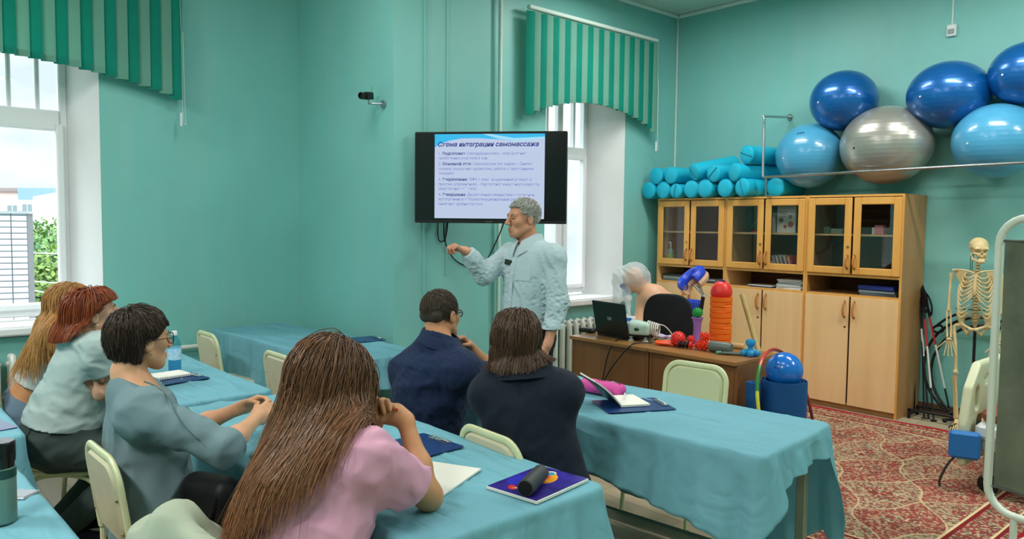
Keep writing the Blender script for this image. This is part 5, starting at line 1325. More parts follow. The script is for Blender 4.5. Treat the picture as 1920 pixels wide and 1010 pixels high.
    W('stand_pole', MB().cyl((0, .10, .04), (0, .10, 1.36), .011, n=12).tube([(0, .10, 1.35), (0, .09, 1.40), (0, .05, 1.39)], .006, 8), M_black)
    for s in (-1, 1): W('hook_wire', MB().tube(catmull([(-.045+s*.006, .07, 1.27), (-.045+s*.006, .08, 1.38), (-.04+s*.006, .07, 1.405), (-.032+s*.006, .05, 1.38)], 5), .0025, 5), M_black)
    W('cross_bar', MB().tube([(-.14, .09, .955), (.14, .09, .955)], .004, 6), M_black)
    for k in range(5): a = 2*PI*k/5+.3; W('stand_foot', MB().tube([(0, .10, .06), (.2*math.cos(a), .10+.2*math.sin(a), .025)], [.016, .011], 8).ball((.2*math.cos(a), .10+.2*math.sin(a), .018), .018, nu=10, nv=8), M_black)
skeleton()

# ------------------------------------------------------------------ walking poles, strap, hoops, low rack
M_pw = mat('pole_white', '#E2E2E0', rough=.35); M_pr = mat('pole_red', '#C9202A', rough=.35); M_pb = mat('pole_black', '#141416', rough=.4)
def pole(top, bot, segs, label):
    a = np.array(top, float); b = np.array(bot, float); d = unit(b-a); L_ = np.linalg.norm(b-a); t = thing('walking_pole', label, 'walking pole', b, 0, 'walking poles leaning by the wall')
    A = a-b
    for (u0, u1, m, nm) in segs: MB().cyl(A+d*L_*u0, A+d*L_*u1, .0085 if nm != 'lower_shaft' else .0075, n=10).build(nm, m, t)
    MB().tube([A-d*.02, A+d*.01, A+d*.06, A+d*.11, A+d*.13], [.012, .017, .0135, .015, .010], 10).build('grip', M_blackmat, t)
    s = unit(np.cross(d, [0, 1, 0])); pts = catmull([A+d*.005, A+d*.04+s*.03-np.array([0, .012, 0]), A+d*.13+s*.042-np.array([0, .02, 0]), A+d*.2+s*.022-np.array([0, .02, 0]), A+d*.12+s*.012-np.array([0, .016, 0])], 5, True)
    MB().tube(pts, .008, 6, closed=True, flat=.35).build('strap', M_blackmat, t)
    MB().lathe([(.008, 0), (.026, .004), (.022, .012), (.008, .016)], -d*.05, basis(-d), 14).build('basket', M_pb, t); MB().tube([-d*.03, -d*.002], [.009, .011], 8).build('tip', M_rubber, t)
yw = YR-.035
pole(aty(1718, 545, yw), aty(1714, 790, yw-.10), [(.06, .26, M_pb, 'upper_shaft'), (.26, .62, M_pw, 'white_band'), (.62, .98, M_pb, 'lower_shaft')], 'white and black walking pole nearest the cabinet side')
pole(aty(1727, 533, yw), aty(1733, 797, yw-.22), [(.06, .5, M_pb, 'upper_shaft'), (.5, .98, M_pb, 'lower_shaft')], 'all black walking pole, second from the cabinet')
pole(aty(1729, 543, yw-.03), aty(1752, 801, yw-.25), [(.06, .22, M_pb, 'upper_shaft'), (.22, .42, M_pr, 'red_band'), (.42, .72, M_pw, 'white_band'), (.72, .98, M_pb, 'lower_shaft')], 'black walking pole with a short white band, red above, in the middle')
pole(aty(1733, 548, yw-.05), aty(1784, 786, yw-.12), [(.06, .2, M_pb, 'upper_shaft'), (.2, .42, M_pr, 'red_band'), (.42, .76, M_pw, 'white_band'), (.76, .98, M_pb, 'lower_shaft')], 'most slanted walking pole, red and white, nearest the skeleton')
pole(aty(1722, 540, yw-.02), aty(1742, 799, yw-.2), [(.06, .3, M_pb, 'upper_shaft'), (.3, .5, M_pw, 'white_band'), (.5, .98, M_pb, 'lower_shaft')], 'black walking pole with white lettering band hidden among the others')
def hp(px, py, dy=0): return aty(px, py, yw-.07+dy)
setp(MB().tube(catmull([hp(1796, 588), hp(1775, 597), hp(1755, 611), hp(1748, 617), hp(1757, 623), hp(1768, 619), hp(1764, 610), hp(1752, 612)], 6), .010, 8, flat=.5).build('strap', M_blackmat), 'black strap sagging between the skeleton elbow and the poles', 'strap')
for k, (cx, r) in enumerate(((-2.06, .43), (-2.02, .40))):
    setp(MB().tube([(cx+r*math.cos(a), YR-.03-.03*k-.10*(1-math.sin(a))*.5, r+.012+r*math.sin(a)) for a in np.linspace(0, 2*PI, 49)[:-1]], .012, 8, closed=True).build('hoop', M_pb), ('larger' if k == 0 else 'smaller')+' black hoop standing against the wall behind the poles', 'hoop')
t = thing('floor_rack', 'low black metal rack on the floor at the feet of the poles', 'rack', (-2.30, 6.80, 0), 0)
for y in (-.10, .08): MB().box((0, y, .075), (.42, .02, .02), bev=.004).build('rail', M_pb, t)
for x in (-.2, .2): MB().box((x, -.01, .035), (.02, .22, .02), bev=.004).box((x, -.10, .04), (.02, .02, .08)).box((x, .08, .04), (.02, .02, .08)).build('foot', M_pb, t)

# ------------------------------------------------------------------ hospital bed behind the folding screen
def bed():
    x0, y0 = -1.575, 5.03; t = thing('hospital_bed', 'hospital bed with cream plastic end board, mostly hidden by the screen', 'bed', (x0, y0+.45, 0), 0)
    M_bp = mat('cream_bed_plastic', '#D2D2AE', rough=.4, spec=.5); M_bg = mat('grey_bed_steel', '#A9A79C', rough=.4)
    pr = [RBox((0, 0, .47), (.028, .45, .31), .027, k=.02)]; su = [RBox((0, -.28, .56), (.06, .035, .075), .03, k=.006), RBox((0, -.06, .66), (.06, .10, .025), .02, k=.006), RBox((0, .10, .34), (.06, .38, .115), .05, k=.01)]
    V, F = surface(pr, .009, subs=su, cuts=[((0, -.33, .68), (0, -.70, .72)), ((0, .33, .68), (0, .70, .72)), ((0, -.40, .56), (0, -.95, .30)), ((0, .40, .56), (0, .95, .30))])
    link('end_board', mesh_np('e', relax(V, F, 2), F), M_bp, t)
    MB().box((.02, -.45, .30), (.165, .06, .165), rotz(.35), bev=.016).build('corner_bumper', mat('bumper_blue', '#2474BE', rough=.35), t)
    MB().box((.02, .49, .30), (.165, .06, .165), rotz(-.35), bev=.016).build('corner_bumper', MATS['bumper_blue'], t)
    MB().box((1.0, 0, .30), (1.95, .78, .06), bev=.01).build('bed_frame', M_bg, t)
    MB().box((1.0, 0, .385), (1.9, .80, .11), bev=.03).build('mattress', mat('white_mattress', '#E2E4E2', rough=.7), t)
    MB().box((1.0, 0, .48), (1.86, .76, .08), bev=.03).build('brown_cover', mat('brown_vinyl', '#8A4A36', rough=.5), t)
    for x in (.12, 1.85):
        for y in (-.33, .33): q = MB().box((x, y, .19), (.05, .05, .18)).build('leg', M_bg, t); MB().lathe([(0, -.014), (.055, -.014), (.06, 0), (.055, .014), (0, .014)], (x, y, .06), rotx(PI/2), 18).build('castor', M_black, q)
    MB().tube(catmull([(.0, -.41, .26), (-.06, -.46, .17), (-.09, -.50, .07), (-.085, -.51, .03)], 6), .007, 6).build('cord', M_black, t)
bed()
def screen():
    pL = at(1862, 700, 3.86); d = unit((.985, -.17, 0)); t = thing('folding_screen', 'grey-green fabric screen on a white tube frame at the right edge', 'screen', (pL[0], pL[1], 0), math.atan2(d[1], d[0]))
    M_wt = mat('white_tube_enamel', '#D9E0D2', rough=.3, spec=.5); zt, zb, w, r = 1.655, .165, .85, .13
    tip = .02
    pts = [(r, 0, zb)]
    for k in range(7): a = 1.5*PI-PI/2*k/6; pts.append((r+r*math.cos(a), 0, zb+r+r*math.sin(a)))
    for k in range(7): a = PI-PI/2*k/6; pts.append((r+r*math.cos(a), 0, zt-r+r*math.sin(a)))
    for k in range(7): a = PI/2-PI/2*k/6; pts.append((w-r+r*math.cos(a), 0, zt-r+r*math.sin(a)))
    for k in range(7): a = 0-PI/2*k/6; pts.append((w-r+r*math.cos(a), 0, zb+r+r*math.sin(a)))
    MB().tube(pts, .0195, 12, closed=True).build('tube_frame', M_wt, t)
    for x in (.13, w-.13):
        q = MB().cyl((x, 0, zb), (x, 0, .03), .017, n=12).build('leg', M_wt, t); MB().tube([(x, -.2, .018), (x, .2, .018)], .016, 8).build('foot', M_wt, q)
    nu, nv = 30, 40; G = np.array([[(.028+(w-.056)*u, .006*math.sin(9*u)*math.sin(3*v)+.004*math.sin(23*u+4*v), .285+(1.545-.285)*v-.008*math.sin(PI*u)) for v in np.linspace(0, 1, nv)] for u in np.linspace(0, 1, nu)])
    m = mat('grey_green_screen_vinyl', '#555B4B', rough=.55, spec=.3, col2='#767C69', vscale=4.5, bump=.35, bscale=9, bdist=.012)
    MB().sheet(G, .003).build('fabric', m, t)
    for z in (.29, 1.54): MB().tube([(.022, 0, z), (w-.022, 0, z)], .007, 8).build('tension_rod', mat('rod_dark', '#4A5048', rough=.4), t)
screen()

# ------------------------------------------------------------------ nursing mannequin by the right window, bag over its head
def mannequin():
    D = 6.75; P = lambda px, py, dd=0: at(px, py, D+dd)
    t = thing('mannequin', 'bald nursing mannequin leaning over by the right window', 'mannequin', (P(1225, 600)[0], P(1225, 600)[1], 0))
    M_man = mat('mannequin_skin', '#E3AE8C', rough=.45, spec=.4, sss=.0, var=.03)
    pr = [Ell(P(1240, 575, .05), (.19, .16, .14), k=.06), Cone(P(1225, 560), P(1275, 660, .1), .135, .15, k=.05), Cone(P(1206, 560), P(1196, 612, -.06), .055, .045, k=.04), Cone(P(1196, 612, -.06), P(1197, 660, -.16), .045, .034, k=.03), Cone(P(1225, 556, .02), P(1200, 530), .055, .05, k=.03), Ell(P(1188, 524), (.085, .10, .115), k=.03), Ell(P(1200, 538), (.05, .06, .05), k=.03)]
    organic('body', pr, .008, M_man, t, it=2)
    q = P(1182, 542); organic('collar', [Cone(P(1166, 536), P(1182, 548), .02, .02)], .005, mat('violet_cloth', '#4A3FA0', rough=.6), t)
    # standing frame under it, hidden by the desk
    MB().box((P(1275, 660, .1)[0]+.02, P(1275, 660, .1)[1], .29), (.42, .42, .56), bev=.03).build('plinth', M_pvc, t, world=True)
    m = glass('plastic_bag_film', '#EEF3F6', thin=True); 
    mb = mat('milky_bag_film', '#E9EFF4', rough=.25, spec=.6, alpha=.42, bump=.5, bscale=22, bdist=.02)
    bag = [Ell(P(1190, 516), (.125, .125, .12), k=.05), Ell(P(1166, 522), (.08, .09, .09), k=.05), Cone(P(1166, 520), P(1152, 590, -.02), .075, .02, k=.05), Cone(P(1174, 535), P(1180, 590, -.08), .05, .012, k=.03), Cone(P(1210, 520), P(1216, 540), .05, .02, k=.03)]
    V, F = surface(bag, .008, disp=folds(5, .010, 16), name='bag'); V = relax(V, F, 1)
    o = link('plastic_bag', mesh_np('plastic_bag', V, F), mb); setp(o, 'crumpled clear plastic bag pulled over the mannequin head', 'plastic bag')
    t2 = thing('tissue_box', 'small white and blue pack under the mannequin arm', 'box', P(1178, 605, -.05), .4)
    MB().box((0, 0, .03), (.13, .08, .06), bev=.008).build('carton', M_pvc, t2); MB().box((0, -.042, .035), (.08, .004, .03)).build('blue_print', mat('print_blue', '#2F6FC4', rough=.5), t2)
    shelf = thing('bedside_stand', 'pale stand behind the laptop carrying the small pack', 'stand', (P(1185, 625, -.05)[0], P(1185, 625, -.05)[1], 0), .4)
    zt = P(1178, 605, -.05)[2]; MB().box((0, 0, zt-.012), (.34, .30, .022), bev=.005).build('top', M_pvc, shelf)
    for sx in (-1, 1):
        for sy in (-1, 1): MB().box((sx*.15, sy*.13, (zt-.023)/2), (.025, .025, zt-.023)).build('leg', M_pvc, shelf)
mannequin()
# ------------------------------------------------------------------ what stands outside the left window
def outside():
    m = mat('white_glazed_brick', '#E6E2E4', rough=.5); nt = m.node_tree; N = nt.nodes; L = nt.links; p = N['Principled BSDF']
    tc = N.new('ShaderNodeTexCoord'); mp = N.new('ShaderNodeMapping'); mp.inputs['Rotation'].default_value = (PI/2, 0, 0); L.new(tc.outputs['Object'], mp.inputs[0]); br = N.new('ShaderNodeTexBrick'); L.new(mp.outputs[0], br.inputs[0])
    br.offset = 0; br.inputs['Scale'].default_value = 1; br.inputs['Brick Width'].default_value = .17; br.inputs['Row Height'].default_value = .0745; br.inputs['Mortar Size'].default_value = .007
    br.inputs['Color1'].default_value = (*lin('#C2BDC4'), 1); br.inputs['Color2'].default_value = (*lin('#B6B2BA'), 1); br.inputs['Mortar'].default_value = (*lin('#4A4A50'), 1); L.new(br.outputs[0], p.inputs['Base Color'])
    D = 9.4; q = A(20, 400, D); rz = math.atan2(RV[1], RV[0])+.50
    t = thing('brick_pillar', 'white tiled brick pillar of the house outside the left window', 'pillar', (q[0], q[1], -7), rz); MB().box((-.33, .5, (q[2]+7)/2), (1.0, 1.0, q[2]+7)).build('masonry', m, t); MB().box((-.33, .5, q[2]+7+.015), (1.04, 1.04, .03)).build('coping', mat('coping_grey', '#8C8C90', rough=.7), t)
    mw_ = mat('white_render', '#DADCE2', rough=.8); mb_ = mat('blue_metal_roof', '#6C86C4', rough=.5); mg = mat('grey_glass', '#6F7A80', rough=.2)
    def house(px0, px1, pyt, D, dep_, m, name, label, roof=None, wins=()):
        a, b = A(px0, pyt, D), A(px1, pyt, D); c = (a+b)/2; w = np.linalg.norm((b-a)[:2]); h = a[2]+7
        t = thing(name, label, 'building', (c[0], c[1], -7), math.atan2(b[1]-a[1], b[0]-a[0])); MB().box((0, dep_/2, h/2), (w, dep_, h)).build('wall', m, t)
        if roof: roof(t, w, h, dep_)
        for (px, py, ww, hh) in wins:
            u = (px-px0)/(px1-px0)-.5; z = h-(py-pyt)/FOC*D; f = MB().box((u*w, -.03, z), (ww, .08, hh)).build('window', M_pvc, t)
            for s in (-1, 1): MB().box((u*w+s*ww*.235, -.075, z), (ww*.40, .02, hh*.84)).build('pane', mg, f)
        return t
    house(-40, 62, 374, 42, 8, mw_, 'building', 'white house with two small windows seen through the left window', wins=((24, 394, .62, .72), (52, 396, .62, 1.0)))
    def wedge(t, w, h, d): MB().prism([(-w/2, 0), (w/2, 0), (w/2, .62), (-w/2, .1)], 0, d, M=np.array([[1, 0, 0], [0, 0, 1], [0, 1, 0]]), c=(0, .0, h)).build('gable', mw_, t)
    house(62, 150, 372, 43, 9, mw_, 'building', 'blank white gable wall beyond the trees', roof=wedge)
    house(33, 150, 352, 52, 10, mb_, 'building', 'long blue metal-clad roof block behind the white house')
    house(-60, 33, 358, 55, 8, mat('pinkish_brick', '#CDB2A4', rough=.8), 'building', 'pale pink house at the window edge under the sky', roof=lambda t, w, h, d: MB().box((0, d/2, h+.12), (w+.4, d+.4, .25)).build('roof', mat('dark_roof', '#7B6E6A', rough=.7), t))
    # trees: trunk and a crown of separate leaves
    cols = ['#4E7032', '#66823A', '#355A33', '#5A752E', '#3F6245']
    for i, (px, py, D, r) in enumerate(((66, 512, 22, 1.15), (100, 508, 24, 1.30), (52, 545, 19, .95), (84, 580, 18, 1.1), (112, 575, 20, 1.2))):
        c = A(px, py, D); g = np.random.default_rng(50+i); n = 4200; lb = ['round green tree left in the window view, by the brick pillar', 'yellow-green tree at the right of the window view', 'dark green tree low beside the brick pillar', 'bushy tree low in the middle of the window view', 'blue-green tree low at the window frame'][i]
        t = thing('tree', lb, 'tree', (c[0], c[1], -7), 0, 'trees outside the left window'); d = g.normal(0, 1, (n, 3)); d /= np.linalg.norm(d, axis=1, keepdims=True); lump = 1+.22*np.sin(d[:, 0]*5+i)*np.sin(d[:, 1]*4+1)*np.sin(d[:, 2]*5)
        P = d*(r*lump*g.uniform(.55, 1, n)**.5)[:, None]*np.array([1, 1, 1.25])+np.array([0, 0, c[2]+7]); a = g.normal(0, 1, (n, 3)); a /= np.linalg.norm(a, axis=1, keepdims=True); b = np.cross(a, d); b /= np.maximum(np.linalg.norm(b, axis=1, keepdims=True), 1e-6); s = g.uniform(.05, .09, n)[:, None]
        V = np.stack([P-a*s, P+b*s*.6, P+a*s, P-b*s*.6], 1).reshape(-1, 3); F = np.arange(4*n).reshape(n, 4); link('foliage', mesh_np('foliage', V, F, False), mat('leaves_%d' % i, cols[i], rough=.6, var=.3, vscale=3, transl=.15), t)
        MB().tube([(0, 0, 0), (.05, .02, (c[2]+7)*.6), (0, 0, c[2]+7)], [.16, .11, .03], 8).build('trunk', mat('bark', '#4A3E34', rough=.9), t)
    o = MB().box((-40, 20, -7.1), (90, 110, .2)).build('ground', mat('outside_ground', '#7E8078', rough=.9)); o['kind'] = 'structure'
    for k, (y0, y1, D) in enumerate(((473, 476, 14), (540, 552, 13), (525, 531, 15))): setp(MB().tube(catmull([A(-60, y0-6, D), A(30, y0, D), A(115, y1, D), A(220, y1+8, D)], 6), .010, 5).build('overhead_wire', mat('wire_grey', '#B9BEC2' if k == 0 else '#3A3D40', rough=.5)), ['pale overhead wire crossing the view of the trees', 'dark overhead wire low in the left window view', 'dark overhead wire crossing just above the low one'][k], 'wire')
outside()
# ------------------------------------------------------------------ people
def frame(f, up=UPV, roll=0.0):
    f = unit(f); r = unit(np.cross(f, up)); u = np.cross(r, f)
    if roll: r, u = r*math.cos(roll)+u*math.sin(roll), u*math.cos(roll)-r*math.sin(roll)
    return np.stack([r, f, u], 1)                        # columns right, forward, up
def skinmat(n, c): return mat(n, c, rough=.48, spec=.35, var=.07, vscale=14, bump=.05, bscale=90, sss=.12)
M_eyew = mat('eye_white', '#B8AEA4', rough=.2, spec=.6); M_iris = mat('iris_dark', '#3A2A20', rough=.15, spec=.7); M_lip = mat('lip_skin', '#A5605A', rough=.45); M_brow = mat('brow_hair', '#4A3A30', rough=.7)

class Head:
    def __init__(s, c, R, k=1.0, male=False): s.c = np.asarray(c, float); s.R = R; s.s = k; s.male = male
    def p(s, x, y, z): return s.c+s.R@(np.array([x, y, z])*s.s)
    def e(s, x, y, z, r, k=.02): return Ell(s.p(x, y, z), np.asarray(r, float)*s.s, s.R, k=k*s.s)
    def q(s, a, b, ra, rb=None, k=.02): return Cone(s.p(*a), s.p(*b), ra*s.s, (ra if rb is None else rb)*s.s, k=k*s.s)
    def cranium(s): return s.e(0, -.012, .035, (.074, .094, .083))
    def prims(s):
        m = 1.08 if s.male else 1.0
        o = [s.cranium(), s.e(0, .040, -.025, (.058, .048, .072), .03), s.e(0, .064, -.092, (.028*m, .022, .021*m), .03)]
        for g in (-1, 1):
            o += [s.q((g*.054*m, .0, -.052), (g*.024*m, .062, -.090), .017, .017, .03), s.e(g*.040, .062, -.018, (.022, .020, .020), .025),
                  s.e(g*.079, -.006, -.008, (.008, .021, .031), .006), s.e(g*.011, .104, -.030, (.009, .010, .008), .008)]
        o += [s.q((-.036, .080, .024), (.036, .080, .024), .011 if s.male else .009, k=.02), s.q((0, .090, .016), (0, .116, -.024), .008, .0125, .014), s.q((-.016, .089, -.058), (.016, .089, -.058), .008, k=.01), s.q((-.014, .088, -.070), (.014, .088, -.070), .008, k=.012)]
        return o
    def subs(s):
        o = []
        for g in (-1, 1): o += [s.e(g*.031, .097, .002, (.017, .012, .009), .012), s.e(g*.088, -.003, -.004, (.006, .010, .016), .006)]
        o.append(s.q((-.02, .101, -.064), (.02, .101, -.064), .003, k=.004)); return o
    def coll(s): return [s.cranium(), s.e(0, .040, -.025, (.060, .046, .070), .03), s.q((-.05, -.005, -.05), (.05, -.005, -.05), .03)]
    def face(s, t, brow=M_brow):
        for g in (-1, 1):
            MB().ball(s.p(g*.031, .0745, .002), .0112*s.s, s.R, 18, 12).build('eye', M_eyew, t, world=True)
            MB().ball(s.p(g*.031, .0822, .002), (.0062*s.s, .0038*s.s, .0060*s.s), s.R, 14, 8).build('iris', M_iris, t, world=True)
            MB().tube(catmull([s.p(g*.014, .0945, .021), s.p(g*.032, .092, .028), s.p(g*.048, .080, .022)], 5), [.0022*s.s]*3+[.003*s.s]*5+[.0016*s.s]*3, 6).build('eyebrow', brow, t, world=True)
            MB().tube(catmull([s.p(g*.017, .0870, .005), s.p(g*.031, .0905, .0095), s.p(g*.045, .081, .005)], 5), .0042*s.s, 6).build('eyelid', t['_skin'] if False else SKIN_NOW[0], t, world=True)
        MB().tube(catmull([s.p(-.023, .086, -.062), s.p(-.008, .0965, -.058), s.p(0, .0965, -.0595), s.p(.008, .0965, -.058), s.p(.023, .086, -.062)], 4), np.array([.002]+[.0035]*15+[.002])*s.s, 6).build('upper_lip', M_lip, t, world=True)
        MB().tube(catmull([s.p(-.022, .085, -.066), s.p(0, .0965, -.070), s.p(.022, .085, -.066)], 6), np.array([.002]+[.004]*11+[.002])*s.s, 6).build('lower_lip', M_lip, t, world=True)
SKIN_NOW = [None]

def hand(w, d, n, side, curl=(.3, .35, .4, .45), spread=.10, s=1.0, thumb=.5, th_out=.9):
    """palm and five fingers: w wrist, d finger direction, n palm-facing normal, side +1 when the thumb is on cross(d, n)"""
    d = unit(d); n = unit(n-d*(n@d)); l = np.cross(d, n)*side; o = []
    o.append(RBox(w+d*.046*s+n*.004*s, np.array([.037, .048, .0135])*s, .012*s, np.stack([l, d, n], 1), k=.012*s)); o.append(Cone(w-d*.01, w+d*.02*s, .024*s, .026*s, k=.02*s))
    Ls = [(.043, .026, .021), (.047, .030, .022), (.044, .028, .021), (.034, .021, .018)]
    for i in range(4):
        off = (.029-.0195*i); b = w+d*(.089-.004*abs(i-1))*s+l*off*s; a = 0; dd = unit(d+l*spread*(1.5-i)*.5); c = curl[i]; r0 = .0088*(1 if i < 3 else .88)
        for j, L_ in enumerate(Ls[i]):
            a += c*(1.0 if j == 0 else 1.25); v = dd*math.cos(a)+n*math.sin(a); e = b+v*L_*s; o.append(Cone(b, e, (r0-.0005*j)*s, (r0-.0008-.0006*j)*s, k=.0045*s)); b = e
    b = w+d*.022*s+l*.026*s+n*.004*s; v = unit(d*.75+l*th_out+n*thumb*.5); e = b+v*.040*s; o.append(Cone(b, e, .013*s, .0105*s, k=.010*s))
    v2 = unit(v*.9+d*.35-l*.25+n*thumb*.6); e2 = e+v2*.030*s; o.append(Cone(e, e2, .0102*s, .009*s, k=.005*s)); e3 = e2+unit(v2+d*.2-l*.2)*.023*s; o.append(Cone(e2, e3, .009*s, .0072*s, k=.004*s))
    return o
def chain(pts, rs, k=.006):
    return [Cone(a, b, ra, rb, k=k) for a, b, ra, rb in zip(pts[:-1], pts[1:], rs[:-1], rs[1:])]

def torso(J, w=1.0, d=1.0, belly=0.0, bust=0.0, hip=1.0):
    """J: neck, shl, shr, pel -> prims and the torso frame (right, forward, up)"""
    xr = unit(J['shr']-J['shl']); mid = (J['shl']+J['shr'])/2; up = unit(mid-J['pel']); fy = unit(np.cross(up, xr)); xr = np.cross(fy, up); R = np.stack([xr, fy, up], 1); L_ = np.linalg.norm(mid-J['pel'])
    P = lambda u, f=0: J['pel']+up*L_*u+fy*f
    o = [Ell(P(.80, .005), np.array([.158*w, .108*d, .175]), R, k=.05), Ell(P(.52, .008+belly*.3), np.array([.142*w, (.098+belly)*d, .19]), R, k=.06), Ell(P(.24, belly*.35), np.array([.150*w*hip, (.105+belly*.9)*d, .16]), R, k=.06), Ell(P(.0), np.array([.168*w*hip, .115*d, .115]), R, k=.06),
         Cone(J['shl']-up*.02, J['shr']-up*.02, .054, k=.05)]
    for s in ('shl', 'shr'): o.append(Cone(J['neck']-up*.015, J[s]-up*.004, .052, .040, k=.045))
    if bust:
        for g in (-1, 1): o.append(Ell(P(.66, .085*d)+xr*g*.072*w, np.array([.062, .055, .06])*bust, R, k=.04))
    return o, R
def arm(sh, el, wr, s=1.0, k=.03): return [Cone(sh, el, .047*s, .039*s, k=k), Cone(el, el*.62+wr*.38, .039*s, .038*s, k=k), Cone(el*.62+wr*.38, wr, .038*s, .025*s, k=k)]
def legs(J, s=1.0):
    o = []
    for g in 'lr':
        if 'kn'+g in J: o += [Cone(J['hip'+g], J['kn'+g], .082*s, .055*s, k=.05), Cone(J['kn'+g], J['kn'+g]*.68+J['an'+g]*.32, .055*s, .054*s, k=.04), Cone(J['kn'+g]*.68+J['an'+g]*.32, J['an'+g], .054*s, .034*s, k=.03)]
    return o
def seat_legs(J, R, fwd, kl=.42, w=.095, drop=.03, ankle=None, floor=.09):
    """thighs forward from the seat, shins down"""
    for g, s in (('l', -1), ('r', 1)):
        J['hip'+g] = J['pel']+R[:, 0]*s*w-UPV*.02; f = unit(np.array([fwd[0], fwd[1], 0])+R[:, 0]*s*.10); J['kn'+g] = J['hip'+g]+f*kl-UPV*drop
        a = J['kn'+g]+f*(.02 if ankle is None else ankle); J['an'+g] = np.array([a[0], a[1], floor])
def shoes(t, J, fwd, m, s=1.0):
    for g in 'lr':
        a = J['an'+g]; f = unit(np.array([fwd[0], fwd[1], 0])); b = np.array([a[0], a[1], a[2]-.055])
        V, F = surface([Cone(b-f*.04, b+f*.06, .040*s, .040*s, k=.03), Cone(b+f*.06, b+f*.15-UPV*.008, .042*s, .030*s, k=.03), Cone(a, b, .042*s, .045*s, k=.03)], .008, cuts=[(b-UPV*.034, -UPV)])
        link('shoe', mesh_np('shoe', relax(V, F, 1), F), m, t, world=True)

def hairmat(n, c, c2, rough=.42):
    m = bpy.data.materials.new(n); m.use_nodes = True; MATS[n] = m; nt = m.node_tree; N = nt.nodes; L = nt.links; p = N['Principled BSDF']
    at_ = N.new('ShaderNodeAttribute'); at_.attribute_name = 'tint'; mx = N.new('ShaderNodeMix'); mx.data_type = 'RGBA'; mx.inputs[6].default_value = (*lin(c), 1); mx.inputs[7].default_value = (*lin(c2), 1)
    L.new(at_.outputs['Fac'], mx.inputs[0]); L.new(mx.outputs[2], p.inputs['Base Color']); p.inputs['Roughness'].default_value = rough; p.inputs['Specular IOR Level'].default_value = .45
    return m
def grad(prims, P, e=.002):
    g = np.stack([sdf_at(prims, P+np.eye(3)[i]*e)-sdf_at(prims, P-np.eye(3)[i]*e) for i in range(3)], -1); return g/np.maximum(_len(g)[..., None], 1e-9)
HL_STD = ([-.12, -.06, -.02, .03, .06, .09], [-.060, -.055, -.012, .010, .050, .082])
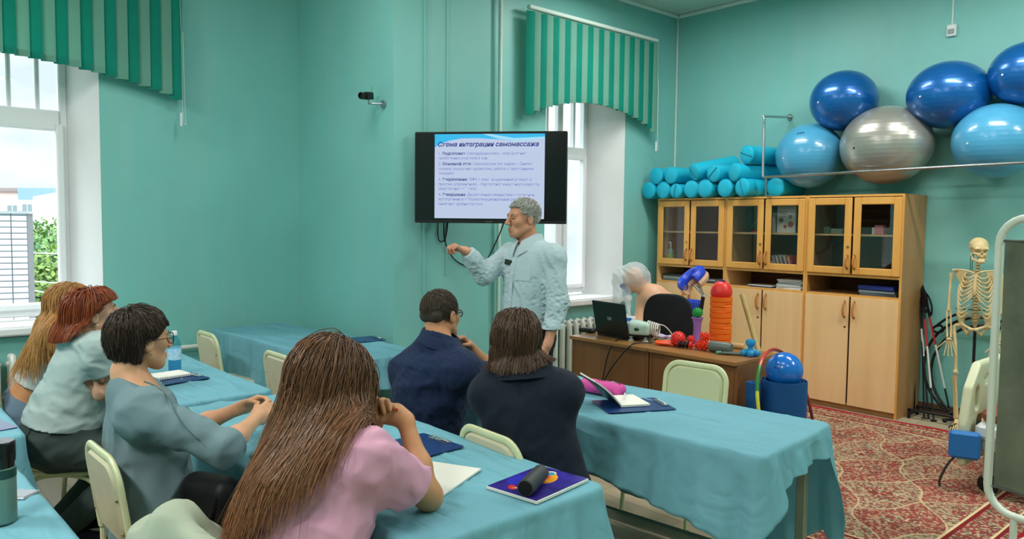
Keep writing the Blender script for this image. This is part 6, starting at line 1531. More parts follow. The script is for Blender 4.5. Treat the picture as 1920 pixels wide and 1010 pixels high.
def hair(t, H, coll, n, length, m, comb, nseg=16, grav=.5, clear=(.004, .02), r=(.0016, .0006), hl=HL_STD, seed=1, stiff=.6, lvar=.15, tintfn=None, capoff=.007, cut=None, clump=0, wave=0.0, combfade=.35, label=None, tip_spread=0.0, hug=.45, keep=None, drift=None, tvar=.65):
    g = np.random.default_rng(seed); cr = H.cranium(); d = g.normal(0, 1, (n*3, 3)); d /= np.linalg.norm(d, axis=1, keepdims=True)
    loc = d*np.array([.074, .094, .083])+np.array([0, -.012, .035]); zmin = np.interp(loc[:, 1], hl[0], hl[1]); ok = loc[:, 2] > zmin+g.normal(0, .004, len(loc)); loc = loc[ok][:n]; n = len(loc)
    P = H.c+(loc*H.s)@H.R.T; dirl = comb(loc, g); v = dirl@H.R.T; v /= np.maximum(_len(v)[:, None], 1e-9)
    Lh = length(loc, g)*(1+g.normal(0, lvar, n)).clip(.5, 1.5); st = Lh/nseg; cl = g.uniform(clear[0], clear[1], n); nr = grad([cr], P); path = [P+nr*.003]; P = path[0]; v = v-nr*((v*nr).sum(1)*.85)[:, None]; v /= np.maximum(_len(v)[:, None], 1e-9); cv = v.copy()
    rnd = g.normal(0, 1, (n, 3))*.10; live = np.ones(n, bool); wph = g.uniform(0, 6.28, n)
    for i in range(nseg):
        u = (i+1)/nseg; w = math.exp(-u/max(combfade, .01)); v = v*stiff+cv*w*.6+np.array([0, 0, -1.])*grav*(.35+u)+rnd*(.5+tip_spread*u); v = v if drift is None else v+drift*u; v /= np.maximum(_len(v)[:, None], 1e-9)
        if wave: P = P+H.R[:, 0]*(wave*np.sin(wph+u*9))[:, None]
        P = P+v*st[:, None]; dd = sdf_at(coll, P); need = np.minimum(cl, .004+cl*min(1, u*4)); pen = (need-dd)
        msk = pen > 0
        if msk.any(): P[msk] += grad(coll, P[msk])*pen[msk][:, None]
        hg = .55*max(0., 1-u/max(hug, .01))
        if hg > 0:
            far = (-pen > 0) & (dd < .12)
            if far.any(): P[far] += grad(coll, P[far])*(pen[far]*hg)[:, None]
        if keep is not None:
            live &= ~keep((P-H.c)@H.R/H.s); P = np.where(live[:, None], P, path[-1]+(P-path[-1])*.02)
        v = P-path[-1]; v /= np.maximum(_len(v)[:, None], 1e-9); path.append(P.copy())
    X = np.stack(path, 1)                                  # (n, nseg+1, 3)
    if clump:
        ci = g.integers(0, n, max(8, n//clump)); base = X[:, 0]; near = np.argmin(((base[:, None]-base[ci][None])**2).sum(-1), 1); u = np.linspace(0, 1, nseg+1)[None, :, None]
        X = X*(1-.4*u)+X[ci[near]]*(.4*u)
    m1 = nseg+1; T = np.gradient(X, axis=1); T /= np.maximum(_len(T)[..., None], 1e-9); a = np.cross(T, g.normal(0, 1, (n, 1, 3))); a /= np.maximum(_len(a)[..., None], 1e-9); b = np.cross(T, a)
    rr = (r[0]+(r[1]-r[0])*np.linspace(0, 1, m1)**1.5)[None, :, None]*g.uniform(.7, 1.3, (n, 1, 1)); ring = [X+rr*(a*math.cos(q)+b*math.sin(q)) for q in (0, 2.0944, 4.1888)]
    V = np.stack(ring, 2).reshape(-1, 3); idx = np.arange(n*m1*3).reshape(n, m1, 3); F = []
    for k in range(3):
        k2 = (k+1) % 3; F.append(np.stack([idx[:, :-1, k], idx[:, :-1, k2], idx[:, 1:, k2], idx[:, 1:, k]], -1).reshape(-1, 4))
    F = np.concatenate(F); tint = g.uniform(0, 1, n)[:, None]*tvar+(tintfn(np.linspace(0, 1, m1))[None] if tintfn else 0)+g.normal(0, .06, (n, 1)); tint = np.repeat(tint.clip(0, 1)[..., None], 3, 2).ravel() if tint.shape[1] == m1 else np.repeat(np.repeat(tint.clip(0, 1), m1, 1)[..., None], 3, 2).ravel()
    cp = H.e(0, -.012, .035, (.074+capoff, .094+capoff, .083+capoff)); pln = cut or ((0, .066, .080), (0, .80, -.60))
    cV, cF = surface([cp]+[H.q((-.03, -.07, -.0), (.03, -.07, -.0), .03+capoff*.5)], .006, cuts=[(H.p(*pln[0]), H.R@np.array(pln[1])), (H.p(0, 0, -.05), H.R@np.array([0, .1, -1.]))])
    o = len(V); V = np.concatenate([V, cV]); F = np.concatenate([F, cF+o]); tint = np.concatenate([tint, np.full(len(cV), .12)])
    return link('hair', mesh_np('hair', V, F, attr={'tint': tint}), m, t, world=True)
def fall(crown=(0, -.03, .118), part=0.0):
    """combing away from the crown, optionally from a parting line"""
    def f(loc, g):
        c = np.array(crown); q = loc-c
        if part is not None: q[:, 0] = np.where(np.abs(loc[:, 0]-part) < .08, loc[:, 0]-part, q[:, 0])*1.6; q[:, 1] = q[:, 1]*.5
        q[:, 2] *= .5; return q+g.normal(0, .012, q.shape)
    return f
def person(label, base): return thing('person', label, 'person', (base[0], base[1], 0))
def garment(name, t, prims, h, m, seed=0, amp=.004, freq=26, cuts=(), axis=None, it=2, **kw):
    V, F = surface(prims, h, cuts=cuts, disp=folds(seed, amp, freq, axis) if amp else None, **kw)
    return link(name, mesh_np(name, relax(V, F, it), F), m, t, world=True)
def fabric(n, c, **k): return mat(n, c, rough=k.pop('rough', .85), spec=k.pop('spec', .15), var=.05, vscale=5, bump=k.pop('bump', .25), bscale=k.pop('bscale', 350), sheen=k.pop('sheen', .05), bdist=.002, **k)
def mv(ps, g): return [p.moved(g) for p in ps]
HB = .0055        # body grid

# ---- the speaker in front of the screen ------------------------------------------------------------
def speaker():
    f = unit(-.86*RV-.50*FV); ft = unit(-.72*RV-.70*FV); rt = np.cross(ft, UPV)
    c = A(997, 478, 4.83); J = dict(shl=c-rt*.185, shr=c+rt*.185, neck=A(994, 462, 4.84)+np.array([0, 0, .012]))
    J['pel'] = A(990, 628, 4.86); J['hipl'] = J['pel']-rt*.09; J['hipr'] = J['pel']+rt*.09
    for g, s in (('l', -1), ('r', 1)):
        J['kn'+g] = np.array([*(J['hip'+g]+rt*s*.02+ft*.02)[:2], .49]); J['an'+g] = np.array([*(J['hip'+g]+rt*s*.03)[:2], .09])
    t = person('grey-haired man in a light blue shirt standing before the television, fist raised', J['pel'])
    sk = skinmat('skin_speaker', '#C98E70'); SKIN_NOW[0] = sk
    H = Head(A(981, 410, 4.82), frame(f-UPV*.02), 1.04, True)
    ell_, wrl = A(1047, 568, 4.66), A(1028, 642, 4.60); elr, wrr = A(907, 514, 4.80), A(875, 472, 4.70)
    T, R = torso(J, 1.06, 1.08, belly=.022)
    hl = hand(wrl, A(1018, 672, 4.57)-wrl, unit(-RV*.7+FV*.5), 1, (.9, .95, 1.0, 1.0), .02, .98, .9, .5)
    hr = hand(wrr, A(852, 458, 4.66)-wrr, unit(-UPV*.9-RV*.35), -1, (.95, 1.0, 1.05, 1.1), .03, 1.0, 1.0, .5)
    body = H.prims()+[H.q((0, -.022, -.05), (0, -.03, -.13), .054, .058, .03), Cone(H.p(0, -.03, -.11), J['neck']-UPV*.02, .058, .066, k=.03)]+T+arm(J['shl'], ell_, wrl, 1.05)+arm(J['shr'], elr, wrr, 1.05)+hl+hr+legs(J, 1.0)
    V, F = surface(body, .0045, subs=H.subs()); link('body', mesh_np('body', relax(V, F, 1), F), sk, t, world=True)
    H.face(t, mat('brow_grey', '#6B6259', rough=.7))
    sh = fabric('pale_blue_shirt_cotton', '#B3C6CB', bump=.12, bscale=500)
    nb = J['neck']; Tm = mv(T, .020)
    sl = [Cone(J['shl'], ell_, .073, .068, k=.04), Cone(ell_, ell_*.35+wrl*.65, .066, .057, k=.03), Cone(ell_*.35+wrl*.65, wrl, .057, .048, k=.02)]; sr = [Cone(J['shr'], elr, .072, .066, k=.04), Cone(elr, elr*.35+wrr*.65, .067, .056, k=.03), Cone(elr*.35+wrr*.65, wrr, .056, .047, k=.02)]
    d1 = unit(wrl-ell_); d2 = unit(wrr-elr); belt = A(985, 606, 4.86)
    cuts = [(wrl-d1*.012, d1, .14), (wrr-d2*.004, d2, .14), (np.array([0, 0, belt[2]]), -UPV), (nb+UPV*.035+R[:, 1]*.03, unit(UPV*.8+R[:, 1]*.55), .16)]
    f1, f2 = folds(3, .007, 22, unit(rt*.5+UPV)), folds(4, .008, 46)
    def disp(P):
        el = np.minimum(_len(P-ell_), np.minimum(_len(P-elr), _len(P-(wrl+ell_)/2))); w = np.exp(-(el/.16)**2); return f1(P)*(1-.4*w)+f2(P)*(.15+.85*w)
    V, F = surface(Tm+sl+sr, .0055, cuts=cuts, disp=disp); shirt = link('shirt', mesh_np('shirt', relax(V, F, 1), F), sh, t, world=True)
    # collar, placket, buttons, badge
    nk = H.p(0, -.03, -.125); ring = []
    Rn = R
    for k in range(41):
        a = 2*PI*k/40-PI/2+2*PI; ring.append(a)
    G = np.zeros((41, 4, 3))
    for i in range(41):
        a = PI/2+.16+(2*PI-.32)*i/40; fr = abs(i/40-.5)*2; front = max(0, (fr-.62)/.38)
        dirv = Rn[:, 0]*math.cos(a)+Rn[:, 1]*math.sin(a); b = nb+UPV*(.012-.020*front)+Rn[:, 1]*.012
        for j, (rr, z) in enumerate(((.074, .052-.03*front), (.082, .060-.032*front), (.096+.010*front, .030-.04*front), (.112+.016*front, -.004-.062*front))): G[i, j] = b+dirv*rr+UPV*z
    MB().sheet(G, .003).build('collar', sh, t, world=True)
    cen = lambda u: J['pel']+(nb-J['pel'])*u
    def front(u, dx=0):
        p = cen(u)+R[:, 0]*dx+R[:, 1]*.35; g_ = p-R[:, 1]*.0
        for _ in range(30):
            dd = float(sdf_at(Tm, g_[None])[0]); g_ = g_-R[:, 1]*dd*.8
        return g_+R[:, 1]*.003
    pl = [front(u) for u in np.linspace(.16, .86, 24)]; PG = np.array([[p+R[:, 0]*dx for dx in (-.016, .016)] for p in pl]); MB().sheet(PG, .004).build('placket', sh, t, world=True)
    for u in (.26, .40, .54, .68, .82): MB().ball(front(u)+R[:, 1]*.003, (.006, .003, .006), R, 12, 6).build('button', M_pvc, t, world=True)
    bd = front(.80, .058); MB().box(bd+R[:, 1]*.006, (.062, .006, .034), R@roty(-.12), bev=.002).box(bd+R[:, 1]*.0095+R[:, 2]*.0, (.045, .001, .004), R@roty(-.12)).build('name_badge', mat('badge_dark', '#20301F', rough=.3), t, world=True)
    pk = front(.66, -.075); MB().sheet(np.array([[front(.735-.115*v, -.13+.10*u) for v in np.linspace(0, 1, 5)] for u in np.linspace(0, 1, 6)]), .003).build('shirt_pocket', sh, t, world=True)
    tr = fabric('dark_trouser_wool', '#1B2030'); garment('trousers', t, mv([p for p in T[2:4]], .014)+mv(legs(J, 1.0), .022), .009, tr, 5, .004, 18, cuts=[(belt+UPV*.012, UPV), (np.array([0, 0, .07]), -UPV)])
    MB().tube([belt+UPV*.0+(R[:, 0]*math.cos(a)*.176+R[:, 1]*(math.sin(a)*.140+.012)) for a in np.linspace(0, 2*PI, 41)[:-1]], .013, 6, closed=True).build('belt', M_black, t, world=True)
    shoes(t, J, ft, M_black)
    hm = hairmat('grey_hair', '#9C9C94', '#EBEAE2', .5)
    def comb(loc, g): q = loc-np.array([.02, -.06, .12]); q[:, 2] = q[:, 2]*.35-.01; q[:, 1] += .02; return q+g.normal(0, .012, q.shape)
    hair(t, H, H.coll(), 3600, lambda l, g: np.interp(l[:, 2], [-.06, .02, .08, .12], [.010, .014, .032, .038]), hm, comb, nseg=6, grav=.12, clear=(.003, .012), r=(.0017, .0008), stiff=.9, seed=2, capoff=.003, hl=([-.12, -.06, -.02, .03, .06, .09], [-.055, -.05, -.005, .026, .066, .088]), keep=lambda q: ((q[:, 1] > .055) & (q[:, 2] < .070)) | ((q[:, 1] > .02) & (q[:, 2] < .03)) | ((q[:, 1] > -.03) & (q[:, 2] < .012) & (q[:, 1] < .03)), hug=1.0)
    # what he holds
    st = thing('wooden_stick', 'slim wooden stick held upright in the hanging hand of the speaker', 'stick', (*A(1011, 640, 4.60)[:2], 0)); MB().cyl(A(1009, 596, 4.60), A(1015, 720, 4.60), .0085, n=10).build('shaft', mat('varnished_stick', '#B59A62'), st, world=True)
speaker()

# ---- man in navy -----------------------------------------------------------------------------------
def navy_man():
    a = .58; ft = unit(FV*math.cos(a)+RV*math.sin(a)); rt = np.cross(ft, UPV)
    J = dict(shl=A(764, 688, 3.73), shr=A(866, 692, 3.50), neck=A(823, 640, 3.62), pel=np.array([-3.04, 2.10, .55])); H = Head(A(826, 590, 3.70), frame(ft*1.0+UPV*-.03+RV*.0, roll=.04), 1.03, True)
    t = person('man in a navy polo shirt with short dark hair and glasses, chin on hand', J['pel'])
    sk = skinmat('skin_navy', '#C08763'); SKIN_NOW[0] = sk; T, R = torso(J, 1.06, 1.08, belly=.02); seat_legs(J, R, np.array([0, 1, 0]))
    elr, wrr = A(934, 706, 4.08), A(880, 650, 3.92); ell_, wrl = A(770, 742, 4.02), A(845, 735, 4.12)
    hr = hand(wrr, A(853, 622, 3.84)-wrr, unit(-FV*.8-RV*.6), 1, (.75, .8, .85, .9), .03, 1.02, .8, .5); hl = hand(wrl, A(880, 738, 4.2)-wrl, -UPV, -1, (.2, .2, .2, .2), .06)
    body = H.prims()+[H.q((0, -.03, -.05), (0, -.045, -.12), .056, .062, .03), Cone(H.p(0, -.045, -.11), J['neck']-UPV*.03, .062, .07, k=.03)]+T+arm(J['shl'], ell_, wrl, 1.08)+arm(J['shr'], elr, wrr, 1.08)+hr+hl+legs(J)
    V, F = surface(body, .005, subs=H.subs()); link('body', mesh_np('body', relax(V, F, 1), F), sk, t, world=True); H.face(t)
    m = fabric('navy_polo_cotton', '#1F2C48', bump=.2); cr_ = J['shr']*.22+elr*.78; cl_ = J['shl']*.25+ell_*.75; d1 = unit(elr-J['shr']); d2 = unit(ell_-J['shl'])
    f1, f2 = folds(11, .011, 14, R[:, 0]*.9+R[:, 2]*.35), folds(12, .005, 34)
    V, F = surface(mv(T, .028)+[Cone(J['shr'], elr, .066, .056, k=.06), Cone(J['shl'], ell_, .062, .058, k=.06)], .006, cuts=[(cr_, d1, .13), (cl_, d2, .13), (np.array([0, 0, .50]), -UPV), (J['neck']+UPV*.035, unit(UPV*.9+R[:, 1]*.45), .15)], disp=lambda P: f1(P)+f2(P))
    link('polo_shirt', mesh_np('polo', relax(V, F, 2), F), m, t, world=True)
    nb = J['neck']; G = np.zeros((41, 3, 3))
    for i in range(41):
        q = 2*PI*i/40; dv = R[:, 0]*math.cos(q)+R[:, 1]*math.sin(q)
        for j, (rr, z) in enumerate(((.080, .044), (.090, .038), (.108, -.002))): G[i, j] = nb+dv*rr+UPV*(z-.02*max(0, math.sin(q)))+R[:, 1]*.012
    MB().sheet(G, .004).build('collar', m, t, world=True)
    garment('trousers', t, mv(T[2:4], .012)+mv(legs(J), .016), .011, fabric('dark_denim', '#20242E'), 6, .004, 18, cuts=[(np.array([0, 0, .70]), UPV), (np.array([0, 0, .07]), -UPV)]); shoes(t, J, np.array([0, 1, 0]), M_black)
    hm = hairmat('cropped_dark_hair', '#2E241C', '#6A5644', .55)
    hair(t, H, H.coll(), 4200, lambda l, g: np.interp(l[:, 2], [-.06, .0, .08], [.006, .010, .020]), hm, fall((0, -.05, .125), None), nseg=4, grav=.1, clear=(.002, .006), r=(.0013, .0008), stiff=.9, seed=4, capoff=.0012, hug=1.0)
    # glasses
    fr = MB(); 
    for g in (-1, 1):
        fr.tube([H.p(g*.033+.024*math.cos(q), .104-.006*abs(math.cos(q)), .002+.017*math.sin(q)) for q in np.linspace(0, 2*PI, 25)[:-1]], .0022, 6, closed=True); fr.tube([H.p(g*.058, .096, .008), H.p(g*.074, .06, .010), H.p(g*.082, .0, .008), H.p(g*.082, -.018, -.008)], .0024, 6)
    fr.tube([H.p(-.010, .106, .004), H.p(.010, .106, .004)], .002, 6); fr.build('glasses_frame', M_black, t, world=True)
    for g in (-1, 1): MB().prism([(.0225*math.cos(q), .0155*math.sin(q)) for q in np.linspace(0, 2*PI, 25)[:-1]], -.0006, .0006, M=H.R@np.array([[1, 0, 0], [0, 0, 1], [0, 1, 0]]), c=H.p(g*.033, .102, .002)).build('lens', M_pane, t, world=True)
navy_man()

# ---- woman in the dark jacket ----------------------------------------------------------------------
def jacket_woman():
    a = .12; ft = unit(FV*math.cos(a)+RV*math.sin(a))
    J = dict(shl=A(916, 732, 3.03), shr=A(1056, 728, 2.97), neck=A(985, 705, 3.0), pel=A(1003, 945, 2.95)); H = Head(A(965, 637, 3.03), frame(unit(FV*.95-RV*.28-UPV*.06), roll=-.05), .98)
    t = person('woman in a dark navy jacket with chin-length brown hair, seen from behind', J['pel'])
    sk = skinmat('skin_jacket', '#D2A084'); SKIN_NOW[0] = sk; T, R = torso(J, 1.0, .98, hip=1.06); seat_legs(J, R, FV*1.0-RV*.12, .40, drop=.05)
    elr, wrr = A(1040, 795, 3.24), A(1000, 775, 3.45); ell_, wrl = A(930, 795, 3.26), A(955, 775, 3.46)
    hr = hand(wrr, ft*.8-RV*.6, -UPV, -1, (.2, .25, .25, .3), .06, .92); hl = hand(wrl, ft*.8+RV*.5, -UPV, 1, (.2, .25, .25, .3), .06, .92)
    body = H.prims()+[H.q((0, -.025, -.05), (0, -.035, -.11), .048, .050, .03), Cone(H.p(0, -.035, -.10), J['neck']-UPV*.02, .05, .056, k=.03)]+T+arm(J['shl'], ell_, wrl, .92)+arm(J['shr'], elr, wrr, .92)+hr+hl+legs(J)
    V, F = surface(body, HB, subs=H.subs()); link('body', mesh_np('body', relax(V, F, 1), F), sk, t, world=True); H.face(t)
    m = fabric('dark_navy_suiting', '#171D2B', bump=.12, bscale=400, rough=.7); f1, f2 = folds(21, .008, 11, R[:, 2]*.8+R[:, 0]*.5), folds(22, .003, 28, (0, 0, 1))
    pads = [Cone(J['shl']-R[:, 0]*.012+UPV*.024, J['shl']+R[:, 0]*.07+UPV*.030, .034, .04, k=.03), Cone(J['shr']+R[:, 0]*.012+UPV*.024, J['shr']-R[:, 0]*.07+UPV*.030, .034, .04, k=.03)]
    V, F = surface(mv(T, .024)+pads+[Cone(A(1050, 850, 2.93), A(1082, 925, 2.93), .05, .06, k=.08)]+[Cone(J['shr'], elr, .062, .052, k=.03), Cone(J['shl'], ell_, .062, .052, k=.03), Cone(elr, wrr, .052, .042, k=.03), Cone(ell_, wrl, .052, .042, k=.03)], .006, cuts=[(np.array([0, 0, .50]), -UPV), (J['neck']+UPV*.055, unit(UPV*.9+R[:, 1]*.45), .15), (wrr, unit(wrr-elr), .12), (wrl, unit(wrl-ell_), .12)], disp=lambda P: f1(P)+f2(P))
    link('jacket', mesh_np('jacket', relax(V, F, 2), F), m, t, world=True)
    nb = J['neck']+UPV*.012; G = np.zeros((31, 4, 3))
    for i in range(31):
        q = PI+PI*i/30; q = PI*.86+PI*1.28*i/30; dv = R[:, 0]*math.cos(q)+R[:, 1]*math.sin(q)
        for j, (rr, z) in enumerate(((.074, .058), (.086, .054), (.108, .016), (.128, -.020))): G[i, j] = nb+dv*rr*np.array([1, 1, 1])+UPV*z+R[:, 1]*.008
    MB().sheet(G, .006).build('collar', m, t, world=True)
    MB().tube([nb-R[:, 1]*.0+UPV*-.03-R[:, 1]*.13+UPV*(-.40*u)+R[:, 1]*(.02*math.sin(u*PI)) for u in np.linspace(0, 1, 12)], .0012, 4).build('back_seam', m, t, world=True)
    garment('trousers', t, mv(T[2:4], .012)+mv(legs(J), .016), .01, fabric('black_trouser', '#12151C'), 6, .004, 18, cuts=[(np.array([0, 0, .70]), UPV), (np.array([0, 0, .07]), -UPV)]); shoes(t, J, np.array([0, 1, 0]), M_black, .9)
    hm = hairmat('brown_bob_hair', '#33231A', '#7A583F', .33)
    coll = H.coll()+[H.q((0, -.025, -.05), (0, -.035, -.11), .048, .050, .03)]+mv(T, .03)
    hair(t, H, coll, 5200, lambda l, g: np.interp(l[:, 1], [-.1, 0, .08], [.175, .195, .205])-.5*np.maximum(0, .12-l[:, 2])*.9, hm, fall((0, .02, .12), .012), nseg=16, grav=.62, clear=(.006, .026), r=(.0017, .0007), stiff=.75, seed=6, lvar=.04, clump=14, tintfn=lambda u: .10*u, combfade=.30, hug=.95)
jacket_woman()

# ---- woman in pink ---------------------------------------------------------------------------------
def pink_woman():
    ft = unit(FV*.76+RV*.65); rt = np.cross(ft, UPV)
    J = dict(shl=A(556, 858, 2.24), shr=A(690, 852, 2.03), neck=A(632, 812, 2.13), pel=A(566, 1075, 2.06)); H = Head(A(632, 708, 2.20), frame(unit(FV*.80+RV*.60+UPV*.04), roll=.10), .99)
    t = person('woman in a pink t-shirt with very long brown hair, hands clasped before her', J['pel'])
    sk = skinmat('skin_pink', '#CC9269'); SKIN_NOW[0] = sk; T, R = torso(J, .98, .98, hip=1.04); seat_legs(J, R, np.array([-.1, 1, 0]))
    elr, wrr = A(800, 925, 2.23), A(760, 788, 2.28); ell_, wrl = A(640, 905, 2.42), A(681, 822, 2.37)
    hands = [Cone(wrr, A(742, 776, 2.285), .0255, .028, k=.02), Cone(A(742, 776, 2.285), A(712, 776, 2.29), .029, .026, k=.02), RBox(A(722, 777, 2.29), (.036, .030, .020), .015, np.stack([RV, FV, UPV], 1), k=.02)]
    fp = lambda *p: [A(x, y, D) for x, y, D in p]
    K = .004
    # fingers of the left hand lying over the right one, thumb on the near side
    for q, r in ((fp((692, 772, 2.292), (693, 756, 2.272), (702, 758, 2.252), (704, 778, 2.243)), .0092), (fp((703, 766, 2.292), (705, 751, 2.27), (714, 752, 2.250), (720, 774, 2.240)), .0096), (fp((716, 764, 2.292), (718, 750, 2.27), (726, 752, 2.252), (731, 768, 2.242)), .0090), (fp((728, 768, 2.29), (731, 758, 2.27), (738, 761, 2.255), (744, 767, 2.25)), .0078)): hands += chain(q, [r, r, r*.95, r*.8], K)
    hands += chain(fp((688, 796, 2.31), (684, 780, 2.275), (690, 770, 2.258), (699, 764, 2.250)), [.012, .0105, .0095, .008], .005)
    # fingers of the right hand folding down over the left palm, and its thumb
    for q, r in ((fp((705, 778, 2.285), (690, 790, 2.268), (683, 806, 2.272), (681, 822, 2.29)), .0092), (fp((708, 786, 2.285), (696, 798, 2.272), (690, 812, 2.276), (688, 826, 2.292)), .0092), (fp((712, 790, 2.29), (704, 802, 2.282), (699, 813, 2.288), (696, 823, 2.30)), .0088), (fp((717, 790, 2.295), (712, 800, 2.292), (708, 809, 2.298), (705, 816, 2.308)), .0078)): hands += chain(q, [r, r, r*.94, r*.8], K)
    hands += chain(fp((735, 770, 2.27), (716, 783, 2.255), (700, 783, 2.248), (688, 780, 2.252)), [.0125, .0105, .0095, .008], .005)
    hands += [RBox(A(694, 797, 2.325), (.030, .030, .038), .016, np.stack([RV, FV, UPV], 1), k=.02), Cone(wrl, A(692, 802, 2.335), .024, .028, k=.02)]
    body = H.prims()+[H.q((0, -.025, -.05), (0, -.04, -.11), .046, .048, .03), Cone(H.p(0, -.04, -.10), J['neck']-UPV*.02, .05, .056, k=.03)]+T+arm(J['shl'], ell_, wrl, .92)+arm(J['shr'], elr, wrr, .92)+hands+[Ell(A(806, 935, 2.235), (.034, .034, .034), k=.03)]+legs(J)
    V, F = surface(body, .0036, subs=H.subs(), lo=A(566, 1075, 2.06)-np.array([.7, .45, .15]), hi=np.array([0, 3, 1.5])); link('body', mesh_np('body', relax(V, F, 1), F), sk, t, world=True); H.face(t)
    m = fabric('pink_jersey', '#D8A0B8', bump=.15, bscale=420); d1 = unit(elr-J['shr']); d2 = unit(ell_-J['shl']); cr_ = J['shr']*.32+elr*.68; cl_ = J['shl']*.36+ell_*.64
    f1, f2 = folds(31, .011, 14, R[:, 0]+R[:, 2]*.25), folds(32, .006, 30, unit(elr-J['shr'])); hem = [(cr_, unit(d1*.95-UPV*.1), .19), (cl_, d2, .14), (J['neck']+UPV*.03, unit(UPV*.9+R[:, 1]*.5), .14)]
    def disp(P): w = np.exp(-(_len(P-(J['shr']+elr)/2)/.16)**2); return f1(P)+f2(P)*(.5+.8*w)
    V, F = surface(mv(T, .020)+[Cone(J['shr']-UPV*.004, elr*.68+J['shr']*.32-UPV*.012, .064, .080, k=.05), Cone(J['shl'], ell_, .064, .076, k=.05)], .005, cuts=hem, disp=disp, lo=J['pel']-np.array([.7, .6, .10]))
    link('t_shirt', mesh_np('tee', relax(V, F, 2), F), m, t, world=True)
    garment('trousers', t, mv(T[3:4], .010)+mv(legs(J), .014), .012, fabric('grey_denim', '#6B7684'), 6, .003, 18, cuts=[(np.array([0, 0, .62]), UPV), (np.array([0, 0, .07]), -UPV)]); shoes(t, J, np.array([0, 1, 0]), M_pvc, .9)
    MB().ball(A(744, 767.5, 2.244), (.0045, .0025, .005), nu=10, nv=6).build('finger_nail', M_red, t, world=True)
    hm = hairmat('long_chestnut_hair', '#2E1D12', '#B37C55', .33)
    coll = H.coll()+[H.q((0, -.025, -.05), (0, -.04, -.11), .046, .048, .03)]+mv(T, .026)+[Cone(H.p(0, -.03, .0), H.p(0, -.05, -.16)-RV*.03, .080, .085, k=.05), Cone(H.p(0, -.05, -.16)-RV*.03, J['pel']*.45+J['neck']*.55-ft*.05-RV*.02, .085, .13, k=.06), Ell(A(700, 850, 2.08)+RV*1.0, 1.0, k=.01)]
    lean = unit(-RV*.55-FV*.1)
    def comb(loc, g):
        q = loc-np.array([.0, .02, .125]); q[:, 0] = q[:, 0]*1.3; q[:, 1] = q[:, 1]*.7-.035; q[:, 2] *= .45; return q+g.normal(0, .012, q.shape)
    o = hair(t, H, coll, 6500, lambda l, g: .46+.06*np.interp(l[:, 0], [-.07, .07], [1, -1])+g.uniform(-.13, .07, len(l)), hm, comb, nseg=26, grav=.55, clear=(.006, .034), r=(.0013, .0005), stiff=.8, seed=8, lvar=.05, clump=9, tintfn=lambda u: .02+.5*u**1.4, combfade=.16, tip_spread=.15, hug=.62, drift=-RV*.20-FV*.05, tvar=.42)
pink_woman()
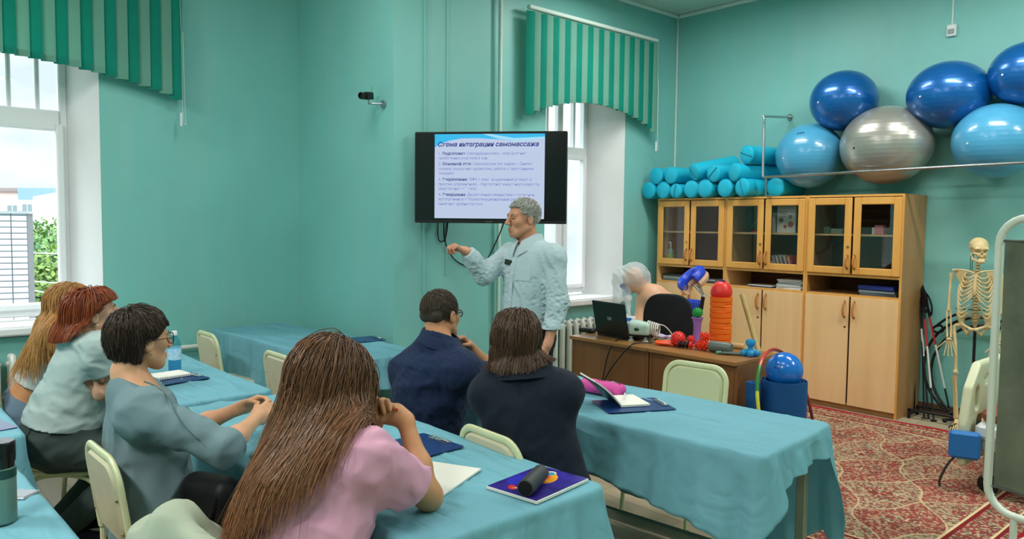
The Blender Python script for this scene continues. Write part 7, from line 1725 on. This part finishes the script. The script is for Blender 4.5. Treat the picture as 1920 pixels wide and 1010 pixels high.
# ---- woman in grey ---------------------------------------------------------------------------------
def grey_woman():
    ff = unit(RV*.60+FV*.80); ft = unit(RV*.80+FV*.60)
    J = dict(shl=A(262, 745, 2.98), shr=A(268, 772, 2.66), neck=A(250, 722, 2.79), pel=A(284, 985, 2.80)); H = Head(A(262, 637, 2.82), frame(ff-UPV*.03), 1.0)
    t = person('woman in a grey sweatshirt with short dark hair and glasses, forearms on the table', J['pel'])
    sk = skinmat('skin_grey', '#CE9A76'); SKIN_NOW[0] = sk; T, R = torso(J, .98, 1.02, belly=.01, hip=1.05, bust=.8); seat_legs(J, R, np.array([.1, 1, 0]), .40, drop=.05)
    elr, wrr = A(421, 840, 2.64), A(482, 783, 2.88); ell_, wrl = A(352, 806, 3.02), A(452, 764, 3.02)
    hr = hand(wrr, A(518, 757, 2.98)-wrr, unit(-UPV*.35+FV*.7-RV*.3), 1, (.5, .55, .6, .65), .03, .95, .8, .4); hl = hand(wrl, A(500, 745, 3.03)-wrl, unit(-UPV*.6-FV*.6), -1, (.6, .65, .7, .75), .03, .93, .8, .5)
    body = H.prims()+[H.q((0, -.028, -.05), (0, -.045, -.12), .047, .050, .03), Cone(H.p(0, -.045, -.11), J['neck']-UPV*.02, .05, .058, k=.03)]+T+arm(J['shl'], ell_, wrl, .92)+arm(J['shr'], elr, wrr, .92)+hr+hl+legs(J)
    V, F = surface(body, .0042, subs=H.subs()); link('body', mesh_np('body', relax(V, F, 1), F), sk, t, world=True); H.face(t)
    m = fabric('grey_sweatshirt_knit', '#6F868C', bump=.35, bscale=260); cr_ = elr*.86+wrr*.14; cl_ = ell_*.86+wrl*.14; d1 = unit(wrr-elr); d2 = unit(wrl-ell_)
    f1, f2 = folds(41, .011, 13, R[:, 2]+R[:, 1]*.6), folds(42, .007, 28, d1)
    def disp(P): w = np.exp(-(_len(P-elr)/.13)**2)+np.exp(-(_len(P-J['shr'])/.13)**2)*.6; q = 1-np.exp(-(_len(P-J['neck'])/.14)**2); return (f1(P)+f2(P)*(.4+w))*q
    V, F = surface(mv(T, .024)+[Cone(J['shr'], elr, .076, .062, k=.06), Cone(J['shl'], ell_, .076, .062, k=.06), Cone(elr, elr*.7+wrr*.3, .062, .056, k=.03), Cone(ell_, ell_*.7+wrl*.3, .062, .056, k=.03)], .0055, cuts=[(cr_, d1, .22), (cl_, d2, .22), (J['pel']-UPV*.075, -UPV), (J['neck']+UPV*.022, unit(UPV*.9+R[:, 1]*.4), .16)], disp=disp)
    link('sweatshirt', mesh_np('sweat', relax(V, F, 2), F), m, t, world=True)
    for c0, dd, r0 in ((cr_, d1, .056), (cl_, d2, .056)):
        B = basis(dd); MB().tube([c0-dd*.008+r0*(B[:, 0]*math.cos(q)+B[:, 1]*math.sin(q)) for q in np.linspace(0, 2*PI, 33)[:-1]], .008, 8, closed=True, flat=1.6).build('cuff', m, t, world=True)
    # shoulder seam and neck edge
    Tm = mv(T, .024)+[Cone(J['shr'], elr, .078, .066, k=.06)]
    def snap(P, out=.004):
        P = np.array(P, float)
        for _ in range(12): P = P-grad(Tm, P)*sdf_at(Tm, P)[:, None]
        return P+grad(Tm, P)*out
    pts = snap(catmull([A(268, 730, 2.7), A(300, 755, 2.66), A(335, 790, 2.62), A(372, 822, 2.58)], 6), .003); MB().tube(pts, .003, 5).build('seam', mat('seam_dark_grey', '#55696E', rough=.9), t, world=True)
    garment('trousers', t, mv(T[2:4], .012)+mv(legs(J), .016), .01, fabric('pale_denim', '#8A9BB0'), 6, .004, 18, cuts=[(J['pel']+UPV*.10, UPV), (np.array([0, 0, .07]), -UPV)]); shoes(t, J, np.array([0, 1, 0]), M_black, .9)
    hm = hairmat('dark_pixie_hair', '#1E1510', '#553C2E', .36)
    def comb(loc, g):
        q = loc-np.array([0, -.045, .12]); q[:, 2] *= .4; fr = (loc[:, 1] > .02) & (loc[:, 2] > .03); q[fr, 1] += .05; q[:, 1] -= np.where(loc[:, 2] < .0, .02, 0); return q+g.normal(0, .012, q.shape)
    hair(t, H, H.coll(), 5200, lambda l, g: np.where((l[:, 1] > .02), np.where(np.abs(l[:, 0]) > .045, .085, .095), np.where(l[:, 2] > .02, .135, .085)), hm, comb, nseg=12, grav=.40, clear=(.004, .021), r=(.0017, .0007), stiff=.8, seed=11, lvar=.08, clump=30, combfade=.5, hug=1.0, keep=lambda q: ((q[:, 1] > .0) & (q[:, 2] < np.interp(q[:, 1], [0, .03, .05, .07, .09], [.0, .018, .040, .052, .050]))) | ((q[:, 1] > -.028) & (q[:, 1] <= .0) & (q[:, 2] < .012)) | (q[:, 2] < -.082), hl=([-.12, -.06, -.02, .03, .06, .09], [-.075, -.068, -.015, .020, .055, .082]))
    fr = MB()
    for g in (-1, 1): fr.tube([H.p(g*.033+.024*math.cos(q), .106-.006*abs(math.cos(q)), .002+.022*math.sin(q)) for q in np.linspace(0, 2*PI, 29)[:-1]], .0016, 6, closed=True).tube([H.p(g*.058, .098, .006), H.p(g*.076, .05, .008), H.p(g*.083, -.005, .004)], .0016, 6)
    fr.tube([H.p(-.010, .107, .004), H.p(.010, .107, .004)], .0014, 6); fr.build('glasses_frame', M_black, t, world=True)
    for g in (-1, 1): MB().prism([(.023*math.cos(q), .021*math.sin(q)) for q in np.linspace(0, 2*PI, 25)[:-1]], -.0006, .0006, M=H.R@np.array([[1, 0, 0], [0, 0, 1], [0, 1, 0]]), c=H.p(g*.033, .104, .002)).build('lens', M_pane, t, world=True)
    MB().ball(H.p(.083, .0, -.045), .0045, nu=10, nv=8).build('earring', M_rivet, t, world=True)
    # bag on her lap
    b = thing('handbag', 'soft black bag on the lap of the woman in grey', 'bag', A(405, 960, 2.74))
    Rb = frame(unit(RV*.3+FV*.9)); c = A(398, 978, 2.74)
    organic('bag_body', [RBox(c, (.105, .065, .16), .05, Rb, k=.03), Cone(c+Rb@np.array([-.07, 0, .135]), c+Rb@np.array([.06, 0, .135]), .035, k=.04)], .007, fabric('black_bag_leather', '#0E0E11', bump=.2, bscale=60, rough=.5, spec=.3), b, it=2, disp=folds(77, .005, 12))
    MB().tube(catmull([c+Rb@np.array([-.07, -.062, .12]), c+Rb@np.array([-.05, -.075, .04]), c+Rb@np.array([.04, -.075, .03]), c+Rb@np.array([.07, -.062, .12])], 6), .008, 8).build('bag_handle', M_blackmat, b, world=True)
grey_woman()

# ---- woman in the white t-shirt --------------------------------------------------------------------
def white_woman():
    ff = unit(RV*.82+FV*.55+UPV*.16); ft = unit(RV*.80+FV*.58)
    J = dict(shl=A(170, 640, 3.80), shr=A(190, 660, 3.46), neck=A(150, 630, 3.62), pel=A(100, 818, 3.60)); H = Head(A(176, 588, 3.62), frame(ff), 1.0)
    t = person('woman in a white t-shirt with a copper-red bob, leaning forward on the table', J['pel'])
    sk = skinmat('skin_white_shirt', '#CC9C80'); SKIN_NOW[0] = sk; T, R = torso(J, 1.04, 1.08, belly=.03, hip=1.16, bust=.9); seat_legs(J, R, np.array([.4, .9, 0]), .40, w=.10, drop=.04, ankle=-.36, floor=.16)
    elr, wrr = A(226, 722, 3.52), A(186, 738, 3.50); ell_, wrl = A(262, 728, 3.95), A(300, 722, 4.05)
    hr = hand(wrr, A(178, 700, 3.50)-wrr, unit(RV+FV*.3), 1, (.5, .5, .55, .6), .04, .95); hl = hand(wrl, ft, -UPV, -1, (.2, .2, .2, .2), .06)
    body = H.prims()+[H.q((0, -.028, -.05), (0, -.055, -.10), .050, .054, .03), Cone(H.p(0, -.055, -.09), J['neck']-UPV*.02, .054, .06, k=.03)]+T+arm(J['shl'], ell_, wrl, .98)+arm(J['shr'], elr, wrr, .98)+hr+hl+legs(J, 1.1)
    V, F = surface(body, .005, subs=H.subs()); link('body', mesh_np('body', relax(V, F, 1), F), sk, t, world=True); H.face(t)
    m = fabric('white_jersey', '#A4B5B2', bump=.1, bscale=420); cr_ = J['shr']*.45+elr*.55; cl_ = J['shl']*.4+ell_*.6; d1 = unit(elr-J['shr']); d2 = unit(ell_-J['shl']); up = R[:, 2]
    f1, f2 = folds(51, .011, 15, R[:, 0]*.8+R[:, 1]*.6), folds(52, .005, 28, R[:, 0])
    V, F = surface(mv(T, .022)+[Cone(J['shr'], elr, .072, .072, k=.05), Cone(J['shl'], ell_, .072, .072, k=.05)], .006, cuts=[(cr_, d1, .13), (cl_, d2, .13), (J['pel']+up*.075, unit(-up*.6-UPV*.8)), (J['neck']+UPV*.03, unit(UPV*.8+R[:, 1]*.5), .14)], disp=lambda P: f1(P)+f2(P))
    link('t_shirt', mesh_np('tee', relax(V, F, 2), F), m, t, world=True)
    tr = fabric('dark_green_grey_denim', '#384440', bump=.2); g_ = mv(T[2:4], .016)+mv(legs(J, 1.1), .018); f3 = folds(53, .006, 18)
    V, F = surface(g_, .008, cuts=[(J['pel']+up*.13, up), (np.array([0, 0, .13]), -UPV)], disp=f3); link('jeans', mesh_np('jeans', relax(V, F, 1), F), tr, t, world=True)
    bk = -R[:, 1]; side = R[:, 0]
    def snap(P, out=.002):
        P = np.array(P, float)
        for _ in range(14): P = P-grad(g_, P)*sdf_at(g_, P)[:, None]
        return P+grad(g_, P)*out
    c = J['pel']+bk*.15+side*.085
    MB().tube(snap(catmull([c+up*.07-side*.05, c+up*.065+side*.055, c-up*.03+side*.05, c-up*.055, c-up*.03-side*.05, c+up*.07-side*.05], 6)), .0022, 5).build('back_pocket_seam', mat('seam_denim', '#2A3432', rough=.9), t, world=True)
    shoes(t, J, np.array([.4, .9, 0]), M_blackmat, .9)
    hm = hairmat('copper_bob_hair', '#5A2412', '#BC5F30', .33)
    coll = H.coll()+[H.q((0, -.028, -.05), (0, -.055, -.10), .05, .054, .03)]+mv(T, .03)
    hair(t, H, coll, 5200, lambda l, g: np.where((l[:, 1] > .045) & (np.abs(l[:, 0]) < .05), .075, np.where(l[:, 1] > .03, .11, np.interp(l[:, 2], [-.06, .1], [.10, .21]))), hm, fall((0, .0, .12), None), nseg=15, grav=.55, clear=(.006, .032), r=(.0019, .0007), stiff=.78, seed=14, lvar=.05, clump=34, tintfn=lambda u: .12*u, combfade=.45, hug=.75, keep=lambda q: ((q[:, 1] > .028) & (q[:, 2] < np.interp(q[:, 1], [.02, .05, .08], [.02, .045, .050]))) | ((q[:, 1] > -.026) & (q[:, 1] <= .028) & (q[:, 2] < .008)) | (q[:, 2] < -.098), hl=([-.12, -.06, -.02, .03, .06, .09], [-.060, -.055, -.012, .03, .055, .082]))
    MB().ball(H.p(.084, .0, -.045), .004, nu=10, nv=8).build('earring', M_pvc, t, world=True)
white_woman()

# ---- blonde woman by the window --------------------------------------------------------------------
def blonde_woman():
    ff = unit(RV*.80+FV*.60); ft = unit(RV*.80+FV*.60)
    J = dict(shl=A(128, 626, 4.30), shr=A(112, 634, 4.00), neck=A(112, 610, 4.15), pel=A(42, 768, 4.12)); H = Head(A(133, 572, 4.18), frame(ff-UPV*.1), 1.0)
    t = person('woman with long honey-blonde hair and a cropped white top by the left window', J['pel'])
    sk = skinmat('skin_blonde', '#CF9468'); SKIN_NOW[0] = sk; T, R = torso(J, .90, .92, hip=1.02); seat_legs(J, R, np.array([.3, 1, 0]), .42)
    elr, wrr = A(196, 700, 4.05), A(240, 700, 4.25); ell_, wrl = A(215, 690, 4.45), A(265, 700, 4.5)
    body = H.prims()+[H.q((0, -.028, -.05), (0, -.05, -.11), .045, .048, .03), Cone(H.p(0, -.05, -.10), J['neck']-UPV*.02, .048, .055, k=.03)]+T+arm(J['shl'], ell_, wrl, .88)+arm(J['shr'], elr, wrr, .88)+hand(wrr, ft, -UPV, -1, (.2, .2, .2, .2), .06, .9)+hand(wrl, ft, -UPV, 1, (.2, .2, .2, .2), .06, .9)+legs(J, .95)
    V, F = surface(body, .006, subs=H.subs()); link('body', mesh_np('body', relax(V, F, 1), F), sk, t, world=True); H.face(t)
    up = R[:, 2]; L_ = np.linalg.norm((J['shl']+J['shr'])/2-J['pel'])
    garment('cropped_top', t, mv(T, .016), .006, fabric('white_rib_jersey', '#D5DEE0', bump=.15), 61, .004, 22, cuts=[(J['pel']+up*L_*.36, -up), (J['pel']+up*L_*.72, up)])
    garment('jeans', t, mv(T[2:4], .012)+mv(legs(J, .95), .016), .008, fabric('blue_denim', '#6E8597', bump=.3), 62, .005, 20, cuts=[(J['pel']+up*L_*.20, up), (np.array([0, 0, .07]), -UPV)]); shoes(t, J, np.array([0, 1, 0]), M_pvc, .9)
    hm = hairmat('honey_blonde_hair', '#8A5528', '#DDA964', .34)
    coll = H.coll()+[H.q((0, -.028, -.05), (0, -.05, -.11), .045, .048, .03)]+mv(T, .02)
    hair(t, H, coll, 4600, lambda l, g: .46+g.uniform(-.10, .05, len(l)), hm, fall((0, .01, .125), .0), nseg=22, grav=.55, clear=(.005, .030), r=(.0017, .0006), stiff=.8, seed=17, lvar=.06, clump=30, tintfn=lambda u: .1+.25*u, combfade=.2, tip_spread=.2, hug=.7)
blonde_woman()
# ------------------------------------------------------------------ things lying on the tables
TZ = .7545
M_clip = mat('navy_clipboard', '#14366E', rough=.35, spec=.5, var=.03); M_pap = mat('paper', '#E9E6DC', rough=.8); M_steel = mat('clip_steel', '#C9CCCE', rough=.2, metal=1.0)
def clipboard(label, c, ang, w=.235, l=.32, zt=TZ):
    t = thing('clipboard', label, 'clipboard', (c[0], c[1], zt), ang, 'navy clipboards on the tables')
    MB().prism(rrect(l, w, .012, 4), 0, .0035).build('board', M_clip, t)
    b = MB().box((l/2-.022, 0, .006), (.026, .11, .004), bev=.001)
    for s in (-1, 1): b.tube(catmull([(l/2-.012, s*.05, .006), (l/2-.03, s*.045, .014), (l/2-.045, s*.03, .017), (l/2-.045, s*.01, .016)], 5), .002, 6)
    b.tube([(l/2-.045, -.012, .016), (l/2-.045, .012, .016)], .002, 6).tube([(l/2-.012, -.055, .007), (l/2-.012, .055, .007)], .0045, 8); b.build('clip', M_steel, t); return t
def onT(px, py, z=TZ): return atz(px, py, z)
def place(px0, py0, px1, py1):      # long axis of a flat thing from one surveyed end to the other
    a, b = onT(px0, py0), onT(px1, py1); return (a+b)/2, math.atan2(b[1]-a[1], b[0]-a[0]), np.linalg.norm((b-a)[:2])
c, a, l = place(648, 641, 700, 634); clipboard('navy clipboard alone on the table in the wall recess', c, a-.30, zt=.757)
c, a, l = place(1108, 765, 1263, 757); clipboard('navy clipboard under the open notebook on the right table', c, a, w=.24, l=.33, zt=.7575)
t = thing('notebook', 'open notebook on the clipboard of the right table, one half lifted', 'notebook', (*onT(1176, 756)[:2], .762), a)
MB().box((.0, .0, .006), (.145, .20, .011), bev=.001).build('page_block', M_pap, t)
G = np.array([[(-.0725-.13*u, (v-.5)*.20, .012+.115*u+.01*math.sin(PI*u)) for v in np.linspace(0, 1, 6)] for u in np.linspace(0, 1, 10)]); MB().sheet(G, .007).build('lifted_pages', M_pap, t)
G2 = G+np.array([-.004, 0, -.007]); G2[..., 1] *= 1.04; MB().sheet(G2, .003).build('cover', mat('dark_notebook_cover', '#1E2A2C', rough=.4), t)
p_ = onT(1171, 752); t = thing('pen', 'slim pen lying across the open notebook', 'pen', (p_[0], p_[1], .780), a+1.15); MB().cyl((-.06, 0, 0), (.06, 0, 0), .0045, n=10).build('barrel', M_pvc, t); MB().cyl((.055, 0, 0), (.075, 0, 0), .005, .002, 10).build('tip', M_blackmat, t)
p_ = onT(1128, 738); t = thing('pencil_case', 'pink pencil case behind the open notebook', 'pencil case', (p_[0], p_[1], .756), .15)
organic('pouch', [RBox((0, .03, .03), (.125, .045, .030), .028, k=.02)], .006, mat('pink_fabric', '#D24A9A', rough=.6, sheen=.2), t, it=1, disp=folds(9, .012, 22)) if False else None
V, F = surface([RBox((0, .0, .032), (.125, .045, .030), .028, k=.02)], .005, disp=folds(9, .006, 12)); link('pouch', mesh_np('pouch', relax(V, F, 2), F), mat('pink_fabric', '#D24A9A', rough=.6), t)
MB().tube([(-.11, .0, .0635), (0, .003, .062), (.11, 0, .0635)], .0022, 6).build('zip', mat('pink_zip', '#9A2F70', rough=.5), t)

c, a, l = place(690, 868, 838, 830); clipboard('navy clipboard behind the bent arm of the woman in pink', onT(768, 842), a, w=.25, l=.33, zt=.757)
t = thing('paper_stack', 'white sheets of paper beside the elbow of the woman in pink', 'paper', (*onT(812, 900)[:2], .757), .45); MB().box((0, 0, .004), (.21, .297, .007), bev=.001).build('sheets', M_pap, t)
t = thing('eyeglasses', 'clear-rimmed glasses lying folded out before the woman in pink', 'glasses', (*onT(742, 868)[:2], .757), .9)
gl = MB(); M_cl = mat('clear_acetate', '#CFE6E6', rough=.2, spec=.6)
for g in (-1, 1): gl.tube([(g*.034+.026*math.cos(q), 0, .022+.020*math.sin(q)) for q in np.linspace(0, 2*PI, 25)[:-1]], .0018, 6, closed=True).tube([(g*.060, 0, .024), (g*.064, .06, .02), (g*.06, .13, .006)], .0018, 6)
gl.tube([(-.008, 0, .026), (.008, 0, .026)], .0016, 6); gl.build('glasses_frame', M_cl, t)
for g in (-1, 1): MB().prism([(g*.034+.025*math.cos(q), .022+.019*math.sin(q)) for q in np.linspace(0, 2*PI, 21)[:-1]], -.0005, .0005, M=np.array([[1, 0, 0], [0, 0, -1], [0, 1, 0]])).build('lens', M_pane, t)
def book_cover():
    cs = [onT(932, 908, .768), onT(1007, 932, .768), onT(1086, 897, .768), onT(1010, 878, .768)]; c = sum(cs)/4; ux = unit((cs[2]-cs[1])+(cs[3]-cs[0])); a = math.atan2(ux[1], ux[0]); w, h = .275, .205
    t = thing('book', 'colourful softcover book on the table, dark glasses case lying on it', 'book', (c[0], c[1], .757), a)
    MB().box((0, 0, .005), (w, h, .010), bev=.001).build('pages', M_pap, t)
    cv = MB().box((0, .0, .0106), (w-.004, h-.006, .0016)).build('cover', mat('cover_indigo', '#241A5E', rough=.25, col2='#3A2A9A', vscale=14), t)
    def blob(poly, z, col, n): MB().prism(poly, z-.0003, z+.0003).build(n, mat('print_'+col[1:], col, rough=.3), cv)
    el = lambda cx, cy, rx, ry, a0=0, n=28: [(cx+rx*math.cos(q)*math.cos(a0)-ry*math.sin(q)*math.sin(a0), cy+rx*math.cos(q)*math.sin(a0)+ry*math.sin(q)*math.cos(a0)) for q in np.linspace(0, 2*PI, n+1)[:-1]]
    blob(el(.055, .02, .055, .040, .5), .0116, '#B01F2A', 'red_swirl'); blob(el(.045, -.005, .050, .030, .3), .0118, '#F0A21C', 'yellow_swirl'); blob(el(.05, .012, .030, .020, .6), .0120, '#F2571B', 'orange_swirl'); blob(el(.085, .015, .018, .014, .2), .0122, '#3F8FA8', 'blue_spot'); blob(el(.088, .018, .026, .020, .2), .0117, '#D8D4C8', 'white_ring')
    blob(el(-.095, .03, .022, .014, .9), .0116, '#C8322A', 'red_leaf'); blob([(-.085, .0), (-.105, .03), (-.078, .012), (-.062, -.045)], .0118, '#E8C9A0', 'pale_flame'); blob(el(.09, .075, .03, .012, .1), .0116, '#7A1F4E', 'plum_patch'); blob(el(-.03, .06, .05, .03, .2), .0116, '#2A2AB0', 'blue_patch')
    t2 = thing('glasses_case', 'dark grey cylindrical glasses case lying on the colourful book', 'glasses case', (c[0], c[1], .769), 0)
    a_, b_ = onT(985, 915, .795), onT(1015, 885, .795); a_ = a_-np.array([c[0], c[1], .769]); b_ = b_-np.array([c[0], c[1], .769]); d = unit((b_-a_)*np.array([1, 1, 0])); m_ = (a_+b_)/2; m_[2] = .026; L_ = .165
    Rr = basis(d); pr = [(0, -L_/2), (.024, -L_/2), (.027, -L_/2+.004), (.027, L_/2-.006), (.022, L_/2), (0, L_/2)]
    MB().lathe(pr, m_, Rr, 28).build('case_body', mat('charcoal_leatherette', '#33363A', rough=.5, bump=.1, bscale=150), t2); MB().lathe([(.0, -L_/2-.0008), (.021, -L_/2-.0008), (.023, -L_/2)], m_, Rr, 24).build('end_disc', M_blackmat, t2)
book_cover()
# third table: bottle, notebook on clipboard
M_bw = mat('bottle_plastic', '#CFEAF4', rough=.08, spec=.6); 
def bottle():
    p = onT(328, 697); t = thing('water_bottle', 'clear blue water bottle with white cap on the table', 'bottle', (p[0], p[1], .756))
    m = glass('bottle_clear', '#C9E9F5', thin=True)
    MB().lathe([(0, 0), (.030, 0), (.034, .006), (.034, .05), (.031, .055), (.034, .06), (.034, .15), (.031, .165), (.024, .185), (.014, .20), (.0135, .212), (0, .212)], n=28).build('bottle_body', m, t)
    MB().lathe([(0, .001), (.032, .006), (.032, .125), (0, .126)], n=24).build('water', glass('water_tint', '#BFE4F4', thin=True, ior=1.33), t)
    MB().lathe([(.0345, .07), (.0348, .072), (.0348, .128), (.0345, .13)], n=28).build('label', mat('bottle_label', '#6FB9E4', rough=.4, col2='#D5EEF8', vscale=40), t)
    MB().lathe([(0, .206), (.0155, .206), (.0158, .226), (.014, .229), (0, .229)], n=20).build('cap', M_pvc, t)
bottle()
c, a, l = place(285, 716, 378, 702); clipboard('navy clipboard under the ring-bound pad beside the water bottle', onT(322, 712), a, w=.23, l=.31, zt=.757)
t = thing('notepad', 'white ring-bound pad lying on the clipboard beside the bottle', 'notepad', (*onT(318, 708)[:2], .7615), a); MB().box((-.01, .01, .007), (.21, .15, .012), bev=.001).build('sheets', M_pap, t)
for k in range(16): MB().tube([(-.105+.0127*k, -.062+.006*math.cos(q), .0075+.0085*math.sin(q)) for q in np.linspace(0, 2*PI, 11)[:-1]], .0009, 4, closed=True).build('ring', M_steel, t)
# thermos and phone on the nearest table
def thermos():
    p = atz(4, 978, .7565); t = thing('thermos', 'grey-green steel thermos with black flip lid at the left edge', 'thermos', (p[0], p[1], .7575))
    m = mat('sage_steel', '#6E8E84', rough=.35, metal=.35); MB().lathe([(0, 0), (.034, 0), (.037, .004), (.037, .150), (.034, .157), (0, .157)], n=32).build('flask_body', m, t)
    MB().lathe([(.0345, .150), (.0345, .172), (.0372, .172), (.0372, .222), (.034, .228), (0, .228)], n=32).build('lid', M_blackgloss, t)
    MB().tube(catmull([(.030, -.02, .205), (.046, -.018, .215), (.05, -.015, .20), (.046, -.012, .178)], 6), .006, 8).build('lid_handle', M_blackgloss, t); MB().lathe([(.0375, .128), (.0378, .13), (.0378, .150), (.0375, .152)], n=32).build('dark_band', mat('band_green', '#20443E', rough=.4), t)
thermos()
p = atz(22, 931, .758); t = thing('smartphone', 'silver phone lying face up behind the thermos', 'phone', (p[0]-.02, p[1], .757), .75); MB().box((0, 0, .004), (.145, .072, .0078), bev=.003).build('phone_body', mat('phone_silver', '#A8ADB2', rough=.25, metal=.7), t); MB().box((0, 0, .0082), (.135, .064, .001)).build('phone_screen', mat('phone_glass', '#3A4246', rough=.1), t)
t = thing('clipboard', 'dark blue clipboard cut off at the left edge', 'clipboard', (*atz(-52, 800, .757)[:2], .757), .2, 'navy clipboards on the tables'); MB().prism(rrect(.31, .22, .012, 4), 0, .0035).build('board', M_clip, t)

# jacket over a chair back at the lower edge
def jacket():
    b = A(325, 1040, 2.0); t = thing('folded_jacket', 'pale grey-green jacket hung over the chair back at the lower edge', 'jacket', (b[0], b[1], 0)); m = fabric('sage_twill', '#A3AC98', bump=.2, bscale=300)
    pr = [Cone(A(284, 1004, 2.04), A(300, 1060, 2.02), .045, .08, k=.05), Cone(A(284, 1004, 2.04), A(330, 1040, 2.0), .040, .06, k=.05), Cone(A(352, 1012, 1.98), A(372, 1054, 1.98), .038, .07, k=.05), Cone(A(330, 1044, 2.0), A(376, 1080, 2.0), .07, .09, k=.05), Cone(A(300, 1070, 2.02), A(370, 1100, 2.0), .10, .10, k=.05), Cone(A(300, 1110, 2.02), A(360, 1180, 2.0), .12, .12, k=.05)]
    pr += [Cone((-2.07, .64, .79), (-1.78, .64, .79), .032, .04, k=.06), Cone((-2.05, .66, .80), (-2.03, .80, .58), .04, .07, k=.06), Cone((-2.05, .63, .80), (-2.05, .56, .58), .04, .07, k=.06)]
    V, F = surface(pr, .006, disp=folds(71, .010, 15), cuts=[(np.array([0, 0, .474]), -UPV)]); link('jacket_cloth', mesh_np('jk', relax(V, F, 2), F), m, t, world=True)
    return b
jacket()
